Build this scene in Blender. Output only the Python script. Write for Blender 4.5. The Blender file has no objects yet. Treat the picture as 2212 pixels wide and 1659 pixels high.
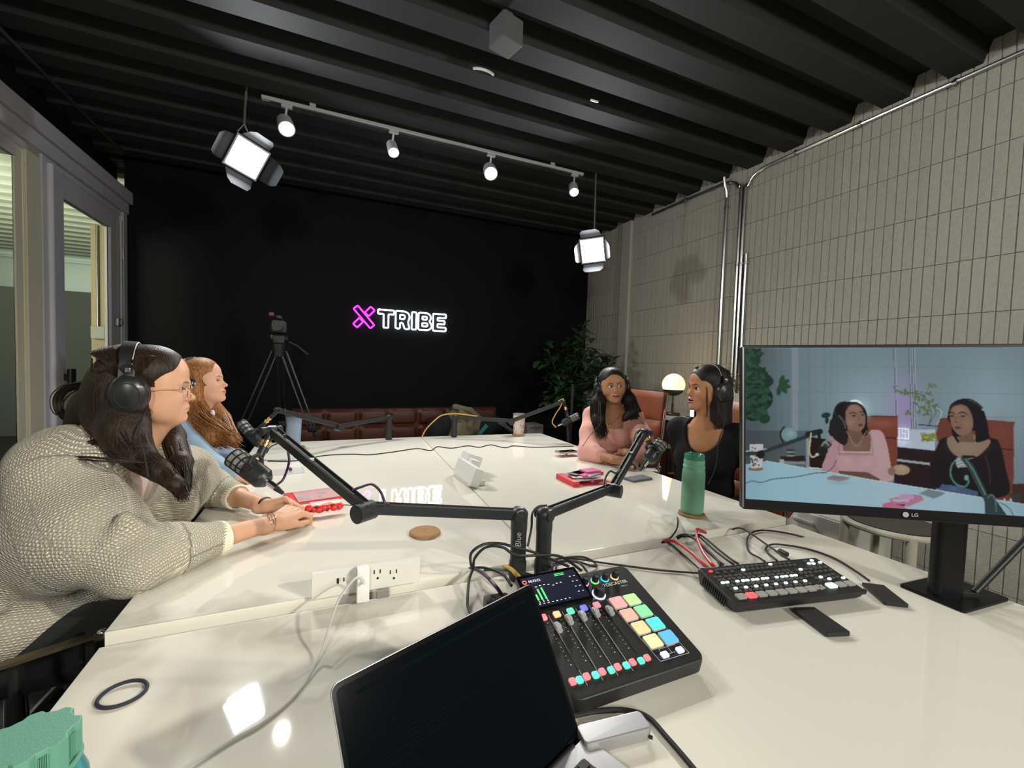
import bpy, bmesh, math, random
import numpy as np
from mathutils import Vector, Matrix, Euler
random.seed(7); np.random.seed(7)
SC = bpy.context.scene
COL = SC.collection
PI = math.pi

# ------------------------------------------------------------------ camera
FW, FH, FPX = 2212.0, 1659.0, 931.0
CAM = np.array([0.0, 0.0, 1.32])
def _axes():
    cx, cy = FW/2, FH/2
    y = np.array([702-cx, -(776-cy), -FPX]); y /= np.linalg.norm(y)
    x = np.array([3247-cx, -(858-cy), -FPX]); x -= y*(x@y); x /= np.linalg.norm(x)
    return np.array([x, y, np.cross(x, y)])
RC = _axes()                                   # world = RC @ camera direction
cd = bpy.data.cameras.new('camera'); camo = bpy.data.objects.new('camera', cd); COL.objects.link(camo)
cd.sensor_fit = 'HORIZONTAL'; cd.sensor_width = 36.0; cd.lens = 36.0*FPX/FW
cd.clip_start = 0.02; cd.clip_end = 60
camo.matrix_world = Matrix.Translation(CAM.tolist()) @ Matrix(RC.tolist()).to_4x4()
SC.camera = camo
def ray(u, v): return RC @ np.array([(u-FW/2)/FPX, -(v-FH/2)/FPX, -1.0])
def atz(u, v, z): d = ray(u, v); return CAM + d*((z-CAM[2])/d[2])       # photo point -> place on a horizontal plane
def atx(u, v, x): d = ray(u, v); return CAM + d*((x-CAM[0])/d[0])
def aty(u, v, y): d = ray(u, v); return CAM + d*((y-CAM[1])/d[1])
def atd(u, v, dep): return CAM + ray(u, v)*dep

# ------------------------------------------------------------------ world and colour
W = bpy.data.worlds.new('world'); SC.world = W; W.use_nodes = True
W.node_tree.nodes['Background'].inputs[0].default_value = (0.80, 0.86, 1.0, 1)
W.node_tree.nodes['Background'].inputs[1].default_value = 0.012
SC.view_settings.view_transform = 'Standard'
SC.view_settings.look = 'None'
SC.view_settings.exposure = 0.0
SC.view_settings.gamma = 1.0
SC.view_settings.use_curve_mapping = False
SC.cycles.max_bounces = 7; SC.cycles.diffuse_bounces = 3; SC.cycles.glossy_bounces = 3
SC.cycles.transmission_bounces = 6; SC.cycles.transparent_max_bounces = 8
SC.cycles.caustics_reflective = False; SC.cycles.caustics_refractive = False
SC.cycles.sample_clamp_indirect = 4.0

def light(kind, name, loc, aim, energy, color=(1, 1, 1), size=0.2, size_y=None, spot=None, blend=0.4, parent=None):
    l = bpy.data.lights.new(name, kind); l.energy = energy; l.color = color
    if kind == 'AREA':
        l.size = size
        if size_y: l.shape = 'RECTANGLE'; l.size_y = size_y
    else: l.shadow_soft_size = size
    if spot: l.spot_size = spot; l.spot_blend = blend
    o = bpy.data.objects.new(name, l); COL.objects.link(o)
    d = Vector(aim) - Vector(loc)
    o.location = loc; o.rotation_euler = d.to_track_quat('-Z', 'Y').to_euler()
    return o

# two LED panels hung at the far end, four spots on the track, added fill lamps behind the camera
PANEL_L = np.array([-0.515, 3.557, 2.700]); PANEL_R = np.array([2.31, 3.50, 2.43])
AIM_L = np.array([0.75, 1.2, 0.9]); AIM_R = np.array([0.25, 1.3, 0.85])
def off(p, a, d=0.05): v = np.array(a)-np.array(p); return (np.array(p)+v/np.linalg.norm(v)*d).tolist()
light('AREA', 'panel_light', off(PANEL_L, AIM_L), AIM_L, 32, (0.93, 0.97, 1.0), 0.19, 0.19)
light('AREA', 'panel_light', off(PANEL_R, AIM_R), AIM_R, 32, (0.93, 0.97, 1.0), 0.19, 0.19)
TRACK = [((619, 277), (0.3, 1.6, 0.7)), ((850, 328), (0.75, 1.9, 0.7)), ((1060, 374), (0.9, 1.2, 0.7)), ((1240, 414), (1.5, 1.9, 0.8))]
TRACK_Y = 3.50
SPOTS = [(aty(u, v, TRACK_Y), np.array(a)) for (u, v), a in TRACK]
for k, (p, a) in enumerate(SPOTS):
    light('SPOT', 'track_spot', off(p, a, 0.045), a, [80, 20, 85, 55][k], (1.0, 0.93, 0.82), 0.035, spot=1.5, blend=0.6)
# fill added behind the camera to light the near people and the wall
FILL_PANELS = [((1.95, -2.1, 2.25), (-0.85, 1.8, 1.0), 46), ((-0.75, -2.1, 2.35), (3.2, 2.2, 1.6), 44)]
for k, (p, a, e) in enumerate(FILL_PANELS):
    light('AREA', 'rear_fill_panel', off(p, a, 0.05), a, e, (1.0, 0.95, 0.83), 0.40, 0.40)
FILL_SPOTS = [((2.3, -1.0, 3.0), (3.4, 1.2, 1.6), 38, 2.0), ((2.2, -1.6, 2.6), (-0.75, 1.55, 0.9), 420, .62)]
for k, (p, a, e, w) in enumerate(FILL_SPOTS):
    light('SPOT', 'rear_fill_spot', off(p, a, 0.06), a, e, (1.0, 0.93, 0.80), 0.06, spot=w, blend=1.0)

# ------------------------------------------------------------------ materials
MATS = {}
def mat(name, color=(0.5, 0.5, 0.5), rough=0.5, metal=0.0, emis=None, estr=0.0, spec=0.5, trans=0.0, ior=1.45,
        alpha=1.0, coat=0.0, bump=None, noise=None, vcol=None, sheen=0.0, sss=0.0):
    """bump=(scale,strength[,detail]); noise=(scale,dark factor) mottles the base colour; vcol = colour attribute"""
    if name in MATS: return MATS[name]
    m = bpy.data.materials.new(name); m.use_nodes = True
    nt = m.node_tree; b = nt.nodes['Principled BSDF']
    b.inputs['Base Color'].default_value = (*color, 1); b.inputs['Roughness'].default_value = rough
    b.inputs['Metallic'].default_value = metal; b.inputs['IOR'].default_value = ior
    b.inputs['Specular IOR Level'].default_value = spec
    b.inputs['Transmission Weight'].default_value = trans; b.inputs['Alpha'].default_value = alpha
    b.inputs['Coat Weight'].default_value = coat; b.inputs['Sheen Weight'].default_value = sheen
    if sss: b.inputs['Subsurface Weight'].default_value = sss; b.inputs['Subsurface Radius'].default_value = (0.012, 0.005, 0.003)
    if emis: b.inputs['Emission Color'].default_value = (*emis, 1); b.inputs['Emission Strength'].default_value = estr
    tc = nt.nodes.new('ShaderNodeTexCoord')
    src = None
    if vcol:
        a = nt.nodes.new('ShaderNodeVertexColor'); a.layer_name = vcol; src = a.outputs['Color']
    if noise:
        n = nt.nodes.new('ShaderNodeTexNoise'); n.inputs['Scale'].default_value = noise[0]; n.inputs['Detail'].default_value = 4
        nt.links.new(tc.outputs['Object'], n.inputs['Vector'])
        mx = nt.nodes.new('ShaderNodeMixRGB'); mx.blend_type = 'MIX'
        nt.links.new(n.outputs['Fac'], mx.inputs[0])
        if src:
            mu = nt.nodes.new('ShaderNodeMixRGB'); mu.blend_type = 'MULTIPLY'; mu.inputs[0].default_value = 1
            nt.links.new(src, mu.inputs[1]); mu.inputs[2].default_value = (noise[1],)*3 + (1,)
            nt.links.new(mu.outputs[0], mx.inputs[1]); nt.links.new(src, mx.inputs[2])
        else:
            mx.inputs[1].default_value = tuple(c*noise[1] for c in color) + (1,); mx.inputs[2].default_value = (*color, 1)
        src = mx.outputs[0]
    if src: nt.links.new(src, b.inputs['Base Color'])
    if bump:
        n = nt.nodes.new('ShaderNodeTexNoise'); n.inputs['Scale'].default_value = bump[0]; n.inputs['Detail'].default_value = bump[2] if len(bump) > 2 else 3
        nt.links.new(tc.outputs['Object'], n.inputs['Vector'])
        bp = nt.nodes.new('ShaderNodeBump'); bp.inputs['Strength'].default_value = bump[1]; bp.inputs['Distance'].default_value = 0.004
        nt.links.new(n.outputs['Fac'], bp.inputs['Height']); nt.links.new(bp.outputs[0], b.inputs['Normal'])
    MATS[name] = m
    return m

# ------------------------------------------------------------------ mesh builder
class MB:
    def __init__(s): s.v = []; s.f = []
    def add(s, vs, fs, M=None):
        n = len(s.v)
        if M is not None: vs = [tuple(M @ Vector(v)) for v in vs]
        s.v += [tuple(map(float, v)) for v in vs]; s.f += [tuple(i+n for i in f) for f in fs]
        return s
    def box(s, c, d, rot=None, bev=0.0, seg=2):
        M = Matrix.Translation(Vector(c)) @ (rot.to_4x4() if rot is not None else Matrix())
        x, y, z = d[0]/2, d[1]/2, d[2]/2
        if bev > 0:
            bm = bmesh.new(); bmesh.ops.create_cube(bm, size=1)
            for v in bm.verts: v.co = Vector((v.co.x*d[0], v.co.y*d[1], v.co.z*d[2]))
            bmesh.ops.bevel(bm, geom=bm.edges[:], offset=min(bev, 0.49*min(d)), segments=seg, affect='EDGES', profile=0.5)
            return s.bm(bm, M)
        vs = [(sx*x, sy*y, sz*z) for sz in (-1, 1) for sy in (-1, 1) for sx in (-1, 1)]
        return s.add(vs, [(0, 2, 3, 1), (4, 5, 7, 6), (0, 1, 5, 4), (2, 6, 7, 3), (0, 4, 6, 2), (1, 3, 7, 5)], M)
    def bm(s, bm, M=None):
        bm.verts.ensure_lookup_table(); bm.verts.index_update()
        s.add([tuple(v.co) for v in bm.verts], [tuple(v.index for v in f.verts) for f in bm.faces], M); bm.free(); return s
    def rbox(s, c, d, r, rot=None, seg=6, bev=0.0):
        """slab with rounded corners in plan (r), optional small bevel of the rims"""
        pts = rrect(d[0], d[1], r, seg)
        M = Matrix.Translation(Vector(c)) @ (rot.to_4x4() if rot is not None else Matrix())
        return s.prism(pts, -d[2]/2, d[2]/2, M, bev)
    def prism(s, pts, z0, z1, M=None, bev=0.0):
        n = len(pts)
        if bev > 0:
            cx = sum(p[0] for p in pts)/n; cy = sum(p[1] for p in pts)/n
            def sh(t):
                o = []
                for i in range(n):
                    a = Vector(pts[i-1]); b = Vector(pts[i]); c = Vector(pts[(i+1) % n])
                    e1 = (b-a).normalized() if (b-a).length > 1e-9 else Vector((0, 0)); e2 = (c-b).normalized() if (c-b).length > 1e-9 else e1
                    nn = Vector((-(e1.y+e2.y), e1.x+e2.x)); nn = nn.normalized() if nn.length > 1e-9 else Vector((0, 0))
                    o.append((b.x+nn.x*t, b.y+nn.y*t))
                return o
            rings = [(sh(bev), z0), (sh(bev*.3), z0+bev*.3), (pts, z0+bev), (pts, z1-bev), (sh(bev*.3), z1-bev*.3), (sh(bev), z1)]
        else: rings = [(pts, z0), (pts, z1)]
        vs = [(p[0], p[1], z) for r, z in rings for p in r]; k = len(rings)
        fs = [tuple(reversed(range(n))), tuple(range((k-1)*n, k*n))]
        for j in range(k-1):
            for i in range(n): fs.append((j*n+i, j*n+(i+1) % n, (j+1)*n+(i+1) % n, (j+1)*n+i))
        return s.add(vs, fs, M)
    def lathe(s, prof, seg=32, M=None, caps=True):
        vs = []; fs = []; k = len(prof)
        for r, z in prof:
            for i in range(seg): a = 2*PI*i/seg; vs.append((r*math.cos(a), r*math.sin(a), z))
        for j in range(k-1):
            for i in range(seg): fs.append((j*seg+i, j*seg+(i+1) % seg, (j+1)*seg+(i+1) % seg, (j+1)*seg+i))
        if caps:
            if prof[0][0] > 1e-6: fs.append(tuple(reversed(range(seg))))
            if prof[-1][0] > 1e-6: fs.append(tuple(range((k-1)*seg, k*seg)))
        return s.add(vs, fs, M)
    def cyl(s, a, b, r, r2=None, seg=16):
        a = Vector(a); b = Vector(b); d = b-a; r2 = r if r2 is None else r2
        M = Matrix.Translation(a) @ d.to_track_quat('Z', 'Y').to_matrix().to_4x4()
        return s.lathe([(r, 0), (r2, d.length)], seg, M)
    def sphere(s, c, r, seg=20, rings=12, sc=(1, 1, 1), rot=None):
        prof = [(max(1e-7, math.sin(PI*i/rings)), -math.cos(PI*i/rings)) for i in range(rings+1)]
        M = Matrix.Translation(Vector(c)) @ (rot.to_4x4() if rot is not None else Matrix()) @ Matrix.Diagonal((r*sc[0], r*sc[1], r*sc[2], 1))
        return s.lathe(prof, seg, M, caps=False)
    def tube(s, pts, r, seg=8, caps=True, flat=1.0, closed=False):
        pts = [Vector(p) for p in pts]; n = len(pts)
        rs = r if hasattr(r, '__len__') else [r]*n
        t0 = (pts[1]-pts[0]).normalized()
        up = Vector((0, 0, 1)) if abs(t0.z) < 0.9 else Vector((1, 0, 0))
        nrm = (up - t0*up.dot(t0)).normalized(); vs = []; fs = []
        for i, p in enumerate(pts):
            t = (pts[(i+1) % n]-pts[i-1]).normalized() if closed else (pts[min(i+1, n-1)]-pts[max(i-1, 0)]).normalized()
            nrm = (nrm - t*nrm.dot(t));  nrm = nrm.normalized() if nrm.length > 1e-6 else t.orthogonal().normalized()
            bi = t.cross(nrm)
            for k in range(seg):
                a = 2*PI*k/seg; vs.append(tuple(p + (nrm*math.cos(a)*flat + bi*math.sin(a))*rs[i]))
        m = n if closed else n-1
        for i in range(m):
            j = (i+1) % n
            for k in range(seg): fs.append((i*seg+k, i*seg+(k+1) % seg, j*seg+(k+1) % seg, j*seg+k))
        if caps and not closed: fs += [tuple(reversed(range(seg))), tuple(range((n-1)*seg, n*seg))]
        return s.add(vs, fs)
    def sweep(s, pts, prof, up=(0, 0, 1), caps=True):
        """sweep a closed 2-D profile (u sideways, v up) along a path"""
        pts = [Vector(p) for p in pts]; n = len(pts); m = len(prof); vs = []; fs = []; up = Vector(up)
        for i, p in enumerate(pts):
            t = (pts[min(i+1, n-1)]-pts[max(i-1, 0)]).normalized()
            sd = t.cross(up).normalized(); u2 = sd.cross(t)
            for a, b in prof: vs.append(tuple(p + sd*a + u2*b))
        for i in range(n-1):
            for k in range(m): fs.append((i*m+k, i*m+(k+1) % m, (i+1)*m+(k+1) % m, (i+1)*m+k))
        if caps: fs += [tuple(reversed(range(m))), tuple(range((n-1)*m, n*m))]
        return s.add(vs, fs)
    def build(s, name, m, parent=None, smooth=True, loc=None, angle=0.6):
        me = bpy.data.meshes.new(name); me.from_pydata(s.v, [], s.f); me.validate(); me.update()
        return link(name, me, m, parent, smooth, loc, angle)
def link(name, me, m, parent=None, smooth=True, loc=None, angle=0.6):
    bm = bmesh.new(); bm.from_mesh(me); bmesh.ops.recalc_face_normals(bm, faces=bm.faces)
    if smooth:
        for f in bm.faces: f.smooth = True
        for e in bm.edges:
            if len(e.link_faces) == 2 and e.calc_face_angle(0) > angle: e.smooth = False
    bm.to_mesh(me); bm.free()
    if m is not None: me.materials.append(m)
    o = bpy.data.objects.new(name, me); COL.objects.link(o)
    if smooth: w = o.modifiers.new('weighted_normal', 'WEIGHTED_NORMAL'); w.keep_sharp = True; w.weight = 100
    if parent is not None:
        o.parent = parent
        bpy.context.view_layer.update()
        o.matrix_parent_inverse = parent.matrix_world.inverted()      # vertices are given in world space
    if loc is not None: o.location = loc
    return o
def rrect(w, h, r, seg=6):
    pts = []
    for cx, cy, a0 in ((w/2-r, h/2-r, 0), (-w/2+r, h/2-r, PI/2), (-w/2+r, -h/2+r, PI), (w/2-r, -h/2+r, 1.5*PI)):
        for i in range(seg+1): a = a0+PI/2*i/seg; pts.append((cx+r*math.cos(a), cy+r*math.sin(a)))
    return pts
def spline(pts, n=8):
    P = [np.array(p, float) for p in pts]; P = [2*P[0]-P[1]]+P+[2*P[-1]-P[-2]]; out = []
    for i in range(1, len(P)-2):
        for k in range(n):
            t = k/n
            out.append(tuple(0.5*((2*P[i])+(-P[i-1]+P[i+1])*t+(2*P[i-1]-5*P[i]+4*P[i+1]-P[i+2])*t*t+(-P[i-1]+3*P[i]-3*P[i+1]+P[i+2])*t**3)))
    out.append(tuple(P[-2])); return out
def tag(o, label=None, cat=None, group=None, kind=None):
    if label: o['label'] = label
    if cat: o['category'] = cat
    if group: o['group'] = group
    if kind: o['kind'] = kind
    return o
def thing(name, loc, label, cat, group=None):
    o = bpy.data.objects.new(name, None); COL.objects.link(o); o.location = [float(c) for c in loc]; o.empty_display_size = 0.05
    bpy.context.view_layer.update()
    return tag(o, label, cat, group)
def frame(origin, xdir, up=(0, 0, 1)):
    """matrix with x along xdir, z along up (orthogonalised), placed at origin"""
    z = Vector(up).normalized(); x = Vector(xdir); x = (x - z*x.dot(z)).normalized(); y = z.cross(x)
    M = Matrix((x, y, z)).transposed().to_4x4(); M.translation = Vector(origin); return M
def text_mesh(txt, size, depth=0.0, bold=False, align='CENTER'):
    c = bpy.data.curves.new('t', 'FONT'); c.body = txt; c.size = size; c.extrude = depth; c.align_x = align; c.align_y = 'CENTER'
    if bold: c.offset = size*0.02
    o = bpy.data.objects.new('t', c); COL.objects.link(o); bpy.context.view_layer.update()
    me = o.to_mesh(); vs = [tuple(v.co) for v in me.vertices]; fs = [tuple(p.vertices) for p in me.polygons]
    o.to_mesh_clear(); bpy.data.objects.remove(o); bpy.data.curves.remove(c)
    return vs, fs

# ------------------------------------------------------------------ organic surfaces: smooth union of tapered shapes, meshed once
def smin(a, b, k):
    h = np.clip(0.5+0.5*(b-a)/k, 0, 1); return b*(1-h)+a*h - k*h*(1-h)
class Sdf:
    def __init__(s): s.ops = []; s.M = np.eye(3); s.T = np.zeros(3); s.sc = 1.0
    def frame(s, M=None, T=None, sc=1.0):
        s.M = np.eye(3) if M is None else np.array(M, float); s.T = np.zeros(3) if T is None else np.array(T, float); s.sc = sc
    def W(s, p): return s.M @ (np.array(p, float)*s.sc) + s.T
    def cap(s, a, b, r1, r2=None, k=0.012, sub=False):
        r2 = r1 if r2 is None else r2; A = s.W(a); B = s.W(b); r1 *= s.sc; r2 *= s.sc; k *= s.sc
        lo = np.minimum(A-r1, B-r2)-k*1.5; hi = np.maximum(A+r1, B+r2)+k*1.5
        ab = B-A; L = max(ab@ab, 1e-12)
        def f(x, y, z):
            t = np.clip(((x-A[0])*ab[0]+(y-A[1])*ab[1]+(z-A[2])*ab[2])/L, 0, 1)
            return np.sqrt((x-A[0]-ab[0]*t)**2+(y-A[1]-ab[1]*t)**2+(z-A[2]-ab[2]*t)**2)-(r1+(r2-r1)*t)
        s.ops.append((f, lo, hi, k, sub)); return s
    def chain(s, pts, rs, k=0.012):
        for i in range(len(pts)-1): s.cap(pts[i], pts[i+1], rs[i], rs[i+1], k)
        return s
    def ell(s, c, r, k=0.012, sub=False, R=None):
        Cw = s.W(c); Mi = (s.M @ (np.eye(3) if R is None else np.array(R))).T; r = np.array(r, float)*s.sc; k *= s.sc
        e = np.abs(Mi.T) @ r; lo = Cw-e-k*1.5; hi = Cw+e+k*1.5; rm = float(min(r))
        def f(x, y, z):
            x = x-Cw[0]; y = y-Cw[1]; z = z-Cw[2]
            p = [Mi[i, 0]*x+Mi[i, 1]*y+Mi[i, 2]*z for i in range(3)]
            k0 = np.sqrt(sum((p[i]/r[i])**2 for i in range(3)))+1e-9; k1 = np.sqrt(sum((p[i]/r[i]**2)**2 for i in range(3)))+1e-9
            return k0*(k0-1)/k1
        s.ops.append((f, lo, hi, k, sub)); return s
    def fn(s, f, lo, hi, k, sub=False):
        """f works in local coordinates (already scaled back); lo/hi local box"""
        M = s.M.copy(); T = s.T.copy(); sc = s.sc
        cs = np.array([s.W((x, y, z)) for x in (lo[0], hi[0]) for y in (lo[1], hi[1]) for z in (lo[2], hi[2])])
        def g(x, y, z):
            x = x-T[0]; y = y-T[1]; z = z-T[2]
            return f(*[(M[0, i]*x+M[1, i]*y+M[2, i]*z)/sc for i in range(3)])*sc
        s.ops.append((g, cs.min(0), cs.max(0), k*sc, sub)); return s
    def plane(s, p, n, k=0.004):
        """cut away everything on the side the normal points to"""
        P = s.W(p); N = s.M @ np.array(n, float); N = N/np.linalg.norm(N)
        s.ops.append((lambda x, y, z: -((x-P[0])*N[0]+(y-P[1])*N[1]+(z-P[2])*N[2]), None, None, k, True)); return s
    def eval_pts(s, P):
        x, y, z = P[:, 0], P[:, 1], P[:, 2]; D = np.full(len(P), 1.0)
        for f, lo, hi, k, sub in s.ops:
            if lo is None: m = np.ones(len(P), bool)
            else: m = (x > lo[0]) & (x < hi[0]) & (y > lo[1]) & (y < hi[1]) & (z > lo[2]) & (z < hi[2])
            if not m.any(): continue
            d = f(x[m], y[m], z[m]); D[m] = -smin(-D[m], d, k) if sub else smin(D[m], d, k)
        return D
    def mesh(s, res, fine=(), pad=0.01):
        los = np.array([o[1] for o in s.ops if o[1] is not None and not o[4]]); his = np.array([o[2] for o in s.ops if o[1] is not None and not o[4]])
        lo = los.min(0)-pad; hi = his.max(0)+pad; ax = []
        for a in range(3):
            x = lo[a]; L = [x]
            while x < hi[a]:
                h = res
                for f0, f1, fr in fine:
                    if f0[a]-fr < x < f1[a]: h = min(h, fr)
                x += h; L.append(x)
            ax.append(np.array(L, dtype=np.float32))
        X, Y, Z = ax; D = np.full((len(X), len(Y), len(Z)), 1.0, dtype=np.float32)
        for f, l, h, k, sub in s.ops:
            if l is None: sl = [slice(None)]*3
            else: sl = [slice(max(0, np.searchsorted(ax[a], l[a])-1), np.searchsorted(ax[a], h[a])+1) for a in range(3)]
            x = X[sl[0]][:, None, None]; y = Y[sl[1]][None, :, None]; z = Z[sl[2]][None, None, :]
            if x.size == 0 or y.size == 0 or z.size == 0: continue
            d = f(x, y, z).astype(np.float32); V = D[sl[0], sl[1], sl[2]]
            D[sl[0], sl[1], sl[2]] = -smin(-V, d, k) if sub else smin(V, d, k)
        neg = D < 0; nx, ny, nz = D.shape
        c8 = [neg[i:nx-1+i, j:ny-1+j, l:nz-1+l] for i in (0, 1) for j in (0, 1) for l in (0, 1)]
        cnt = sum(c.astype(np.int8) for c in c8); act = (cnt > 0) & (cnt < 8)
        I, J, K = np.nonzero(act); idx = np.full(act.shape, -1, np.int64); idx[I, J, K] = np.arange(len(I))
        acc = np.zeros((len(I), 3)); num = np.zeros(len(I))
        for a in range(3):
            o1, o2 = [b for b in range(3) if b != a]
            for e1 in (0, 1):
                for e2 in (0, 1):
                    q0 = [I, J, K]; q0[o1] = q0[o1]+e1; q0[o2] = q0[o2]+e2; q1 = list(q0); q1[a] = q1[a]+1
                    d0 = D[tuple(q0)]; d1 = D[tuple(q1)]; m = (d0 < 0) != (d1 < 0)
                    t = np.where(m, d0/np.where(m, d0-d1, 1), 0)
                    P = np.stack([ax[b][q0[b]] for b in range(3)], 1).astype(float); P[:, a] += t*(ax[a][q1[a]]-ax[a][q0[a]])
                    acc += P*m[:, None]; num += m
        V = acc/num[:, None]; F = []
        for a in range(3):
            o1, o2 = [(1, 2), (2, 0), (0, 1)][a]
            s0 = [slice(None)]*3; s1 = [slice(None)]*3; s0[a] = slice(0, -1); s1[a] = slice(1, None)
            ch = neg[tuple(s0)] != neg[tuple(s1)]; q = list(np.nonzero(ch)); ok = (q[o1] > 0) & (q[o2] > 0) & (q[o1] < D.shape[o1]-1) & (q[o2] < D.shape[o2]-1)
            q = [b[ok] for b in q]; inside = neg[tuple(q)]; ids = []
            for d1, d2 in ((1, 1), (0, 1), (0, 0), (1, 0)):
                r = list(q); r[o1] = r[o1]-d1; r[o2] = r[o2]-d2; ids.append(idx[tuple(r)])
            f = np.stack(ids, 1); f[~inside] = f[~inside][:, ::-1]; F.append(f)
        F = np.concatenate(F)
        for it in range(2):
            e = 0.0006; d = s.eval_pts(V); G = np.stack([s.eval_pts(V+np.eye(3)[i]*e)-d for i in range(3)], 1)/e
            g2 = np.maximum((G**2).sum(1), 0.25); st = -(d/g2)[:, None]*G; ln = np.linalg.norm(st, axis=1)
            V = V + st*np.minimum(1, res*0.5/np.maximum(ln, 1e-9))[:, None]*0.9
        return V, F
def np_mesh(name, V, F, m, parent=None, color=None, attrs=None, smooth=True):
    me = bpy.data.meshes.new(name); n = len(F)
    me.vertices.add(len(V)); me.vertices.foreach_set('co', np.asarray(V, np.float32).ravel())
    me.loops.add(n*4); me.loops.foreach_set('vertex_index', np.asarray(F, np.int32).ravel())
    me.polygons.add(n); me.polygons.foreach_set('loop_start', np.arange(0, n*4, 4, dtype=np.int32))
    me.update(calc_edges=True); me.validate()
    if smooth: me.polygons.foreach_set('use_smooth', np.ones(len(me.polygons), bool))
    if color is not None:
        ca = me.color_attributes.new('Col', 'FLOAT_COLOR', 'POINT')
        ca.data.foreach_set('color', np.concatenate([color, np.ones((len(color), 1))], 1).astype(np.float32).ravel())
    for an, av in (attrs or {}).items():
        at = me.attributes.new(an, 'FLOAT_VECTOR', 'POINT'); at.data.foreach_set('vector', np.asarray(av, np.float32).ravel())
    me.materials.append(m)
    o = bpy.data.objects.new(name, me); COL.objects.link(o)
    if parent is not None:
        o.parent = parent; bpy.context.view_layer.update(); o.matrix_parent_inverse = parent.matrix_world.inverted()
    return o
def rot_ypr(yaw, pitch=0.0, roll=0.0):
    """columns = x (her left), y (face direction), z (up); yaw 0 faces +X, angles in degrees, pitch up positive"""
    y, p, r = np.radians([yaw, pitch, roll])
    f = np.array([math.cos(y)*math.cos(p), math.sin(y)*math.cos(p), math.sin(p)])
    l = np.array([-math.sin(y), math.cos(y), 0]); u = np.cross(f, l); u = u if u[2] > 0 else -u
    l2 = l*math.cos(r)+u*math.sin(r); u2 = u*math.cos(r)-l*math.sin(r)
    # right-handed frame: x = -left so that x cross y = z
    return np.stack([-l2, f, u2], 1)

# head in its own frame: x to her right, y forward, z up, origin between the ears at eye height
def head_ops(S, R, T, sc=1.0, o=None):
    o = o or {}; S.frame(R, T, sc)
    wide = o.get('wide', 1.0); jaw = o.get('jaw', 1.0); nose = o.get('nose', 1.0); chin = o.get('chin', 0.0); op = o.get('open', 0.0)
    smile = o.get('smile', 0.0); lip = o.get('lip', 1.0)
    S.ell((0, -.012, .040), (.073*wide, .092, .078), .02)
    S.ell((0, .036, .046), (.060*wide, .052, .052), .03)
    S.ell((0, .036, -.024), (.055*wide, .052, .070), .03)
    S.ell((0, .046, -.070), (.036*wide*jaw, .040, .031), .025)
    S.ell((0, .074, -.089+chin), (.015, .016, .013), .018)
    for s in (-1, 1):
        S.cap((s*.052*wide*jaw, .002, -.040), (s*.017, .064, -.086), .013, .012, .022)
        S.ell((s*.036*wide, .056, -.027+smile*.003), (.024, .025+.002*smile, .022), .016)
        S.ell((s*.052*wide, .038, .018), (.018, .026, .026), .02)
        S.ell((s*.050*wide, .030, -.020), (.020, .034, .034), .025)
    S.cap((-.040*wide, .0700, .021), (0, .0825, .0175), .0075, .0075, .014)
    S.cap((.040*wide, .0700, .021), (0, .0825, .0175), .0075, .0075, .014)
    for s in (-1, 1): S.ell((s*.030, .0915, .003), (.0165, .0145, .0105), .012, sub=True)
    for s in (-1, 1): S.ell((s*.030, .0655, .002), (.0155, .0140, .0135), .005)
    if o.get('full'):
        for s in (-1, 1): S.ell((s*.043, .034, -.056), (.024, .034, .034), .028)
    # nose
    S.cap((0, .0780, .012), (0, .0795+.0200*nose, -.0230), .0062, .0068, .010)
    S.ell((0, .0815+.0215*nose, -.0270), (.0078, .0082, .0074), .006)
    for s in (-1, 1): S.ell((s*.0102, .0800+.0118*nose, -.0300), (.0058, .0085, .0062), .005)
    for s in (-1, 1): S.ell((s*.0052, .0805+.0160*nose, -.0362), (.0027, .0045, .0024), .002, sub=True)
    # muzzle and lips
    S.ell((0, .0740, -.0560), (.0275, .0185, .0200), .014)
    zc = -.0575; cw = .0262+.003*smile; cz = .0035*smile
    g = op*.0042
    S.chain([(-cw, .0800, zc+cz), (-.010, .0895, zc+.0038+g), (0, .0905, zc+.0026+g), (.010, .0895, zc+.0038+g), (cw, .0800, zc+cz)], [.0022, .0052*lip, .0046*lip, .0052*lip, .0022], .0035)
    S.chain([(-cw*.92, .0800, zc-.001+cz), (-.009, .0875, zc-.0056-g), (.009, .0875, zc-.0056-g), (cw*.92, .0800, zc-.001+cz)], [.0022, .0062*lip, .0062*lip, .0022], .0035)
    S.ell((0, .0940, -.0745), (.016, .0075, .0045), .006, sub=True)
    if op > 0: S.ell((0, .0900, zc-.0008), (.0190, .0160, .0014+g*1.15), .0015, sub=True)
    else: S.chain([(-cw, .0845, zc-.0002+cz), (-.010, .0950, zc-.0006), (.010, .0950, zc-.0006), (cw, .0845, zc-.0002+cz)], [.0008, .0010, .0010, .0008]) if False else None
    # lids: almond openings
    lid = o.get('lid', 1.0)
    for s in (-1, 1):
        def alm(x, y, z, s=s):
            X = (x-s*.0300); Z = z-.0018-0.06*X*s
            up = .0066*lid; dn = .0048*lid; w = .0152
            tp = up*(1-(X/w)**2); bt = -dn*(1-(X/w)**2)
            return np.maximum(np.maximum(Z-tp, bt-Z), .069-y)
        S.fn(alm, (s*.030-.018, .066, -.010), (s*.030+.018, .095, .014), .0008, sub=True)
    # ears
    for s in (-1, 1):
        S.ell((s*.074*wide, -.006, -.010), (.0075, .0165, .0290), .008)
        S.ell((s*.0815*wide, -.002, -.008), (.0045, .0090, .0180), .004, sub=True)
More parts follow.
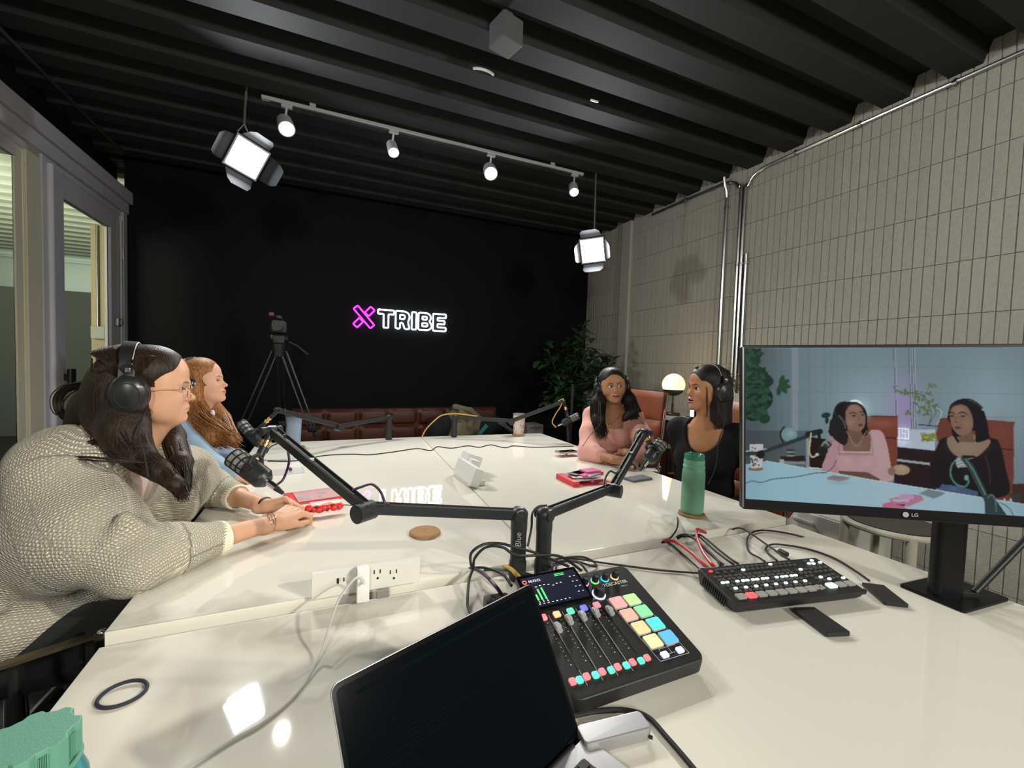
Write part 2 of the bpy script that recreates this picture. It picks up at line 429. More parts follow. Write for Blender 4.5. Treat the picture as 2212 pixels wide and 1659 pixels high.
def brow_curve(x):                      # |x| -> height of the eyebrow centre
    return .0190+.0045*np.sin(np.clip((x-.012)/.034, 0, 1)*PI*.75)-.002*np.clip((x-.036)/.012, 0, 1)
def paint_head(V, R, T, sc, skin, lipc, browc, o=None, hl=None):
    o = o or {}; L = (V-T) @ R / sc; x, y, z = L.T; n = len(V); C = np.tile(np.array(skin, float), (n, 1))
    def mix(m, c): m = np.clip(m, 0, 1)[:, None]; return C*(1-m)+np.array(c)*m
    near = (np.abs(x) < .09) & (y > .02) & (np.abs(z) < .13)
    ch = np.exp(-(((np.abs(x)-.040)/.018)**2+((z+.030)/.018)**2))*(y > .03)
    C = mix(ch*o.get('blush', .25), np.array(skin)*[1.06, .78, .74])
    ns = np.exp(-((x/.014)**2+((z+.028)/.012)**2))*(y > .09); C = mix(ns*.25, np.array(skin)*[1.05, .80, .76])
    smile = o.get('smile', 0); op = o.get('open', 0)*.0042
    cw = .0262+.003*smile; t = np.clip(np.abs(x)/cw, 0, 1); zc = -.0575+.0035*smile*t**2
    top = zc+(.0085*o.get('lip', 1)+op)*(1-t**2)*(1-.18*np.exp(-(x/.004)**2)); bot = zc-(.0118*o.get('lip', 1)+op)*(1-t**2.2)
    m = (np.abs(x) < cw) & (z < top) & (z > bot) & (y > .070)
    ed = np.minimum(top-z, z-bot)/.0012
    C = mix(np.where(m, ed, 0), lipc)
    if not o.get('open'):
        C = mix(np.where(m, np.exp(-((z-zc+.0006)/.0009)**2)*.9, 0), np.array(lipc)*.35)
    else:
        inn = ((x/.0193)**2+((z-zc+.0008)/(.0014+op*1.15+.0004))**2 < 1) & (y < .0925) & m
        C = mix(np.where(inn, 1.0, 0), (.05, .012, .012))
    ax = np.abs(x); bc = brow_curve(ax); th = .0031*np.clip((.052-ax)/.02, .25, 1)*o.get('browth', 1.0)
    bm = np.exp(-((z-bc)/th)**4)*((ax > .0105) & (ax < .0495) & (y > .04))
    C = mix(bm*.88, browc)
    lid = o.get('lid', 1.0)
    for s in (-1, 1):
        X = x-s*.030; Z = z-.0018-.06*X*s; w = .0158; tp = .0066*lid*(1-(X/w)**2); bt = -.0048*lid*(1-(X/w)**2)
        eye = (np.abs(X) < w*1.1) & (y > .05)
        C = mix(np.where(eye & (Z > 0), np.exp(-((Z-tp-.0006)/.0013)**2)*.95, 0), (.012, .008, .007))
        C = mix(np.where(eye & (Z < 0), np.exp(-((Z-bt+.0004)/.0009)**2)*.55, 0), np.array(skin)*.3)
        C = mix(np.where(eye, np.exp(-((Z-tp-.0042)/.0026)**2)*o.get('shadow', .3), 0), np.array(skin)*[.62, .52, .5])
    return C
def eyeballs(R, T, sc, gaze, iris, parent):
    """two eyeballs, iris and pupil as raised discs of their own colour"""
    d = np.array(gaze, float); d /= np.linalg.norm(d)
    for s in (-1, 1):
        c = R @ (np.array((s*.030, .0665, .0018))*sc)+T; n = 24; V = []; 
        seg, rg = 28, 22
        q = Vector((R @ d).tolist()).to_track_quat('Z', 'Y').to_matrix(); Q = np.array(q)
        F = []; th = np.linspace(0, PI, rg+1)
        for a in th:
            for k in range(seg): V.append((math.sin(a)*math.cos(2*PI*k/seg), math.sin(a)*math.sin(2*PI*k/seg), math.cos(a)))
        V = np.array(V); ang = np.degrees(np.arccos(np.clip(V[:, 2], -1, 1)))
        Cc = np.where(ang[:, None] < 13, (.004, .003, .003), np.where(ang[:, None] < 31, iris, (.62, .58, .54)))
        for j in range(rg):
            for k in range(seg): F.append((j*seg+k, j*seg+(k+1) % seg, (j+1)*seg+(k+1) % seg, (j+1)*seg+k))
        P = (V*.0128*sc) @ Q.T + c
        np_mesh('eyeball', P, np.array(F)[:, ::-1], mat('eye_surface', (.6, .6, .6), .08, vcol='Col', coat=.6), parent, color=np.array(Cc, float))
def skin_mat(name): return mat(name, (.6, .4, .3), .48, vcol='Col', sss=.06, spec=.35, noise=(60, .93))

# ------------------------------------------------------------------ the room
XL, XR, YB, YF, ZC = -1.75, 3.45, 5.32, -2.4, 3.14
def plain(name, m, c, d, kind='structure', parent=None, bev=0.0):
    o = MB().box(c, d, bev=bev).build(name, m, parent, smooth=bev > 0)
    if kind and parent is None: o['kind'] = kind
    return o
def span(x0, x1, y0, y1, z0, z1): return ((x0+x1)/2, (y0+y1)/2, (z0+z1)/2), (x1-x0, y1-y0, z1-z0)
m_carpet = mat('charcoal_carpet', (.035, .036, .038), .95, bump=(220, .6), noise=(160, .55))
m_black = mat('black_wall_paint', (.0050, .0062, .0068), .6, bump=(30, .08), spec=.12)
m_deck = mat('dark_ceiling_paint', (.024, .025, .025), .7, bump=(12, .1), noise=(3, .8), spec=.3)
m_part = mat('lilac_grey_paint', (.40, .40, .42), .45, bump=(90, .12))
m_beige = mat('cream_frame_paint', (.50, .48, .36), .4, bump=(70, .08))
m_block = mat('split_face_block', (.50, .49, .425), .95, bump=(150, .9, 6), noise=(42, .72), spec=.15)
m_smoothblock = mat('smooth_block', (.47, .46, .41), .9, bump=(60, .3), noise=(9, .86), spec=.15)
m_mortar = mat('mortar', (.33, .325, .28), .95)
m_galv = mat('galvanised_steel', (.55, .55, .54), .28, metal=1.0, noise=(25, .75))
m_hall = mat('hall_white_paint', (.55, .60, .52), .7)
m_hallgrey = mat('hall_grey_panel', (.075, .082, .078), .8)
m_tan = mat('tan_panel', (.42, .34, .22), .7, noise=(5, .85))
m_glass = mat('clear_glass', (.95, 1, .98), .0, trans=1.0, ior=1.02, spec=.3)

plain('floor', m_carpet, *span(-6.5, XR+.3, YF-.3, 12.3, -.12, 0))
def deck(name, x0, x1, y0, y1, m, pitch=.34, depth=.11):
    prof = []; y = y0
    k = math.floor((y0-2.65)/pitch); y = 2.65+k*pitch
    while y < y1+pitch:
        for dy, dz in ((0, 0), (.15, 0), (.185, depth), (.305, depth)): prof.append((y+dy, ZC+dz))
        y += pitch
    n = len(prof); top = [(prof[-1][0], ZC+depth+.1), (prof[0][0], ZC+depth+.1)]; P = prof+top
    vs = [(x, a, b) for x in (x0, x1) for a, b in P]; N = len(P)
    fs = [(i, (i+1) % N, N+(i+1) % N, N+i) for i in range(N)]
    # end caps as strips between the rib line and the top
    for o_ in (0, N):
        for i in range(n-1): vs += []
    mb = MB().add(vs, fs); return tag(mb.build(name, m, smooth=False), kind='structure')
deck('ceiling', XL-.25, XR+.3, YF-.3, YB+.3, m_deck)
deck('ceiling_hall', -6.5, XL-.25, YF-.3, 12.3, m_hall)
plain('wall_back', m_black, *span(XL-.02, XR+.3, YB, YB+.2, 0, ZC+.1))
plain('wall_front', m_mortar, *span(-6.5, XR+.3, YF-.2, YF, 0, ZC+.1))
plain('trim_1', mat('black_cover_strip', (.01, .01, .011), .6), *span(XL-.02, XR, YB-.03, YB, 0, .10))

# right wall: fluted concrete blocks in courses of 0.313 m
def block_wall():
    mb = MB(); gap = .0018; rnd = random.Random(3)
    z = 1.709-.313*6
    mb2 = MB().box(*span(XR+.012, XR+.25, YF, YB+.2, 0, ZC+.12))
    rows = []
    while z < ZC+.1: rows.append((max(z, 0), min(z+.313, ZC+.12))); z += .313
    for r, (z0, z1) in enumerate(rows):
        y = YF; pts = []
        while y < YB+.15:
            if 4.36 < y+.03 < 4.52: y += .0565; continue
            w = .0565; j = rnd.uniform(-.0015, .0015)
            pts += [(y+.0045, 0+j), (y+w-.0045, 0-j), (y+w-.001, .0075), (y+w+.001, .0075)]
            y += w
        # the face strip of this course, with a return into the joint above and below
        n = len(pts)
        vs = [(XR+d, yy, zz) for zz in (z0+gap, z1-gap) for yy, d in pts]+[(XR+.014, yy, zz) for zz in (z0+gap, z1-gap) for yy, d in pts]
        fs = []
        for i in range(n-1):
            fs += [(i, i+1, n+i+1, n+i), (2*n+i, 2*n+i+1, i+1, i), (n+i, n+i+1, 3*n+i+1, 3*n+i)]
        mb.add(vs, fs)
    o = mb2.build('wall_right', m_mortar, smooth=False); o['kind'] = 'structure'
    f = mb.build('block_face', m_block, o, smooth=False)
    return o
wr = block_wall()
plain('block_pilaster', m_smoothblock, *span(XR-.035, XR+.02, 4.36, 4.53, 0, ZC+.05), parent=wr, bev=.004)
plain('baseboard_right', mat('grey_base_strip', (.16, .16, .15), .5), *span(XR-.015, XR, YF, 4.36, 0, .07))

# left wall: glazed partition with a cornice, a fixed window and a glazed door
def seg(y0, y1, x0, x1, z0, z1, mb): mb.box(*span(x0, x1, y0, y1, z0, z1), bev=.004, seg=1); return mb
w = MB()
seg(YF, YB, XL-.12, XL-.02, 2.60, 2.84, w); seg(YF, YB+.0, XL-.14, XL+.045, 2.735, 2.845, w); seg(YF, YB, XL-.13, XL+.015, 2.64, 2.735, w)
seg(YF, .9, XL-.12, XL-.02, 0, 2.6, w); seg(YF, YB, XL-.12, XL-.02, 0, .10, w)
seg(5.24, YB, XL-.12, XL+.0, 0, 2.64, w)
seg(3.985, 4.155, XL-.12, XL-.01, 0, 2.64, w)
tag(w.build('wall_left', m_part), kind='structure')
plain('wall_left_upper', m_black, *span(XL-.3, XL-.14, YF, YB+.2, 2.84, ZC+.1))
plain('baseboard_left', m_part, *span(XL-.02, XL+.0, YF, 3.98, 0, .09))
# window 1: fixed pane, cream posts
win = tag(MB().box(*span(XL-.050, XL-.044, .9, 3.76, .1, 2.56)).build('window_1', m_glass, smooth=False), kind='structure')
MB().box(*span(XL-.050, XL-.035, 3.755, 3.83, .1, 2.64), bev=.003).box(*span(XL-.050, XL-.02, 3.84, 3.985, .1, 2.66), bev=.006).build('window_post', m_beige, win)
MB().box(*span(XL-.11, XL-.03, .9, 3.76, 2.52, 2.62), bev=.004).box(*span(XL-.11, XL-.03, .9, 3.76, .1, .16), bev=.004).build('window_rail', m_part, win)
MB().cyl((XL-.005, 4.06, .1), (XL-.005, 4.06, 2.6), .022).build('window_molding', mat('pale_lilac_trim', (.47, .47, .50), .4), win)
# door 1
dr = MB(); D0, D1 = 4.165, 5.235
for a in (span(XL-.075, XL-.025, D0, D0+.12, .02, 2.60), span(XL-.075, XL-.025, 5.045, D1-.03, .02, 2.60), span(XL-.075, XL-.025, D0+.12, 5.045, 2.44, 2.60), span(XL-.075, XL-.025, D0+.12, 5.045, .02, .27)):
    dr.box(*a, bev=.004)
door = tag(dr.build('door_1', m_part), kind='structure')
MB().box(*span(XL-.055, XL-.048, D0+.12, 5.045, .27, 2.44)).build('door_glass', m_glass, door, smooth=False)
MB().rbox((XL+.012, 4.27, 1.125), (.030, .075, .125), .012, seg=4, bev=.004).rbox((XL-.012, 4.27, 1.125), (.03, .04, .05), .01).build('door_handle', mat('black_plastic', (.012, .012, .013), .45), door)
hn = MB()
for z in (2.25, 1.35, .35): hn.box((XL-.015, 5.222, z), (.014, .035, .10), bev=.002).cyl((XL-.004, 5.238, z-.05), (XL-.004, 5.238, z+.05), .007)
hn.build('door_hinge', m_galv, door)
MB().box((XL-.008, 5.13, 1.60), (.03, .07, .07), bev=.004).box((XL-.0, 5.15, 1.60), (.035, .03, .05), bev=.003).build('door_closer', mat('door_closer_grey', (.25, .25, .26), .4, metal=.6), door)
MB().box(*span(XL-.02, XL-.004, 5.205, 5.232, .4, 2.55), bev=.003).build('door_stop', mat('pale_lilac_trim'), door)

# hallway seen through the glass
plain('wall_hall_end', m_hall, *span(-6.6, XL-.1, 12.1, 12.3, 0, ZC+.1))
plain('wall_hall_left', m_hall, *span(-6.7, -6.5, YF, 12.3, 0, ZC+.1))
p = aty(25, 620, 9.0); hz = p[2]
tag(MB().box(*span(-6.2, -2.62, 8.95, 9.05, 0, hz), bev=.01).build('partition_panel', m_hallgrey), 'dark grey low partition standing across the hallway behind the glass', 'partition')
cl = aty(196, 600, 8.2); cr = aty(246, 600, 8.2)
col = plain('wall_hall_return', m_tan, *span(cl[0], XL+.6, 8.2, 8.5, 0, ZC+.05))
cp = aty(203, 500, 8.14)
t = thing('conduit_pipe', (cp[0], 8.15, 0), 'thin steel conduit on the tan hallway column seen through the door glass', 'pipe', None)
MB().cyl((cp[0]+.02, 8.17, 1.66), (cp[0]+.02, 8.17, ZC), .014).build('pipe', m_galv, t)
MB().box((cp[0]+.04, 8.15, 1.60), (.16, .08, .18), bev=.006).build('junction_box', mat('grey_box_paint', (.3, .3, .27), .5), t)
light('AREA', 'hall_fill', (-3.6, 1.6, 2.3), (-3.9, 8.0, 2.5), 150, (1.0, .97, .78), 1.4, 1.4)  # unseen area lamps added to brighten the hallway, no fixture modelled
light('AREA', 'hall_fill', (-4.2, 11.2, 2.6), (-4.2, 12.1, 2.9), 9, (.88, 1.0, .90), 3.0, .5)
light('AREA', 'hall_fill', (-3.9, 6.0, 1.9), (-3.9, 7.5, 3.2), 45, (1.0, .97, .72), 1.5, 2.0)

# conduits on the block wall
def conduit(pts, label, r=.0125, straps=()):
    t = thing('conduit_pipe', pts[0], label, 'pipe')
    MB().tube(spline(pts, 6), r, 10).build('pipe', m_galv, t)
    if straps:
        for p, ax in straps:
            s = MB(); s.box(p, (.012, .055, .018) if ax == 'z' else (.012, .018, .055), bev=.003).cyl(tuple(np.array(p)-([0, 0, .011] if ax == 'z' else [0, .011, 0])), tuple(np.array(p)+([0, 0, .011] if ax == 'z' else [0, .011, 0])), r*1.35)
            s.build('strap', m_galv, t)
xw = XR-.02
conduit([(xw, 2.985, .05), (xw, 2.985, 1.2), (xw, 2.985, 2.80), (xw, 2.985, 2.95), (xw-.03, 2.985, 3.05), (xw-.05, 2.985, 3.13)], 'single thin vertical steel conduit left of the paired conduits on the block wall', .0125, [((xw, 2.985, 2.86), 'z'), ((xw, 2.985, 1.9), 'z')])
conduit([(xw, 2.835, .05), (xw, 2.835, 1.2), (xw, 2.835, 2.85), (xw, 2.86, 3.00), (xw, 2.96, 3.08), (xw, 3.2, 3.095), (xw, 4.0, 3.10)], 'steel conduit that bends left toward the back wall under the ceiling', .0135, [((xw, 3.5, 3.10), 'y'), ((xw, 2.835, 2.3), 'z')])
conduit([(xw, 2.795, .05), (xw, 2.795, 1.2), (xw, 2.795, 2.83), (xw, 2.765, 2.98), (xw, 2.66, 3.07), (xw, 2.4, 3.085), (xw, 1.9, 3.09), (xw, 1.3, 3.095), (xw, .6, 3.10), (xw, -.5, 3.10)], 'steel conduit that bends right and runs along the top of the block wall', .0135, [((xw, y, 3.088), 'y') for y in (2.35, 1.9, 1.4, .9)]+[((xw, 2.795, 2.3), 'z')])
conduit([(xw, 2.75, .05), (xw, 2.75, 1.2), (xw, 2.75, 2.38)], 'short steel conduit at the right of the group, ending below the bend', .0125, [((xw, 2.75, 2.3), 'z')])
conduit([(XL+.06, YF+.1, 3.105), (XL+.06, .5, 3.105), (XL+.06, 3.4, 3.105), (XL+.08, 5.0, 3.105)], 'dark painted conduit running along the ceiling above the glazed partition', .014)
MATS['galvanised_steel'].node_tree.nodes['Principled BSDF'].inputs['Base Color'].default_value = (.6, .6, .59, 1)
# small fixtures on the ceiling
q = atz(1093, 80, 3.03)
t = thing('ceiling_speaker', (q[0], q[1], 3.03), 'small dark box fixture hanging from the ceiling ribs near the top centre', 'speaker')
Rz = Matrix.Rotation(.25, 3, 'Z')
MB().box((q[0], q[1], 3.04), (.13, .13, .13), Rz, bev=.008).build('cabinet', mat('dark_fixture_grey', (.10, .10, .10), .6), t); MB().box((q[0], q[1], 3.125), (.05, .05, .05), Rz, bev=.004).build('bracket', mat('dark_fixture_grey'), t)
q = atz(1043, 159, 3.12)
tag(MB().tube([(q[0]+.07*math.cos(a), q[1]+.03*math.sin(a), 3.125) for a in np.linspace(3.5, 5.9, 12)], .008, 8).build('ceiling_ring', mat('white_plastic', (.72, .72, .70), .35)), 'thin white curved rim of a fixture set in the ceiling ribs', 'ceiling fixture')
q = atz(1284, 222, 3.12)
tag(MB().box((q[0], q[1], 3.132), (.06, .012, .012), Matrix.Rotation(-.05, 3, 'Z'), bev=.003).build('ceiling_clip', mat('white_plastic')), 'tiny pale clip on a ceiling rib right of the white curved rim', 'clip')

# ------------------------------------------------------------------ lamps
m_glow = mat('lamp_glow', (1, 1, 1), .5, emis=(1.0, .97, .90), estr=28)
m_glowc = mat('panel_glow', (1, 1, 1), .5, emis=(.95, .98, 1.0), estr=26)
m_white = mat('white_plastic')
m_alu = mat('grey_track_paint', (.42, .43, .44), .4)
t = thing('track_light_rail', (.8, TRACK_Y, 3.1), 'pale grey ceiling rail carrying four spot lamps', 'track rail')
ra = aty(565, 210, TRACK_Y); rb = aty(1259, 378, TRACK_Y)
MB().box(*span(ra[0], rb[0], TRACK_Y-.018, TRACK_Y+.018, ra[2]-.012, ra[2]+.012), bev=.003).build('rail', m_alu, t)
MB().box(*span(ra[0]+.05, rb[0]-.02, TRACK_Y-.008, TRACK_Y+.008, ra[2]-.018, ra[2]-.010)).build('conductor_groove', mat('dark_groove', (.05, .05, .05), .5), t)
MB().box(*span(ra[0]+.3, ra[0]+.34, TRACK_Y-.01, TRACK_Y+.01, ra[2]+.01, ZC+.12)).build('mount', m_alu, t)
MB().box(*span(rb[0]-.34, rb[0]-.3, TRACK_Y-.01, TRACK_Y+.01, ra[2]+.01, ZC+.12)).build('mount', m_alu, t)
RZ = ra[2]-.014
SL = ['leftmost of the four lit spot lamps on the ceiling rail', 'second lit spot lamp from the left on the ceiling rail, the smallest glow', 'third lit spot lamp from the left on the ceiling rail, the largest glow', 'rightmost lit spot lamp on the ceiling rail, above the right panel light']
for k, (p, a) in enumerate(SPOTS):
    d = (a-p)/np.linalg.norm(a-p); p = Vector(p); d = Vector(d)
    t = thing('spot_lamp', p, SL[k], 'spot lamp', 'spot lamps on the ceiling rail')
    r = [.056, .042, .058, .044][k]
    M = Matrix.Translation(p) @ d.to_track_quat('Z', 'Y').to_matrix().to_4x4()
    MB().lathe([(.018, -.11), (r*.9, -.10), (r, -.02), (r, .012), (r*.88, .012), (r*.85, 0)], 28, M, caps=False).lathe([(0, -.11), (.018, -.11)], 28, M).build('housing', m_alu, t)
    MB().lathe([(0, .006), (r*.6, .005), (r*.88, .001)], 28, M, caps=False).build('lens', m_glow, t)
    MB().cyl(p-d*.07, (p.x, TRACK_Y, RZ), .008).box((p.x, TRACK_Y, RZ-.008), (.07, .026, .022), bev=.003).build('arm', m_alu, t)
for k, (p, a, e_, w_) in enumerate(FILL_SPOTS):  # bodies for the added fill spots, out of view
    d = Vector(a)-Vector(p); d.normalize(); p = Vector(p)
    t = thing('spot_lamp', p, ['added fill spot behind the viewpoint, nearest the block wall', 'added fill spot behind the viewpoint, aimed at the woman in cream'][k], 'spot lamp', 'added fill spots behind the viewpoint')
    M = Matrix.Translation(p) @ d.to_track_quat('Z', 'Y').to_matrix().to_4x4()
    MB().lathe([(.018, -.11), (.04, -.10), (.045, -.02), (.045, .012), (.04, .012), (.038, 0)], 24, M, caps=False).lathe([(0, -.11), (.018, -.11)], 24, M).build('housing', m_alu, t)
    MB().lathe([(0, .006), (.038, .001)], 24, M, caps=False).build('lens', mat('fill_spot_glow', (1, 1, 1), .5, emis=(1, .93, .8), estr=6), t)
    MB().cyl(p-d*.07, (p.x, p.y, ZC+.05), .008).build('arm', m_alu, t)

def panel(P, A, size, roll, label, doors):
    P = Vector(P); n = (Vector(A)-P).normalized(); M = frame(P, Matrix.Rotation(roll, 3, n) @ n.cross(Vector((0, 0, 1))), n)   # local z = light direction
    t = thing('led_panel_light', P, label, 'studio light', 'studio panel lights at the far end')
    s = size
    MB().box((0, 0, -.03), (s+.03, s+.03, .05), bev=.006).build('housing', mat('black_plastic'), None)
    o = bpy.data.objects[-1] if False else None
    return t, M, s
def build_panel(P, A, size, roll, label, angles, hang, mdoor):
    P = Vector(P); n = (Vector(A)-P).normalized(); x = (Matrix.Rotation(roll, 3, n) @ n.cross(Vector((0, 0, 1)))).normalized(); M = frame(P, x, n)
    t = thing('led_panel_light', P, label, 'studio light', 'studio panel lights at the far end'); s = size
    b = MB().box((0, 0, -.03), (s+.03, s+.03, .05), bev=.006); b.v = [tuple(M @ Vector(v)) for v in b.v]; b.build('housing', mat('black_plastic'), t)
    g = MB(); n_ = 4; cell = s/n_
    g.add([(-s/2, -s/2, .001), (s/2, -s/2, .001), (s/2, s/2, .001), (-s/2, s/2, .001)], [(0, 1, 2, 3)], M); g.build('light_surface', m_glowc, t, smooth=False)
    fr = MB()
    for sx, sy, w_, h_ in ((0, 1, s+.03, .012), (0, -1, s+.03, .012), (1, 0, .012, s+.03), (-1, 0, .012, s+.03)):
        fr.box((sx*(s/2+.008), sy*(s/2+.008), .002), (w_, h_, .014), bev=.003)
    fr.v = [tuple(M @ Vector(v)) for v in fr.v]; fr.build('rim', m_alu, t)
    for i, (ang, taper) in enumerate(angles):
        if ang is None: continue
        Rz = Matrix.Rotation(i*PI/2, 4, 'Z'); Rx = Matrix.Rotation(ang, 4, 'X'); w0 = s*.48; w1 = s*.48*taper; h = s*.62
        vs = [(-w0, 0, 0), (w0, 0, 0), (w1, h*.75, 0), (w1*.7, h, 0), (-w1*.7, h, 0), (-w1, h*.75, 0)]
        vs = vs+[(a, b_, -.003) for a, b_, c in vs]; fs = [(0, 1, 2, 3, 4, 5), (11, 10, 9, 8, 7, 6)]+[(j, 6+j, 6+(j+1) % 6, (j+1) % 6) for j in range(6)]
        MB().add(vs, fs, M @ Rz @ Matrix.Translation((0, s/2+.015, .004)) @ Rx).build('barn_door', mdoor, t, smooth=False)
    Mi = M.inverted(); top = Vector((P.x, P.y, ZC+.02)); q = [M @ Vector((-s/2-.03, 0, -.03)), M @ Vector((s/2+.03, 0, -.03))]
    up = Vector((0, 0, 1)); c = (q[0]+q[1])/2-n*.03+up*hang
    MB().tube([q[0], q[0]*.35+c*.65+(q[0]-c)*.25, c, q[1]*.35+c*.65+(q[1]-c)*.25, q[1]], .005, 8).build('yoke', m_alu, t)
    MB().cyl(c, top+Vector((0, 0, .11)), .008).build('hanger', mat('dark_fixture_grey'), t)
m_barn = mat('black_barn_door', (.007, .0075, .008), .6, spec=.05)
build_panel(PANEL_L, AIM_L, .20, math.radians(-13), 'bright square panel light tilted on its corner, hung at the upper left', [(.95, .8), (.75, .85), (.9, .8), (.55, .9)], .21, m_barn)
build_panel(PANEL_R, AIM_R, .205, math.radians(4), 'bright square panel light hanging upright beside the block wall', [(1.15, .95), (1.1, .7), (-.1+.9, .9), (1.35, .8)], .18, m_barn)

build_panel(FILL_PANELS[0][0], FILL_PANELS[0][1], .40, 0, 'large square fill panel added behind the viewpoint on the right', [(None, 0)]*4, .18, m_barn)  # bodies for the two added fill panels, out of view
build_panel(FILL_PANELS[1][0], FILL_PANELS[1][1], .40, 0, 'large square fill panel added behind the viewpoint on the left', [(None, 0)]*4, .18, m_barn)
# ------------------------------------------------------------------ neon sign on the back wall
YN = YB-.035
t = thing('neon_sign', (.85, YN, 1.82), 'lit neon sign reading X TRIBE, magenta cross and white outlined letters', 'neon sign')
m_mag = mat('neon_magenta', (.9, .1, .9), .4, emis=(.80, .02, .85), estr=5.5); m_wht = mat('neon_white', (1, 1, 1), .4, emis=(.86, .95, 1), estr=6.5)
def npt(a, b): return (a, YN, b)
def nline(pts, m, nm, closed=True): MB().tube([npt(*p_) for p_ in pts], .0085, 8, closed=closed).build(nm, m, t)
def outline(pts, r=.012):
    """round the corners of a closed outline"""
    out = []; n = len(pts)
    for i in range(n):
        a = Vector(pts[i-1]); b = Vector(pts[i]); c = Vector(pts[(i+1) % n]); e1 = (a-b); e2 = (c-b); rr = min(r, e1.length*.45, e2.length*.45)
        p0 = b+e1.normalized()*rr; p1 = b+e2.normalized()*rr
        for k in range(5): s = k/4; out.append(tuple(p0*(1-s)**2+b*2*s*(1-s)+p1*s*s))
    return out
def L2W(x0, zt, h): return lambda a, b: (x0+a, zt-h+b)          # letter cell, a to the right, b upwards
cx, cz, hw = .408, 1.822, .030
def rot2(x, y, a): return (cx+x*math.cos(a)-y*math.sin(a), cz+x*math.sin(a)+y*math.cos(a))
a1, a2 = math.radians(-49), math.radians(48)
nline(outline([rot2(-.142, hw, a1), rot2(.142, hw, a1), rot2(.142, -hw, a1), rot2(.03, -hw, a1), rot2(-.03, -hw, a1), rot2(-.142, -hw, a1)]), m_mag, 'cross_bar')
nline(outline([rot2(.045, hw, a2), rot2(.142, hw, a2), rot2(.142, -hw, a2), rot2(.045, -hw, a2)]), m_mag, 'cross_bar')
nline(outline([rot2(-.142, hw, a2), rot2(-.045, hw, a2), rot2(-.045, -hw, a2), rot2(-.142, -hw, a2)]), m_mag, 'cross_bar')
zt, h, s = 1.922, .208, .048
f = L2W(.562, zt, h)
nline(outline([f(0, h), f(.185, h), f(.185, h-s), f(.12, h-s), f(.12, 0), f(.065, 0), f(.065, h-s), f(0, h-s)]), m_wht, 'letter')
f = L2W(.765, zt, h)
nline(outline([f(0, 0), f(0, h), f(.11, h), f(.155, h-.025), f(.165, h-.07), f(.145, .085), f(.165, 0), f(.105, 0), f(.085, .07), f(.052, .07), f(.052, 0)], .018), m_wht, 'letter')
nline(outline([f(.05, h-.045), f(.10, h-.045), f(.11, h-.065), f(.10, h-.092), f(.05, h-.092)], .01), m_wht, 'letter')
f = L2W(.955, zt, h)
nline(outline([f(0, 0), f(0, h), f(.055, h), f(.055, 0)]), m_wht, 'letter')
f = L2W(1.035, zt, h)
nline(outline([f(0, 0), f(0, h), f(.11, h), f(.15, h-.03), f(.15, h-.075), f(.13, .11), f(.16, .075), f(.16, .03), f(.12, 0)], .02), m_wht, 'letter')
nline(outline([f(.048, h-.045), f(.098, h-.045), f(.105, h-.062), f(.098, h-.08), f(.048, h-.08)], .008), m_wht, 'letter')
nline(outline([f(.048, .085), f(.105, .085), f(.113, .065), f(.105, .045), f(.048, .045)], .008), m_wht, 'letter')
f = L2W(1.215, zt, h)
nline(outline([f(0, 0), f(0, h), f(.16, h), f(.16, h-.045), f(.055, h-.045), f(.055, .128), f(.145, .128), f(.145, .085), f(.055, .085), f(.055, .045), f(.16, .045), f(.16, 0)], .01), m_wht, 'letter')

# ------------------------------------------------------------------ tables
ZT, ZN = .740, .722
m_top = mat('gloss_white_laminate', (.72, .695, .61), .035, spec=.6, noise=(1.3, .97))
m_edge = mat('white_table_edge', (.66, .64, .58), .25)
m_leg = mat('white_powder_coat', (.6, .6, .57), .35)
def table(name, poly, z, th, legs, label):
    c = (sum(p[0] for p in poly)/len(poly), sum(p[1] for p in poly)/len(poly), 0)
    t = thing(name, c, label, 'table')
    b = MB().prism(poly, z-th, z, bev=.003); b.build('tabletop', m_top, t, angle=.9)
    for x, y in legs:
        MB().box((x, y, (z-th)/2), (.06, .06, z-th), bev=.004).build('leg', m_leg, t)
    fr = MB(); xs = [p[0] for p in legs]; ys = [p[1] for p in legs]
    fr.box(((min(xs)+max(xs))/2, (min(ys)+max(ys))/2, z-th-.03), (max(xs)-min(xs)-.05, .05, .05)); fr.build('frame', m_leg, t)
    return t
SEAM = lambda y: .600+(y-1.13)*.0425
table('table', [(-.413, 1.13), (SEAM(1.13), 1.13), (SEAM(3.32), 3.33), (-.160, 3.325), (-.413, 3.06)] if False else [(-.413, 1.13), (SEAM(1.13), 1.13), (SEAM(3.33), 3.34), (-.413, 3.32)], ZT, .035,
      [(-.30, 1.3), (.50, 1.3), (-.30, 3.15), (.58, 3.15)], 'glossy white table on the left far side, where the woman in the cream sweater leans')
table('table', [(SEAM(1.13)+.005, 1.13), (1.722, 1.13), (1.722, 3.30), (SEAM(3.33)+.005, 3.34)], ZT, .035,
      [(.72, 1.3), (1.6, 1.3), (.80, 3.15), (1.6, 3.15)], 'glossy white table on the right far side, carrying the green bottle')
near = table('table', [(-.413, -.45), (1.722, -.45), (1.722, 1.105), (-.413, 1.105)], ZN, .030,
      [(-.3, -.3), (1.6, -.3), (-.3, .95), (1.6, .95)], 'glossy white near table carrying the audio mixer and the video switcher')
# upstand between near and far tables (metal clips along the joint)
for (x0, x1), lb in (((-.413+.33, -.1), 'left'), ((.78, .80), 'right')):
    pass

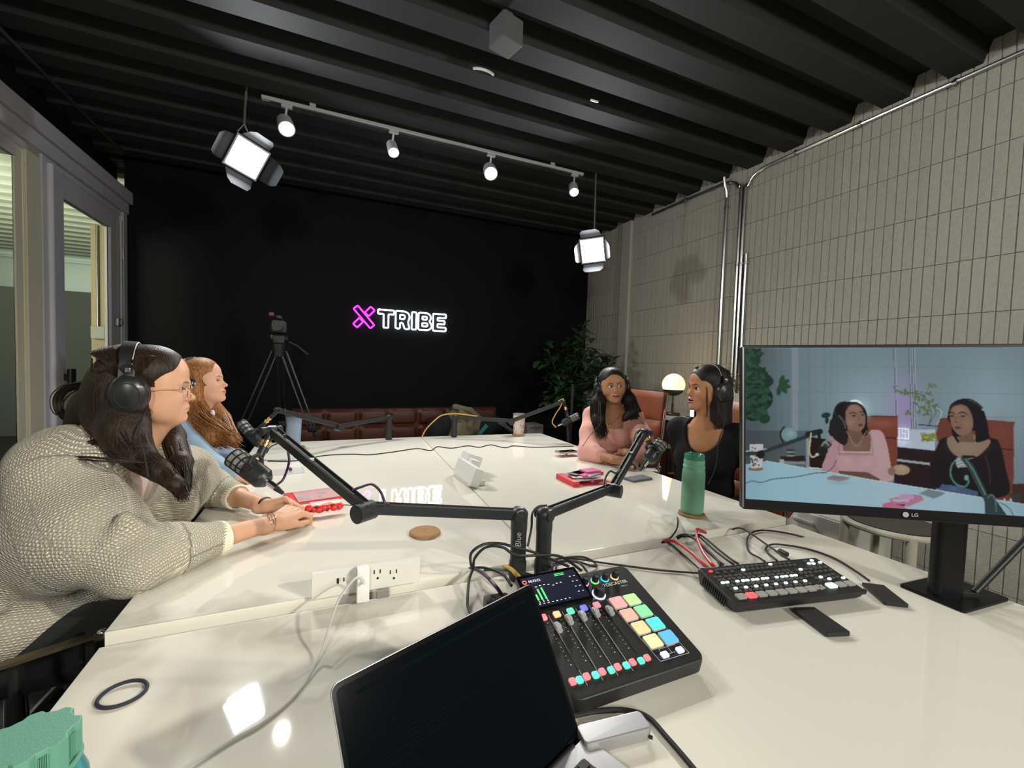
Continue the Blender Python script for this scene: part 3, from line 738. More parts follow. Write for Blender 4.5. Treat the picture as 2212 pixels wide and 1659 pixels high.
m_blk = mat('black_plastic'); m_blkm = mat('black_metal_arm', (.028, .030, .033), .38, metal=.3, bump=(400, .1))
m_rub = mat('black_rubber', (.012, .012, .013), .6); m_chr = mat('chrome', (.8, .8, .8), .12, metal=1); m_brass = mat('brass_thread', (.75, .50, .18), .25, metal=1)
m_grille = mat('mic_grille_mesh', (.40, .40, .37), .5, metal=.4, bump=(900, 1.0)); m_cork = mat('cork', (.40, .22, .095), .85, bump=(350, .5), noise=(130, .7))
m_slot = mat('dark_slot', (.008, .008, .009), .5)
def cable(name, pts, r, m, label, cat='cable', group=None, n=8):
    t = MB().tube(spline(pts, n), r, 8).build(name, m); return tag(t, label, cat, group)
def depth_of(P): return float((np.array(P)-CAM) @ RC @ np.array([0, 0, -1]))
def on(u, v, P, L, far):
    r = ray(u, v); o = CAM-np.array(P); a = r@r; b = 2*r@o; c = o@o-L*L; D = max(b*b-4*a*c, 0)
    return CAM + r*((-b+(1 if far else -1)*D**.5)/(2*a))

# ------------------------------------------------------------------ boom arms and microphones
def boom(P, z0, E, Hd, label, rp=.023, knob=-1, txt=False):
    """P pole xy, z0 standing height, E elbow, Hd head joint"""
    P3 = Vector((P[0], P[1], E[2] if False else P[2])); E = Vector(E); Hd = Vector(Hd)
    t = thing('boom_arm', (P[0], P[1], z0), label, 'microphone arm', 'microphone boom arms')
    MB().lathe([(rp*.9, z0), (rp*1.05, z0+.004), (rp*1.05, z0+.05), (rp*.96, z0+.055), (rp*.96, P3.z-.055), (rp, P3.z-.045), (rp, P3.z-.018)], 28, Matrix.Translation((P3.x, P3.y, 0))).build('pole', m_blkm, t)
    prof = [(-.0135, -.0105), (-.010, -.0145), (.010, -.0145), (.0135, -.0105), (.0135, .0125), (.0085, .0145), (.0085, .0085), (-.0085, .0085), (-.0085, .0145), (-.0135, .0125)]
    slot = [(-.008, .002), (.008, .002), (.008, .0095), (-.008, .0095)]
    d1 = (E-P3).normalized(); h = MB().sphere(P3, rp*1.08, 24, 14, (1, 1, .85)); h.cyl(P3+Vector((0, 0, -.04)), P3+Vector((0, 0, -.0)), rp*1.02, seg=28)
    h.cyl(P3-d1.cross(Vector((0, 0, 1))).normalized()*.024, P3+d1.cross(Vector((0, 0, 1))).normalized()*.024, .017, seg=24)
    h.build('hinge', m_blkm, t)
    a1 = MB().sweep([P3+d1*.005, E-d1*.012], prof).build('lower_arm', m_blkm, t)
    MB().sweep([P3+d1*.05, E-d1*.05], slot).build('cable_cover', m_slot, a1)
    d2 = (Hd-E).normalized(); L2 = (Hd-E).length
    a2 = MB().sweep([E+d2*-.014, Hd], prof).build('upper_arm', m_blkm, t)
    MB().sweep([E+d2*.05, E+d2*(L2*.52)], slot).sweep([E+d2*(L2*.55), Hd-d2*.05], slot).build('cable_cover', m_slot, a2)
    MB().box(E+d2*(L2*.535)+Vector((0, 0, .011)), (.012, .018, .006), bev=.001).build('cable_clip', m_alu, a2)
    sd = d2.cross(Vector((0, 0, 1))).normalized(); view = (Vector(CAM)-E).normalized(); sd = sd if sd.dot(view) > 0 else -sd
    MB().cyl(E-sd*.022-Vector((0, 0, .010)), E+sd*.030-Vector((0, 0, .010)), .0245, .0235, seg=32).cyl(E+sd*.029-Vector((0, 0, .010)), E+sd*.031-Vector((0, 0, .010)), .019, seg=32).build('elbow_knob', m_blkm, t)
    MB().cyl(Hd-sd*.028, Hd+sd*.034, .0125, .0125, seg=24).box(Hd, (.03, .03, .03), bev=.006).build('head_knob', m_blkm, t)
    if txt:
        vs, fs = text_mesh('Blue', .023, .0004)
        n = (Vector(CAM)-P3); n.z = 0; n.normalize(); up = Vector((0, 0, 1)); sx = up; sy = n.cross(sx)   # text runs upward
        M = Matrix((sx, sy, n)).transposed().to_4x4(); M.translation = Vector((P3.x, P3.y, P3.z-.062))+n*(rp*1.03)
        MB().add(vs, fs, M).build('lettering', mat('pale_print', (.35, .35, .36), .4), t, smooth=False)
    return t
def microphone(Ht, G, Rr, label, sc=1.0):
    """Ht arm head, G grille tip, Rr rear end of the body"""
    Ht, G, Rr = Vector(Ht), Vector(G), Vector(Rr); ax = (G-Rr).normalized(); L = (G-Rr).length; c = Rr+ax*(L*.42)
    t = thing('microphone', c, label, 'microphone', 'microphones on the boom arms')
    M = Matrix.Translation(Rr) @ ax.to_track_quat('Z', 'Y').to_matrix().to_4x4(); r = .031*sc
    MB().lathe([(.010*sc, 0), (r*.62, 0), (r*.80, L*.06), (r*.98, L*.12), (r*1.0, L*.50), (r*.9, L*.53)], 32, M).build('body', m_blkm, t)
    MB().lathe([(r*.88, L*.50), (r*.90, L*.93), (r*.84, L*.975), (0.0001, L*.985)], 32, M, caps=False).build('grille', m_grille, t)
    cg = MB()
    for z in (.52, .66, .80, .95): cg.lathe([(r*.90, L*(z-.016)), (r*.99, L*(z-.012)), (r*.99, L*(z+.012)), (r*.90, L*(z+.016))], 32, M, caps=False)
    for k in range(8):
        a = k*PI/4; cg.cyl(M @ Vector((r*.94*math.cos(a), r*.94*math.sin(a), L*.5)), M @ Vector((r*.94*math.cos(a), r*.94*math.sin(a), L*.95)), .0016*sc, seg=6)
    cg.cyl(M @ Vector((-r*.9, 0, L*.982)), M @ Vector((r*.9, 0, L*.982)), .0022*sc, seg=6); cg.cyl(M @ Vector((0, -r*.9, L*.982)), M @ Vector((0, r*.9, L*.982)), .0022*sc, seg=6)
    cg.build('cage', m_blk, t)
    d = (Ht-c); sd = ax.cross(d).normalized(); y = c+d.normalized()*.045*sc
    yk = MB().tube([c+sd*r*1.15, c+sd*r*1.15+d.normalized()*.028*sc, y+sd*.012, y-sd*.012, c-sd*r*1.15+d.normalized()*.028*sc, c-sd*r*1.15], .0065*sc, 8, flat=1.0)
    yk.cyl(c+sd*r*.9, c+sd*r*1.42, .012*sc, .010*sc, seg=20).cyl(c-sd*r*.9, c-sd*r*1.42, .012*sc, .010*sc, seg=20)
    yk.cyl(y, y+(Ht-y)*.35, .012*sc, seg=16).build('swivel_mount', m_blk, t)
    MB().cyl(y+(Ht-y)*.33, y+(Ht-y)*.62, .0085*sc, seg=20).cyl(y+(Ht-y)*.40, y+(Ht-y)*.47, .0135*sc, seg=20).cyl(y+(Ht-y)*.54, y+(Ht-y)*.58, .0125*sc, seg=20).build('thread_adapter', m_brass, t)
    MB().cyl(y+(Ht-y)*.60, Ht, .011*sc, seg=16).build('stem', m_blk, t)
    MB().cyl(Rr-ax*.034*sc, Rr+ax*.004, .0095*sc, .0095*sc, seg=20).build('plug', m_chr, t)
    MB().cyl(Rr-ax*.060*sc, Rr-ax*.034*sc, .0050*sc, .0085*sc, seg=16).build('plug_boot', m_rub, t)
    return Rr-ax*.060*sc, ax
m_purple = mat('purple_cable', (.060, .028, .075), .4); m_green = mat('green_cable', (.045, .10, .075), .4); m_yel = mat('yellow_cable', (.62, .40, .05), .45)
BOOM = {}
P1 = (.503, 1.075, .905); E1 = (.10, 1.14, .945); H1 = on(588, 930, E1, .44, True)
boom(P1, ZN, E1, H1, 'black boom arm whose pole stands on the near table, stretching left to the cream-sweatered woman', txt=True)
g1 = atd(503, 985, depth_of(H1)-.05); r1 = atd(577, 1040, depth_of(H1)-.07)
c1, a1 = microphone(H1, g1, r1, 'black and grey microphone nearest the woman in the cream sweater')
P2 = (.572, 1.055, .905); E2 = (.955, 1.255, .893); H2 = on(1392, 934, E2, .43, True)
boom(P2, ZN, E2, H2, 'black boom arm standing on the near table, rising right toward the woman in black')
g2 = atd(1431, 955, depth_of(H2)+.03); r2 = atd(1399, 995, depth_of(H2)-.01)
c2, a2 = microphone(H2, g2, r2, 'microphone with green cable in front of the woman in black')
P3_ = (.440, 3.27, .905); E3 = (.09, 3.08, .878); H3 = on(601, 886, E3, .44, False)
boom(P3_, ZT, E3, H3, 'black boom arm at the far left table edge, reaching to the red-haired woman')
g3 = atd(520, 912, depth_of(H3)-.02); r3 = atd(563, 962, depth_of(H3)-.06)
c3, a3 = microphone(H3, g3, r3, 'black and grey microphone just behind the nearest left one, pointed at the red-haired woman')
P4_ = (.940, 3.27, .900); E4 = (1.34, 3.06, .889); H4 = atd(1217, 868, depth_of((1.686, 2.887, 1.05)))
boom(P4_, ZT, E4, H4, 'black boom arm at the far right table edge, yellow cable along it')
g4 = atd(1251, 897, depth_of(H4)-.03); r4 = atd(1214, 915, depth_of(H4)-.02)
c4, a4 = microphone(H4, g4, r4, 'microphone with yellow cable beside the woman in pink', .95)
def dpt(pts, d): return [tuple(atd(u, v, dd)) for (u, v), dd in zip(pts, d)]
d1 = depth_of(H1)
cable('microphone_cable', [tuple(c1)]+dpt([(597, 1050), (612, 1035), (624, 1000), (622, 975)], [d1-.06, d1-.05, d1-.02, d1])+[tuple(Vector(H1)*.85+Vector(E1)*.15+Vector((0, 0, .018)))], .0035, m_purple, 'purple microphone cable looping under the nearest left microphone', 'cable')
e1 = depth_of(E1)
cable('microphone_cable', [tuple(Vector(H1)*.12+Vector(E1)*.88+Vector((0, 0, .018)))]+dpt([(780, 1052), (803, 1046), (822, 1062), (832, 1086)], [e1+.02, e1+.02, e1, e1-.02])+[tuple(Vector(P1)*.14+Vector(E1)*.86+Vector((0, 0, .012)))], .0035, m_purple, 'purple cable arching over the elbow of the left near boom arm', 'cable')
d2 = depth_of(H2)
cable('microphone_cable', [tuple(c2)]+dpt([(1395, 1010), (1384, 1014), (1374, 1003), (1368, 980), (1372, 940), (1382, 928)], [d2-.02, d2-.03, d2-.04, d2-.04, d2-.04, d2-.02])+[tuple(Vector(H2)*.9+Vector(E2)*.1+Vector((0, 0, .018)))], .0038, m_green, 'green cable looping around the microphone of the woman in black', 'cable')
e2 = depth_of(E2)
cable('microphone_cable', [tuple(Vector(H2)*.2+Vector(E2)*.8+Vector((0, 0, .018)))]+dpt([(1330, 1022), (1318, 1018), (1308, 1032), (1304, 1050)], [e2+.03, e2+.02, e2-.01, e2-.03])+[tuple(Vector(P2)*.12+Vector(E2)*.88+Vector((0, 0, .012)))], .0038, m_green, 'green cable arching over the elbow of the right near boom arm', 'cable')
d4 = depth_of(H4)
cable('microphone_cable', [tuple(c4)]+dpt([(1200, 922), (1193, 912), (1200, 895), (1210, 880)], [d4-.03, d4-.03, d4-.03, d4-.02])+[tuple(Vector(H4)+Vector((0, 0, .02)))]+[tuple(Vector(H4)*.9+Vector(E4)*.1+Vector((0, 0, .020)))], .0042, m_yel, 'yellow cable hanging from the microphone of the woman in pink', 'cable')
d4 = depth_of(P4_)
cable('microphone_cable', [tuple(Vector(P4_)*.6+Vector(E4)*.4+Vector((0, 0, .016))), tuple(Vector(P4_)*.96+Vector(E4)*.04+Vector((0, 0, .024)))]+dpt([(955, 897), (935, 912), (920, 928), (912, 943)], [d4, d4, d4, d4-.01])+[(.69, 3.352, .70)], .0048, m_yel, 'thick yellow cable bending down to the joint of the far tables', 'cable')
d3 = depth_of(H3)
cable('microphone_cable', [tuple(c3)]+dpt([(585, 965), (612, 950), (618, 920), (616, 895)], [d3-.05, d3-.03, d3-.01, d3])+[tuple(Vector(H3)*.9+Vector(E3)*.1+Vector((0, 0, .018)))], .0032, m_rub, 'black cable of the second left microphone', 'cable')

# ------------------------------------------------------------------ things lying on the far tables
def T(u, v, z=ZT): return atz(u, v, z)
def coaster(p, label, r=.052, z=ZT):
    return tag(MB().lathe([(r-.004, z), (r, z+.002), (r, z+.008), (r-.004, z+.011)], 40, Matrix.Translation((p[0], p[1], 0))).build('coaster', m_cork), label, 'coaster', 'cork coasters')
p = T(918, 1153); co = coaster(p, 'cork coaster lying bare on the table below the left boom arm')
vs, fs = text_mesh('E', .012, 0); MB().add(vs, fs, Matrix.Translation((p[0], p[1]+.006, ZT+.0112)) @ Matrix.Rotation(.1, 4, 'Z')).build('branded_mark', mat('burnt_mark', (.12, .06, .03), .8), co, smooth=False)
m_bot = mat('frosted_green_plastic', (.15, .36, .24), .45, trans=.0, spec=.5); m_botcap = mat('dark_green_plastic', (.045, .20, .12), .25)
p = T(1494, 1112); coaster((p[0], p[1]), 'cork coaster under the green bottle')
t = thing('water_bottle', (p[0], p[1], ZT+.011), 'frosted green water bottle with dark green cap on a cork coaster', 'bottle')
dd = depth_of((p[0], p[1], .85)); r = 23.5/FPX*dd; zt = aty(1495, 978, p[1])[2]; M = Matrix.Translation((p[0], p[1], ZT+.011)); Hh = zt-ZT-.011
MB().lathe([(r*.86, 0), (r*.97, .006), (r, .02), (r, Hh*.62), (r*.97, Hh*.70), (r*.90, Hh*.745)], 40, M).build('body', m_bot, t)
MB().lathe([(r*.905, Hh*.52), (r*1.005, Hh*.522), (r*1.005, Hh*.528), (r*.905, Hh*.53)], 40, M, caps=False).build('seam_ring', m_bot, t)
MB().lathe([(r*.92, Hh*.745), (r*.95, Hh*.75), (r*.95, Hh*.79), (r*.90, Hh*.80), (r*.90, Hh*.83), (r*.92, Hh*.835), (r*.90, Hh*.89)], 40, M).box((p[0]+r*.98, p[1], ZT+Hh*.80), (.012, .018, .010), bev=.003).build('collar', m_bot, t)
MB().lathe([(r*.86, Hh*.88), (r*.88, Hh*.96), (r*.80, Hh*.985), (r*.78, Hh*.97), (r*.70, Hh*.95), (0.001, Hh*.95)], 40, M, caps=False).build('cap', m_botcap, t)
# patterned tumbler
p = T(1118, 940); p[1] -= .02; coaster(p, 'cork coaster under the flower-patterned tumbler', .055)
t = thing('tumbler', (p[0], p[1], ZT+.011), 'pale pink tumbler patterned with small dark flowers, clear lid', 'tumbler')
dd = depth_of((p[0], p[1], .83)); r0, r1_ = 11/FPX*dd, 13.2/FPX*dd; Hh = aty(1121, 893, p[1])[2]-ZT-.011; M = Matrix.Translation((p[0], p[1], ZT+.011))
MB().lathe([(r0*.95, 0), (r0, .004), (r1_, Hh*.93), (r1_*.97, Hh*.94)], 36, M).build('cup', mat('pale_pink_enamel', (.66, .52, .48), .3), t)
mbp = MB(); rr = random.Random(5)
for k in range(46):
    a = rr.uniform(0, 2*PI); h = rr.uniform(.06, .90)*Hh; rad = r0+(r1_-r0)*h/Hh+.0008; s = rr.uniform(.0035, .0075)
    cxx = Vector((rad*math.cos(a), rad*math.sin(a), h)); nn = Vector((math.cos(a), math.sin(a), 0)); tx = Vector((-math.sin(a), math.cos(a), 0)); tz = Vector((0, 0, 1))
    ring = [cxx+(tx*math.cos(b)+tz*math.sin(b))*s*(1+.22*math.cos(5*b))-nn*(s*s*.5*math.cos(b)**2/rad) for b in np.linspace(0, 2*PI, 20, endpoint=False)]
    mbp.add([tuple(M @ v) for v in ring], [tuple(range(20))])
mbp.build('flower_print', mat('maroon_print', (.22, .05, .06), .5), t)
MB().lathe([(r1_*1.03, Hh*.94), (r1_*1.05, Hh*.95), (r1_*1.05, Hh*.985), (r1_*.95, Hh), (r1_*.9, Hh*.97), (.001, Hh*.965)], 36, M, caps=False).build('lid', mat('smoky_clear_lid', (.5, .5, .52), .1, trans=.6), t)
# light blue tumbler
p = T(652, 972); q_ = T(634, 967)
coaster((q_[0]+.02, q_[1]-.01), 'cork coaster under the light blue tumbler', .05)
t = thing('tumbler', (q_[0], q_[1], ZT+.011), 'tall light blue insulated tumbler with grey lid beside the far left arm', 'tumbler')
dd = depth_of((q_[0], q_[1], .85)); r = 16/FPX*dd; Hh = aty(634, 893, q_[1])[2]-ZT-.011; M = Matrix.Translation((q_[0], q_[1], ZT+.011))
MB().lathe([(r*.80, 0), (r*.84, .004), (r*.9, Hh*.4), (r*1.0, Hh*.9), (r*.98, Hh*.92)], 36, M).build('cup', mat('powder_blue_coating', (.27, .35, .47), .4), t)
MB().lathe([(r*.97, Hh*.92), (r*1.0, Hh*.93), (r*1.0, Hh*.98), (r*.9, Hh), (0.001, Hh)], 36, M, caps=False).build('lid', mat('dark_fixture_grey'), t)
# phones
def phone(pts, z, th, label, mbody, mscreen, grip=None):
    P = [atz(u, v, z) for u, v in pts]; c = sum(P)/4; ex = (P[1]-P[0]+P[2]-P[3])/2; x = ex/np.linalg.norm(ex); L = .150
    M = frame((c[0], c[1], z-th/2), x); t = thing('smartphone', (c[0], c[1], z-th), label, 'phone', None)
    b = MB().rbox((0, 0, 0), (L, .074, th), .010, bev=.0015); b.v = [tuple(M @ Vector(v)) for v in b.v]; b.build('case', mbody, t)
    b = MB().rbox((0, 0, th/2+.0003), (L-.007, .067, .0006), .008); b.v = [tuple(M @ Vector(v)) for v in b.v]; b.build('screen', mscreen, t)
    if grip:
        MB().lathe([(.019, ZT), (.020, ZT+.003), (.008, ZT+.006), (.007, z-th-.004), (.018, z-th)], 24, Matrix.Translation((c[0], c[1], 0))).build('grip_stand', grip, t)
phone([(1195, 971), (1236, 969), (1252, 977), (1212, 981)], ZT+.030, .009, 'dark-screened phone in a pink case resting on its round grip', mat('pink_case', (.50, .30, .27), .45), mat('phone_glass', (.02, .02, .03), .05, coat=1), mat('pink_case'))
phone([(1343, 1031), (1392, 1023), (1419, 1032), (1357, 1041)], ZT+.010, .010, 'phone with blue-grey back lying beside the woman in black', mat('grey_case', (.09, .10, .11), .4), mat('blue_grey_back', (.16, .21, .27), .25))
t = thing('paper_slip', (1.64, 1.86, ZT), 'small white paper slip behind the blue-grey phone', 'paper')
q1 = T(1388, 1015); MB().box((q1[0]+.02, q1[1]+.01, ZT+.0012), (.14, .09, .0012), Matrix.Rotation(-.5, 3, 'Z')).build('sheet', mat('paper_white', (.72, .71, .68), .7), t)

# gift packs: red frame, clear bag with sweets
m_red = mat('red_card', (.62, .035, .045), .35); m_pink = mat('pink_foil', (.62, .12, .32), .25); m_clear = mat('clear_film', (.9, .88, .88), .12, alpha=.28); m_dk = mat('dark_wrapper', (.06, .03, .03), .35); m_silv = mat('silver_foil', (.45, .42, .42), .25, metal=.7)
def gift(c, ang, w, d, label, stacked=False, seed=1):
    M = Matrix.Translation((c[0], c[1], ZT)) @ Matrix.Rotation(ang, 4, 'Z'); rr = random.Random(seed)
    t = thing('gift_pack', (c[0], c[1], ZT), label, 'gift pack', 'red gift packs on the far tables')
    def B(nm, items, m):
        b = MB()
        for cc, dd_, rz in items: b.box(cc, dd_, Matrix.Rotation(rz, 3, 'Z'), bev=.002)
        b.v = [tuple(M @ Vector(v)) for v in b.v]; return b.build(nm, m, t)
    h = .026 if stacked else .012
    B('card_tray', [((0, 0, .002), (w, d, .004), 0), ((-w/2+.018, 0, h/2), (.036, d, h), 0), ((0, d/2-.004, h/2), (w, .008, h), 0)], m_red)
    B('clear_window', [((.015, 0, h-.001), (w-.03, d-.01, .002), 0)], m_clear)
    it = [((rr.uniform(-w*.3, w*.42), rr.uniform(-d*.35, d*.35), h*.45), (rr.uniform(.015, .03), rr.uniform(.012, .02), h*.5), rr.uniform(0, 3)) for _ in range(9)]
    B('sweets', it[:5], m_dk); B('sweets', it[5:], m_pink)
    if stacked:
        B('pink_pouch', [((.02, .01, h+.010), (w*.62, d*.55, .014), .3), ((.045, .015, h+.020), (w*.4, d*.4, .010), .1)], m_pink)
        B('silver_pouch', [((-.02, -.02, h+.006), (w*.6, d*.35, .008), -.2), ((.03, -.035, h+.012), (w*.4, .03, .006), .4)], m_silv)
        B('dark_card', [((-.035, .01, h+.016), (w*.42, d*.34, .002), .35)], m_dk)
        B('bag_knot', [((.10, .0, h+.008), (.020, .03, .016), .5)], m_red)
    return t
p = T(1262, 1040); gift((p[0]+.005, p[1]+.01), .02, .235, .165, 'red and pink gift pack with foil pouches piled on it, before the woman in pink', True, 4)
p = T(688, 1076); gift((p[0]-.005, p[1]+.02), .20, .235, .15, 'flat red-edged clear gift pack lying behind the clasped hands', False, 9)
# red toy packet in the hands
p = atz(703, 1096, ZT+.03); M = Matrix.Translation(Vector(p)) @ Matrix.Rotation(.15, 4, 'Z')
t = thing('sweet_packet', p, 'shiny red sweet packet held in the clasped hands', 'packet')
b = MB()
for k in range(7):
    x = -.055+k*.017; b.sphere((x, .004*math.sin(k*2.1), .003*math.cos(k*1.7)), .017, 14, 8, (1, .95, .85))
b.v = [tuple(M @ Vector(v)) for v in b.v]; b.build('packet', mat('glossy_red', (.75, .03, .03), .2), t)
b = MB()
for k in range(6): b.sphere((-.05+k*.018, -.014, .010*math.sin(k*1.9)), .006, 10, 6, (1, .6, 1))
b.v = [tuple(M @ Vector(v)) for v in b.v]; b.build('printed_spots', m_dk, t)
b = MB().box((.0, .004, .017), (.10, .03, .003), Matrix.Rotation(.2, 3, 'X')); b.v = [tuple(M @ Vector(v)) for v in b.v]; b.build('film_flap', m_clear, t)
MB().tube([tuple(M @ Vector(q)) for q in ((.05, 0, .0), (.075, .002, -.002), (.092, -.002, -.006))], .0018, 6).build('twist_tie', m_rub, t)

# clear packet near the red-haired woman, maroon clip
p = T(610, 1020); tag(MB().rbox((p[0], p[1], ZT+.003), (.20, .13, .005), .012, Matrix.Rotation(.12, 3, 'Z'), bev=.001).build('plastic_sleeve', mat('milky_film', (.72, .70, .70), .15, alpha=.45)), 'clear plastic sleeve lying before the red-haired woman', 'plastic sleeve')
p = T(627, 1016, ZT+.01); tag(MB().box((p[0], p[1], ZT+.0165), (.012, .02, .016), Matrix.Rotation(.3, 3, 'Z'), bev=.003).box((p[0]+.004, p[1]+.012, ZT+.012), (.008, .012, .008), bev=.002).build('hair_clip', mat('maroon_plastic', (.10, .02, .04), .35)), 'tiny maroon clip on the clear plastic sleeve', 'clip')
# long black cable across the tables
zc = ZT+.0035
cable('cable', [tuple(T(u, v, zc)) for u, v in ((578, 996), (640, 995), (700, 984), (760, 981), (800, 982), (850, 976), (900, 969), (930, 973), (945, 965), (975, 968), (1010, 963), (1035, 966), (1060, 961), (1090, 967), (1110, 963), (1150, 966), (1200, 965), (1238, 964))], .0030, m_rub, 'long thin black cable wandering across the two far tables')
# centre power box with a charger
t = thing('power_box', T(990, 1030), 'white power unit rising from the joint of the far tables', 'power outlet')
A_ = atz(955, 1008, ZT+.03); c = T(985, 1030); ang = math.radians(-88)
R_ = Matrix.Rotation(math.radians(2.4), 3, 'Z')
MB().box((.655, 2.02, ZT+.045), (.045, .26, .088), R_ @ Matrix.Rotation(.35, 3, 'Y'), bev=.004).build('housing', m_white, t)
MB().box((.665, 2.02, ZT+.012), (.09, .20, .024), R_, bev=.003).build('base', m_edge, t)
t = thing('charger', (.70, 2.16, ZT+.06), 'white block charger plugged into the centre power unit', 'charger')
MB().box((.718, 2.16, ZT+.078), (.085, .10, .058), R_ @ Matrix.Rotation(.35, 3, 'Y'), bev=.006).build('block', m_white, t)
MB().box((.700, 2.07, ZT+.070), (.05, .05, .05), R_ @ Matrix.Rotation(.35, 3, 'Y'), bev=.005).build('plug_block', m_white, t)

# front power panel standing in the joint between near and far tables
t = thing('outlet_strip', (.108, 1.118, ZN), 'white outlet panel standing in the joint between near and far table', 'power outlet')
x0, x1, z0_, z1_ = -.023, .236, .742, .806
MB().box(((x0+x1)/2, 1.118, (z0_+z1_)/2), (x1-x0, .014, z1_-z0_), bev=.0015).build('faceplate', mat('white_satin', (.62, .61, .56), .3), t)
def fx(u, v): return aty(u, v, 1.110)
ps = MB()
for u in (815, 850):
    a = fx(u, 1242)
    for du, w_ in ((-6.5, .0025), (6.5, .0025)): q_ = fx(u+du, 1236-(.15*(du+6))); ps.box((q_[0], 1.1105, q_[2]), (w_, .002, .0095))
    q_ = fx(u+1, 1249); ps.lathe([(.0028, -.001), (.0028, .001)], 12, Matrix.Translation((q_[0], 1.1105, q_[2])) @ Matrix.Rotation(PI/2, 4, 'X'))
ps.build('outlet_slots', m_slot, t)
us = MB(); q_ = fx(730, 1255); us.box((q_[0], 1.1105, q_[2]), (.005, .002, .013)); q_ = fx(743, 1252); us.box((q_[0], 1.1105, q_[2]), (.0025, .002, .009)); us.build('usb_ports', m_slot, t)
MB().box((.075, 1.105, .727), (.03, .012, .028), bev=.001).box((.142, 1.105, .727), (.03, .012, .028), bev=.001).build('bracket', mat('brushed_alu', (.42, .42, .42), .3, metal=.9), t)
t = thing('charger', (.098, 1.09, .76), 'tall white phone charger plugged into the front outlet panel', 'charger')
q_ = aty(780, 1262, 1.095); MB().box((q_[0]+.004, 1.094, .771), (.030, .028, .085), bev=.004).build('body', m_white, t)
MB().cyl((q_[0]+.004, 1.082, .785), (q_[0]+.004, 1.066, .783), .0045, .0035).build('plug', m_white, t)
zc = ZN+.003
cable('charging_cable', [(q_[0]+.004, 1.068, .783), tuple(aty(770, 1248, 1.05)), tuple(aty(735, 1290, 1.0))]+[tuple(atz(u, v, z)) for u, v, z in ((712, 1350, ZN+.05), (690, 1420, ZN+.012), (640, 1500, zc), (570, 1560, zc), (500, 1600, zc), (410, 1659, zc), (330, 1720, zc))], .0025, mat('white_cable', (.52, .52, .50), .4), 'white charging cable running from the panel charger to the front edge')

# hair tie, teal bottle
p = T(265, 1503, ZN); tag(MB().tube([(p[0]+.033*math.cos(a), p[1]+.030*math.sin(a), ZN+.0032+.002*max(0, math.sin(a))) for a in np.linspace(0, 2*PI, 48, endpoint=False)], .0031, 8, closed=True).build('hair_tie', mat('navy_elastic', (.018, .018, .035), .7)), 'dark navy elastic hair tie lying on the near table', 'hair tie')
c = atd(62, 1590, .44); t = thing('water_bottle', (c[0], c[1], ZN), 'translucent cyan water bottle with mint green screw cap at the corner', 'bottle')
M = Matrix.Translation((c[0], c[1], ZN)) @ Matrix.Rotation(.3, 4, 'Z'); hb = c[2]-ZN
m_cy = mat('cyan_bottle_plastic', (.10, .62, .70), .06, trans=.75, ior=1.2)
MB().lathe([(.038, 0), (.044, .004), (.0455, .02), (.0455, hb-.075), (.044, hb-.058), (.038, hb-.042), (.032, hb-.036), (.032, hb-.02)], 48, M).build('body', m_cy, t)
m_mint = mat('mint_plastic', (.10, .28, .20), .5, bump=(500, .15))
def lobes(r, k=.0014): return [(r*(1+k/r*1.6*(1 if math.cos(8*a) > .2 else -1 if math.cos(8*a) < -.2 else 0))*math.cos(a), r*(1+k/r*1.6*(1 if math.cos(8*a) > .2 else -1 if math.cos(8*a) < -.2 else 0))*math.sin(a)) for a in np.linspace(0, 2*PI, 96, endpoint=False)]
b = MB().prism(lobes(.0365), hb-.036, hb, bev=.0022); b.v = [tuple(M @ Vector(v)) for v in b.v]; cap_ = b.build('cap', m_mint, t)
rg = MB()
for k in range(8):
    for j in range(6): a = (k+.5)*PI/4+(j-2.5)*.035; rg.box((math.cos(a)*.0352, math.sin(a)*.0352, hb-.018), (.0016, .0007, .024), Matrix.Rotation(a, 3, 'Z'))
rg.v = [tuple(M @ Vector(v)) for v in rg.v]; rg.build('grip_ridges', m_mint, cap_)
MB().tube([tuple(M @ Vector((.0372*math.cos(a), .0372*math.sin(a), hb-.040+.004*math.cos(a)))) for a in np.linspace(0, 2*PI, 40, endpoint=False)], .0030, 8, closed=True).build('retaining_loop', m_mint, t)

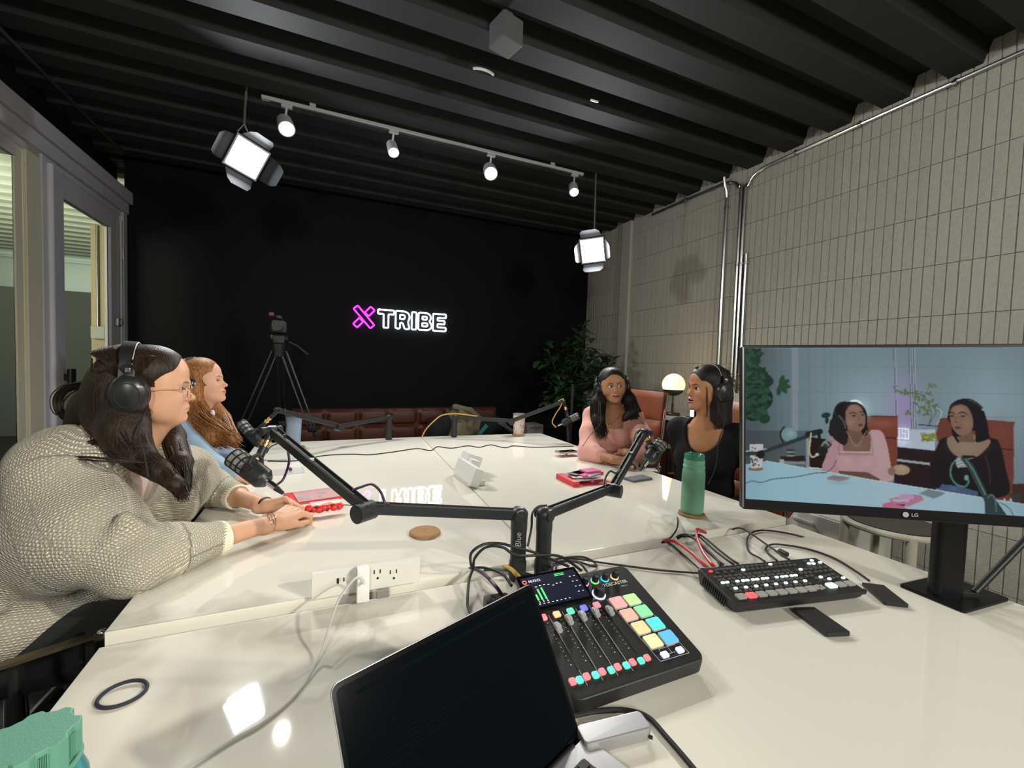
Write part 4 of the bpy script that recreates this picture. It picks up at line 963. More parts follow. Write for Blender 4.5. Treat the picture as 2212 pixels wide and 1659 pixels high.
# ------------------------------------------------------------------ audio mixer
def plane_frame(x, y, z, A, sl):
    A, sl = math.radians(A), math.radians(sl)
    X = Vector((math.cos(A), math.sin(A), 0)); Y = Vector((-math.sin(A)*math.cos(sl), math.cos(A)*math.cos(sl), math.sin(sl))); Z = X.cross(Y)
    M = Matrix((X, Y, Z)).transposed().to_4x4(); M.translation = Vector((x, y, z)); return M
def emat(name, c, e): return mat(name, c, .35, emis=c, estr=e)
def wedge(M, x0, x1, y0, y1, zb, r, m, name, parent, skirt=.6):
    """body between a sloping top plane (frame M) and the table at height zb, with rounded corners in plan"""
    pts = [(a+(x0+x1)/2, b+(y0+y1)/2) for a, b in rrect(x1-x0, y1-y0, r, 6)]; n = len(pts); R = []
    def ring(inset, dz=None, zabs=None):
        o = []
        for a, b in pts:
            cx_, cy_ = (x0+x1)/2, (y0+y1)/2; k = 1-inset/((x1-x0)/2); k2 = 1-inset/((y1-y0)/2)
            v = M @ Vector((cx_+(a-cx_)*k, cy_+(b-cy_)*k2, dz if dz is not None else 0))
            if zabs is not None: v.z = zabs
            o.append(tuple(v))
        return o
    rings = [ring(.012, zabs=zb), ring(.004, zabs=zb+.008), ring(0, dz=-.008), ring(.0015, dz=-.0025), ring(.005, dz=0)]
    vs = [v for q in rings for v in q]; k = len(rings); fs = [tuple(reversed(range(n))), tuple(range((k-1)*n, k*n))]
    for j in range(k-1):
        for i in range(n): fs.append((j*n+i, j*n+(i+1) % n, (j+1)*n+(i+1) % n, (j+1)*n+i))
    return MB().add(vs, fs).build(name, m, parent)
MX = plane_frame(.42, .60, .76, .4, 16)
mx = thing('audio_mixer', (.55, .72, ZN), 'black podcast mixing console with lit coloured buttons and a touchscreen', 'audio mixer')
m_face = mat('mixer_face', (.018, .018, .019), .42, bump=(700, .15))
wedge(MX, -.028, .276, -.008, .262, ZN+.002, .018, m_face, 'body', mx)
def on_top(mb, M): mb.v = [tuple(M @ Vector(v)) for v in mb.v]; return mb
def part_on(M, nm, m, parent, f, smooth=True): b = MB(); f(b); return on_top(b, M).build(nm, m, parent, smooth)
m_line = mat('white_print', (.55, .55, .55), .5)
def lines(b, segs, w=.0006, z=.0006):
    for (xa, ya), (xb, yb) in segs:
        d = Vector((xb-xa, yb-ya, 0)); b.box(((xa+xb)/2, (ya+yb)/2, z), (d.length, w, .0004), Matrix.Rotation(math.atan2(d.y, d.x), 3, 'Z'))
part_on(MX, 'printed_lines', m_line, mx, lambda b: lines(b, [((x, .012), (x+.002, .168)) for x in (.009, .042, .075, .109)]+[((.160, .172), (.236, .172)), ((.236, .172), (.247, .012)), ((.247, .012), (.175, .013)), ((.175, .013), (.160, .172)), ((.122, .181), (.140, .181)), ((.190, .036), (.190, .031)), ((.190, .036), (.232, .036)), ((.232, .036), (.232, .041)), ((.205, .022), (.220, .022)), ((.212, .036), (.212, .022))], .0007))
cols = [(.9, .22, .25), (.88, .50, .28), (.12, .85, .45), (.16, .18, .95), (.9, .22, .32)]
for i, x in enumerate((-.003, .029, .062, .095, .128)):
    e = emat('button_light_%d' % i, cols[i], .75)
    part_on(MX, 'channel_button', e, mx, lambda b: b.rbox((x, .164, .0015), (.0155, .0140, .004), .003, bev=.0006))
    part_on(MX, 'solo_button', emat('button_green', (.10, .85, .50), .8), mx, lambda b: b.rbox((x+.003+i*.0015, .0245, .0015), (.0125, .0125, .004), .003, bev=.0006))
    part_on(MX, 'mute_button', emat('button_red', (.90, .18, .20), .8), mx, lambda b: b.rbox((x+.019+i*.0015, .0265, .0015), (.0125, .0125, .004), .003, bev=.0006))
    fy = (.126, .137, .138, .139, .135)[i]
    part_on(MX, 'fader_slot', m_slot, mx, lambda b: b.box((x+.012, .098, .0004), (.0022, .112, .0008)))
    part_on(MX, 'fader_marks', m_line, mx, lambda b: [b.box((x+.003+k*.0000, .150-k*.0095, .0005), (.0028 if k in (0, 10) else .0022, .0014 if k in (0, 3, 10) else .0007, .0004)) for k in range(11)])
    fk = part_on(MX, 'fader_knob', mat('fader_clear_grey', (.33, .33, .33), .2, coat=.5), mx, lambda b: b.rbox((x+.012, fy, .0115), (.0125, .0240, .007), .004, bev=.0018).rbox((x+.012, fy, .0165), (.0120, .0100, .003), .003, bev=.0008))
    part_on(MX, 'stem', m_blk, fk, lambda b: b.box((x+.012, fy, .005), (.008, .012, .010), bev=.001))
# extra column hidden partly by the laptop
part_on(MX, 'mute_button', emat('button_red', (.90, .18, .20), .8), mx, lambda b: b.rbox((-.014, .0255, .0015), (.0125, .0125, .004), .003, bev=.0006))
pc = [[(.90, .36, .34), (.45, .80, .32)], [(.90, .40, .33), (.22, .75, .35)], [(.88, .58, .33), (.10, .80, .68)], [(.70, .74, .38), (.12, .45, .92)]]
for r_ in range(4):
    for c_ in range(2):
        cx_, cy_ = [(.179, .157), (.217, .156), (.182, .122), (.221, .122), (.186, .087), (.225, .087), (.190, .053), (.229, .052)][r_*2+c_]
        part_on(MX, 'sound_pad', emat('pad_light_%d%d' % (r_, c_), pc[r_][c_], .38), mx, lambda b: b.rbox((cx_, cy_, .0022), (.0335, .0285, .005), .004, bev=.0008))
        part_on(MX, 'pad_rim', mat('pad_rubber_rim', (.45, .44, .42), .4), mx, lambda b: b.rbox((cx_, cy_, .001), (.0350, .0300, .005), .0045, bev=.0008))
for x in (.193, .232): part_on(MX, 'bank_button', emat('button_lilac', (.60, .58, .95), .8), mx, lambda b: b.rbox((x, .022, .0015), (.0165, .0125, .004), .003, bev=.0006))
kc = [(.95, .25, .85), (.2, .9, .25), (.05, .55, .95), (.95, .55, .30)]
def knob(x, y, r, h, c, nm, k):
    kb = part_on(MX, nm, m_blk, mx, lambda b: b.lathe([(r*1.0, .002), (r*1.02, h*.35), (r*.92, h*.9), (r*.82, h), (0.0001, h*.97)], 28, Matrix.Translation((x, y, 0)), caps=False))
    part_on(MX, 'light_ring', emat('ring_light_%d' % k, c, 1.1), kb, lambda b: b.lathe([(r*1.02, .0), (r*1.24, .0), (r*1.24, .0022), (r*1.02, .0022)], 28, Matrix.Translation((x, y, 0)), caps=False))
for k, x in enumerate((.137, .165, .193, .221)): knob(x, .228, .0078, .017, kc[k], 'gain_knob', k)
knob(.151, .190, .0125, .021, (.62, .72, .98), 'main_knob', 4)
vs, fs = text_mesh('RØDECASTER', .0125, 0, bold=True); MB().add(vs, fs, MX @ Matrix.Translation((.205, .2095, .0007))).build('lettering', m_line, mx, smooth=False)
vs, fs = text_mesh('PRO II', .006, 0); MB().add(vs, fs, MX @ Matrix.Translation((.228, .198, .0007))).build('lettering', m_line, mx, smooth=False)
# touchscreen, slightly raised
MS = MX @ Matrix.Translation((.052, .222, .011)) @ Matrix.Rotation(math.radians(5), 4, 'X')
sc_ = part_on(MS, 'touchscreen', mat('black_gloss', (.003, .003, .004), .12, spec=.3), mx, lambda b: b.rbox((0, 0, -.004), (.152, .092, .012), .005, bev=.001))
part_on(MS, 'display', emat('screen_navy', (.004, .005, .016), .6), sc_, lambda b: b.box((-.0, 0, .0023), (.138, .076, .0003)))
def disp(b, items):
    for x, y, w_, h_ in items: b.box((x, y, .0027), (w_, h_, .0003))
part_on(MS, 'level_meters', emat('screen_green', (.08, .75, .15), 1.0), sc_, lambda b: disp(b, [(-.060, -.017, .004, .013), (-.050, -.016, .004, .015), (-.041, -.010, .004, .028), (-.031, -.009, .004, .030), (.027, .033, .024, .0018), (.027, .029, .024, .0018)]))
part_on(MS, 'screen_marks', emat('screen_white', (.75, .8, .85), .8), sc_, lambda b: disp(b, [(-.062+k*.0103, y, .0045, .0014) for k, y in enumerate((.008, .008, .010, .0115, .0115, .010, .006, .009, .0095))]+[(-.062+k*.0103, -.033, .004, .0012) for k in range(9)]+[(.050+.011*i, .020-j*.014, .004, .0012) for i in range(2) for j in range(4)]))
vs, fs = text_mesh('00:33:22', .0085, 0); MB().add(vs, fs, MS @ Matrix.Translation((-.038, .026, .0028))).build('timer_digits', emat('screen_white', (.75, .8, .85), .8), sc_, smooth=False)
for k, tx in enumerate(('1', '2', '3', '4')):
    vs, fs = text_mesh(tx, .007, 0); MB().add(vs, fs, MS @ Matrix.Translation((-.060+k*.0098, -.028, .0028))).build('channel_digit', emat('screen_white', (.75, .8, .85), .8), sc_, smooth=False)
MB().tube([tuple(MS @ Vector((-.0625+.0042*math.cos(a), .026+.0042*math.sin(a), .0028))) for a in np.linspace(0, 2*PI, 20, endpoint=False)], .0012, 6, closed=True).build('record_icon', emat('screen_red', (.85, .12, .12), .8), sc_)
# grey RODE adapter left of the mixer
p = atz(1078, 1300, .765); M = frame((p[0], p[1], ZN+.022), (1, -.12, 0))
t = thing('audio_adapter', (p[0], p[1], ZN), 'small dark grey audio adapter box between laptop and mixer', 'adapter')
on_top(MB().rbox((0, 0, 0), (.062, .075, .044), .010, bev=.003), M).build('housing', mat('adapter_grey', (.10, .10, .095), .5), t)
vs, fs = text_mesh('RØDE', .014, 0, bold=True); MB().add(vs, fs, M @ Matrix.Translation((.006, .012, .0223))).build('lettering', m_line, t, smooth=False)
# cables at the back of the mixer
def px(pts): return [tuple(atz(u, v, z)) for u, v, z in pts]
a = ZN+.006
cable('cable', [tuple(atz(985, 1243, ZN-.02))]+px([(1000, 1236, a), (1020, 1228, ZN+.02), (1045, 1240, ZN+.05), (1072, 1268, ZN+.055), (1083, 1284, ZN+.040)]), .0045, m_purple, 'purple cable from the table joint into the small grey adapter', 'cable')
cable('cable', px([(1105, 1265, ZN+.045), (1085, 1240, ZN+.05), (1050, 1227, ZN+.04), (1024, 1226, ZN+.02), (1018, 1222, ZN+.06), (1018, 1195, ZN+.12), (1045, 1176, ZN+.14), (1080, 1174, ZN+.13), (1105, 1180, ZN+.11)])+[(.535, 1.02, ZN+.09), (.60, .96, ZN+.07)], .0036, m_rub, 'black cable looping high left of the boom poles and down to the mixer', 'cable')
cable('cable', px([(1030, 1345, a), (1012, 1315, a), (1010, 1290, ZN+.015), (1014, 1250, ZN+.03), (1022, 1228, ZN+.04), (1026, 1205, ZN+.09), (1050, 1182, ZN+.12), (1085, 1182, ZN+.12), (1120, 1200, ZN+.10)])+[(.58, .99, ZN+.09), (.62, .93, ZN+.07)], .0036, m_rub, 'second black cable looping left of the boom poles, running down behind the laptop', 'cable')
cable('cable', px([(1088, 1222, ZN+.01), (1102, 1228, ZN+.055), (1115, 1240, ZN+.07), (1125, 1250, ZN+.065)]), .0055, m_yel, 'short yellow cable entering the back of the mixer', 'cable')
cable('cable', px([(1040, 1232, a), (1062, 1230, ZN+.02), (1095, 1232, ZN+.02), (1140, 1240, ZN+.03), (1160, 1248, ZN+.05)]), .0042, m_green, 'dark green cable behind the pole of the left near boom arm', 'cable')
cable('cable', px([(1515, 1238, ZN+.02), (1480, 1236, a), (1420, 1231, a), (1340, 1221, a), (1290, 1214, a), (1255, 1208, ZN+.012), (1218, 1206, a), (1196, 1212, ZN+.01), (1190, 1235, ZN+.05)]), .0030, m_rub, 'thin black cable running from the video switcher to the right boom pole', 'cable')
cable('cable', px([(1200, 1236, ZN+.06), (1206, 1218, ZN+.05), (1240, 1212, ZN+.03), (1285, 1224, a), (1283, 1214, a), (1262, 1204, ZN+.02), (1235, 1203, ZN+.03), (1200, 1208, ZN+.02)]), .0030, m_rub, 'black cable coiled right of the boom poles behind the mixer knobs', 'cable')
cable('cable', px([(1193, 1240, ZN+.05), (1195, 1222, ZN+.06), (1212, 1212, ZN+.05), (1250, 1216, ZN+.04), (1272, 1240, ZN+.05)]), .0030, m_rub, 'black cable arching from the right boom pole to the back of the mixer', 'cable')
cable('cable', px([(1140, 1180, ZN+.16), (1148, 1140, ZN+.20), (1150, 1110, ZN+.24), (1162, 1095, ZN+.25), (1180, 1092, ZN+.24)]), .0030, m_rub, 'black cable rising between the two near boom poles', 'cable')

# ------------------------------------------------------------------ video switcher
MV = plane_frame(.93, .72, .752, -9.9, 9.2)
sw = thing('video_switcher', (1.12, .76, ZN), 'black video switcher panel with rows of glowing white keys and one red button', 'video switcher')
wedge(MV, .0, .408, .0, .150, ZN+.002, .008, m_face, 'body', sw)
part_on(MV, 'front_lip', m_face, sw, lambda b: b.rbox((.204, .001, -.006), (.412, .010, .012), .004, bev=.002))
vl = MB()
for k in range(12): vl.box((-.0015, .035+k*.0075, -.020), (.003, .003, .022))
on_top(vl, MV).build('vent_slots', m_slot, sw)
m_key = mat('switcher_key', (.085, .085, .082), .3); m_klit = emat('key_white_light', (.72, .95, .92), 1.1); m_kred = emat('key_red_light', (1.0, .04, .06), 1.4)
kproto = {}
def key(x, y, kind='off'):
    m = {'off': m_key, 'on': m_klit, 'red': m_kred}[kind]
    if kind not in kproto:
        kproto[kind] = (on_top(MB().rbox((0, 0, .0012), (.0112, .0062, .0035), .0022, seg=3, bev=.0006), MV).build('key', m, sw), 0)
        o = kproto[kind][0]; o.modifiers.clear(); first = True
    else:
        o = kproto[kind][0].copy(); COL.objects.link(o)
    o.location = MV.to_3x3() @ Vector((x, y, 0)); return o
keys = []
def pair_row(y, x0, n, step, lit=(), gap=.0135):
    for i in range(n):
        for j in range(2): keys.append((x0+i*step+j*gap, y, 'on' if (i, j) in lit else 'off'))
S_ = .0316
keys.append((.026, .127, 'red'))
for i in range(3): keys += [(.045+i*.023, .131, 'off'), (.057+i*.023, .131, 'off')][:2]
for i in range(3): keys += [(.040+i*.024, .119, 'off')]
for i in range(12): keys.append((.118+i*.0158, .133, 'on' if i == 7 else 'off'))
for i in range(12): keys.append((.126+i*.0158, .121, 'on' if i == 0 else 'off'))
pair_row(.102, .022, 8, S_)
pair_row(.091, .024, 8, S_)
pair_row(.079, .026, 8, S_, [(0, 0), (0, 1), (1, 1), (2, 0), (2, 1), (3, 0), (3, 1), (4, 0), (4, 1), (5, 1), (6, 0), (6, 1), (7, 0), (7, 1)])
pair_row(.066, .030, 8, S_)
for i in range(8): keys += [(.031+i*S_, .054, 'off'), (.0445+i*S_, .054, 'on')]
pair_row(.043, .034, 8, S_)
for i, (x, y, k_) in enumerate([(.352, .135, 'off'), (.375, .133, 'red'), (.392, .121, 'on'), (.352, .121, 'on'), (.366, .119, 'on'), (.284, .099, 'off'), (.300, .100, 'on'), (.316, .099, 'off'), (.332, .098, 'off'), (.350, .099, 'off'), (.368, .099, 'off'), (.386, .099, 'off'), (.284, .085, 'off'), (.300, .085, 'off'), (.316, .085, 'off'), (.336, .085, 'off'), (.352, .085, 'off'), (.370, .085, 'off'), (.388, .085, 'off'), (.290, .071, 'off'), (.306, .071, 'off'), (.310, .060, 'off'), (.328, .062, 'on'), (.344, .064, 'off'), (.360, .066, 'off'), (.376, .068, 'off'), (.328, .050, 'off'), (.346, .052, 'on'), (.362, .054, 'off'), (.378, .056, 'off'), (.392, .050, 'on')]): keys.append((x, y, k_))
for x, y, k_ in keys[:98]: key(x, y, k_)
rest = MB()
for x, y, k_ in keys[98:]: rest.rbox((x, y, .0012), (.0112, .0062, .0035), .0022, seg=2)
if len(keys) > 98:
    on_off = [q for q in keys[98:] if q[2] == 'off']; on_on = [q for q in keys[98:] if q[2] != 'off']
    for lst, m, nm in ((on_off, m_key, 'small_keys'), (on_on, m_klit, 'lit_keys')):
        b = MB()
        for x, y, _ in lst: b.rbox((x, y, .0012), (.0112, .0062, .0035), .0022, seg=2)
        if lst: on_top(b, MV).build(nm, m, sw)['kind'] = 'stuff'
m_bk = mat('big_key_grey', (.34, .34, .31), .3)
for i in range(8):
    part_on(MV, 'input_button', emat('button_live_red', (1.0, .10, .12), 1.0) if i == 1 else m_bk, sw, lambda b: b.rbox((.034+i*.031, .0235, .0018), (.0275, .0185, .005), .0045, bev=.001))
for i in range(3):
    part_on(MV, 'transition_button', emat('button_cool_white', (.75, .95, .98), 1.0) if i == 0 else m_bk, sw, lambda b: b.rbox((.323+i*.0315, .0265, .0018), (.0275, .0185, .005), .0045, bev=.001))
for i in range(6):
    part_on(MV, 'menu_key', m_bk, sw, lambda b: b.rbox((.272+(i % 3)*.0095, .029-(i//3)*.009+.002*(i % 2), .0014), (.0085, .0075, .0035), .0025, seg=3, bev=.0006))
vs, fs = text_mesh('ATEM Mini Extreme', .0055, 0); MB().add(vs, fs, MV @ Matrix.Translation((.040, .1435, .0006))).build('lettering', m_line, sw, smooth=False)
# cables of the switcher
m_redc = mat('red_cable', (.42, .02, .03), .4)
def plugs(u, v): return atz(u, v, .775)
cable('cable', px([(1432, 1174, ZN-.01), (1440, 1167, ZN+.02), (1462, 1172, ZN+.035), (1492, 1193, ZN+.05), (1512, 1212, ZN+.05), (1528, 1226, ZN+.045)]), .0052, m_redc, 'thick red cable, the left one plugged into the switcher', 'cable', None)
cable('cable', px([(1532, 1155, ZN-.01), (1515, 1146, ZN+.03), (1504, 1145, ZN+.045), (1508, 1168, ZN+.05), (1520, 1195, ZN+.05), (1536, 1217, ZN+.05), (1544, 1225, ZN+.045)]), .0052, m_redc, 'thick red cable bent in a sharp loop behind the switcher', 'cable', None)
for k, (pt, lb) in enumerate([
    ([(1455, 1166, ZN-.01), (1470, 1156, ZN+.03), (1490, 1157, ZN+.035), (1518, 1180, ZN+.04), (1545, 1205, ZN+.05), (1556, 1222, ZN+.045)], 'black cable beside the red cables, first of the bundle'),
    ([(1458, 1168, ZN-.01), (1476, 1158, ZN+.03), (1500, 1164, ZN+.035), (1530, 1193, ZN+.04), (1553, 1213, ZN+.05), (1564, 1221, ZN+.045)], 'black cable in the middle of the bundle into the switcher'),
    ([(1495, 1158, ZN-.01), (1508, 1155, ZN+.03), (1520, 1160, ZN+.035), (1556, 1190, ZN+.04), (1582, 1210, ZN+.05), (1596, 1219, ZN+.045)], 'black cable on the right side of the switcher bundle'),
    ([(1490, 1158, ZN-.01), (1503, 1157, ZN+.03), (1514, 1162, ZN+.035), (1545, 1190, ZN+.04), (1574, 1212, ZN+.05), (1586, 1220, ZN+.045)], 'black cable second from the right in the switcher bundle')]):
    cable('cable', px(pt), .0036, m_rub, lb, 'cable', None)
cable('cable', px([(1463, 1118, ZT+.004), (1464, 1128, ZT+.01), (1462, 1142, ZT+.02), (1450, 1160, ZN+.02), (1430, 1172, ZN+.005), (1445, 1172, a), (1475, 1197, a), (1512, 1230, ZN+.02)]), .0028, m_rub, 'thin black cable dropping over the far table edge to the switcher corner', 'cable')
cable('cable', px([(1578, 1147, ZN-.01), (1590, 1141, ZN+.02), (1608, 1144, ZN+.03), (1650, 1172, ZN+.025), (1690, 1200, ZN+.03), (1705, 1209, ZN+.035)]), .0032, m_rub, 'black cable running straight to the back right of the switcher', 'cable')
cable('cable', px([(1652, 1213, ZN+.035), (1640, 1205, ZN+.02), (1617, 1190, a), (1614, 1165, a), (1628, 1149, a), (1660, 1146, a), (1720, 1156, a), (1760, 1170, ZN-.02)]), .0032, m_rub, 'black cable curving off the right edge of the near table', 'cable')
cable('cable', px([(1678, 1211, ZN+.035), (1656, 1192, a), (1658, 1180, a), (1680, 1176, a), (1740, 1185, a), (1800, 1205, a), (1850, 1235, a), (1877, 1254, ZN+.01)]), .0034, m_rub, 'black cable looping from the switcher to the far black drive', 'cable')
q0, q1 = atz(1684, 1190, ZN+.012), atz(1700, 1198, ZN+.012)
tag(MB().cyl(q0, q1, .0085, seg=20).build('ferrite_bead', m_rub), 'black ferrite bead on the cable behind the switcher', 'ferrite bead')
# drives
def slab(name, pts, z, th, m, label, cat, r=.004, bev=.002):
    P = [atz(u, v, z) for u, v in pts]; c = sum(P)/4; x = (P[1]-P[0]+P[2]-P[3])/2; y = (P[3]-P[0]+P[2]-P[1])/2
    M = frame((c[0], c[1], z-th/2), y); t = thing(name, (c[0], c[1], z-th), label, cat)
    on_top(MB().rbox((0, 0, 0), (np.linalg.norm(y), np.linalg.norm(x), th), r, bev=bev), M).build('case', m, t); return t, M
slab('portable_drive', [(1713, 1313), (1757, 1309), (1834, 1362), (1790, 1370)], ZN+.013, .011, m_face, 'slim black portable drive lying in front of the switcher', 'drive')
slab('portable_drive', [(1862, 1258), (1908, 1262), (1963, 1305), (1912, 1300)], ZN+.012, .010, m_face, 'slim black portable drive plugged in, right of the switcher', 'drive')
# silver hub and its thick cable in front
t, M = slab('usb_hub', [(1238, 1556), (1388, 1541), (1416, 1580), (1262, 1598)], ZN+.024, .022, mat('space_grey_alu', (.42, .42, .43), .35, metal=.6), 'silver aluminium hub beside the laptop hinge', 'hub', .008, .003)
q = atz(1410, 1594, ZN+.010); MB().cyl(q, (q[0]-.004, q[1]+.004, q[2]), .0028, seg=12).build('port', m_slot, t)
cable('cable', px([(1215, 1552, ZN+.01), (1245, 1545, ZN+.008), (1290, 1536, ZN+.006), (1350, 1534, ZN+.005), (1400, 1550, a), (1440, 1592, a), (1490, 1650, a), (1530, 1700, a)]), .0042, m_rub, 'thick black cable passing behind the silver hub to the bottom edge', 'cable')

# ------------------------------------------------------------------ laptop
hp = np.array([.383, .5537, .7265]); th_, tl_ = math.radians(202.3), math.radians(29.1)
a_ = Vector((math.cos(th_), math.sin(th_), 0)); n_ = Vector((-a_.y, a_.x, 0)); up_ = Vector((0, 0, 1))*math.cos(tl_)-n_*math.sin(tl_)
lp = thing('laptop', (hp[0], hp[1], ZN), 'open grey laptop with a dark screen showing faint code', 'laptop')
Wl, Hl, Dl = .3557, .243, .248
mid = Vector(hp)+a_*Wl/2
m_sg = mat('space_grey_alu'); fr_ = Matrix((-a_, up_, (-a_).cross(up_))).transposed().to_4x4(); fr_.translation = mid+up_*Hl/2   # x right, y up the lid, z toward the viewer
lid_ = on_top(MB().rbox((0, 0, -.002), (Wl, Hl, .004), .012, bev=.001), fr_).build('lid', m_sg, lp)
on_top(MB().rbox((0, 0, .0004), (Wl-.002, Hl-.002, .0012), .011), fr_).build('bezel', mat('black_gloss'), lid_)
dsp = on_top(MB().rbox((0, .003, .0012), (Wl-.012, Hl-.020, .0004), .006), fr_).build('display', mat('laptop_display', (.001, .0015, .002), .12, emis=(.0008, .0016, .0022), estr=1, spec=.12), lid_, smooth=False)
tx = MB(); rr = random.Random(2)
for k in range(34):
    y = .085-k*.0052; x = -.150+rr.choice([0, .008, .016, .05])
    for _ in range(rr.randint(1, 5)):
        L = rr.uniform(.006, .03); tx.box((x+L/2, y, .0016), (L, .0010, .0002)); x += L+.004
        if x > .10: break
tx.box((0.0, .101, .0016), (.30, .004, .0002))
on_top(tx, fr_).build('code_lines', mat('faint_screen_text', (.001, .002, .002), .9, emis=(.0025, .0060, .0070), estr=1, spec=.0), lid_, smooth=False)
on_top(MB().box((-.148, -.035, .0016), (.005, .006, .0002)), fr_).build('screen_icon', mat('screen_blue', (.02, .03, .1), .5, emis=(.01, .02, .12), estr=1), lid_, smooth=False)
fb = Matrix((-a_, -n_, Vector((0, 0, 1)))).transposed().to_4x4(); fb.translation = mid+n_*(Dl/2+.004)+Vector((0, 0, .006))
base_ = on_top(MB().rbox((0, 0, 0), (Wl, Dl, .013), .014, bev=.002), fb).build('base', m_sg, lp)
on_top(MB().cyl((-Wl*.42, Dl/2+.002, .004), (Wl*.42, Dl/2+.002, .004), .005, seg=14), fb).build('hinge', m_blk, lp)
on_top(MB().rbox((0, .045, .0066), (.285, .115, .0006), .006), fb).build('keyboard_well', m_slot, base_)
kk = 0
for r_ in range(6):
    for c_ in range(14):
        o = on_top(MB().rbox((-.1325+c_*.0204, .0945-r_*.0195, .0078), (.0172, .0160 if r_ else .012, .0020), .002, seg=2), fb).build('key', mat('laptop_key', (.012, .012, .013), .5), base_, smooth=False); kk += 1
on_top(MB().rbox((0, -.068, .0067), (.16, .095, .0004), .006), fb).build('trackpad', mat('trackpad_grey', (.36, .36, .37), .3, metal=.5), base_)

# ------------------------------------------------------------------ monitor
tlp, blp = np.array([.838, .668, 1.383]), np.array([.842, .652, 1.021])
o_m = Vector(atd(1603, 1101, .944)); xr = Vector(atd(2212, 1143, .843))-o_m; tl3 = Vector(atd(1603, 746, .944))
rv = lambda u, v: Vector(ray(u, v).tolist())
nt_, nb_, nl_ = rv(1603, 745).cross(rv(2212, 742)), rv(1603, 1100).cross(rv(2212, 1141)), rv(1603, 745).cross(rv(1603, 1100))
xm = nt_.cross(nb_).normalized(); xm = xm if xm.dot(xr) > 0 else -xm; um = nl_.cross(xm).normalized(); um = um if um.z > 0 else -um; zm = xm.cross(um)
HM = .362; ra_, rb_ = rv(1603, 745), rv(1603, 1100)                       # place the left edge so that its height is right
kb = HM/((ra_*(um.cross(rb_).length/um.cross(ra_).length)-rb_).length); o_m = Vector(CAM.tolist())+rb_*kb; WM = .622
FM = Matrix((xm, um, zm)).transposed().to_4x4(); FM.translation = o_m+xm*WM/2+um*HM/2
m_mon = mat('monitor_black', (.004, .004, .005), .4, spec=.25)
mn = thing('monitor', (1.50, .56, ZN), 'wide black desktop monitor showing the two women opposite on its screen', 'monitor')
on_top(MB().rbox((0, 0, -.012), (WM, HM, .022), .006, bev=.003), FM).build('housing', m_mon, mn)
on_top(MB().rbox((0, 0, -.045), (WM*.6, HM*.6, .05), .03, bev=.012), FM).build('rear_shell', m_mon, mn)
on_top(MB().box((-WM/2+.002, 0, .0), (.003, HM-.01, .003)), FM).build('edge_trim', mat('grey_edge', (.18, .18, .19), .3, metal=.5), mn)
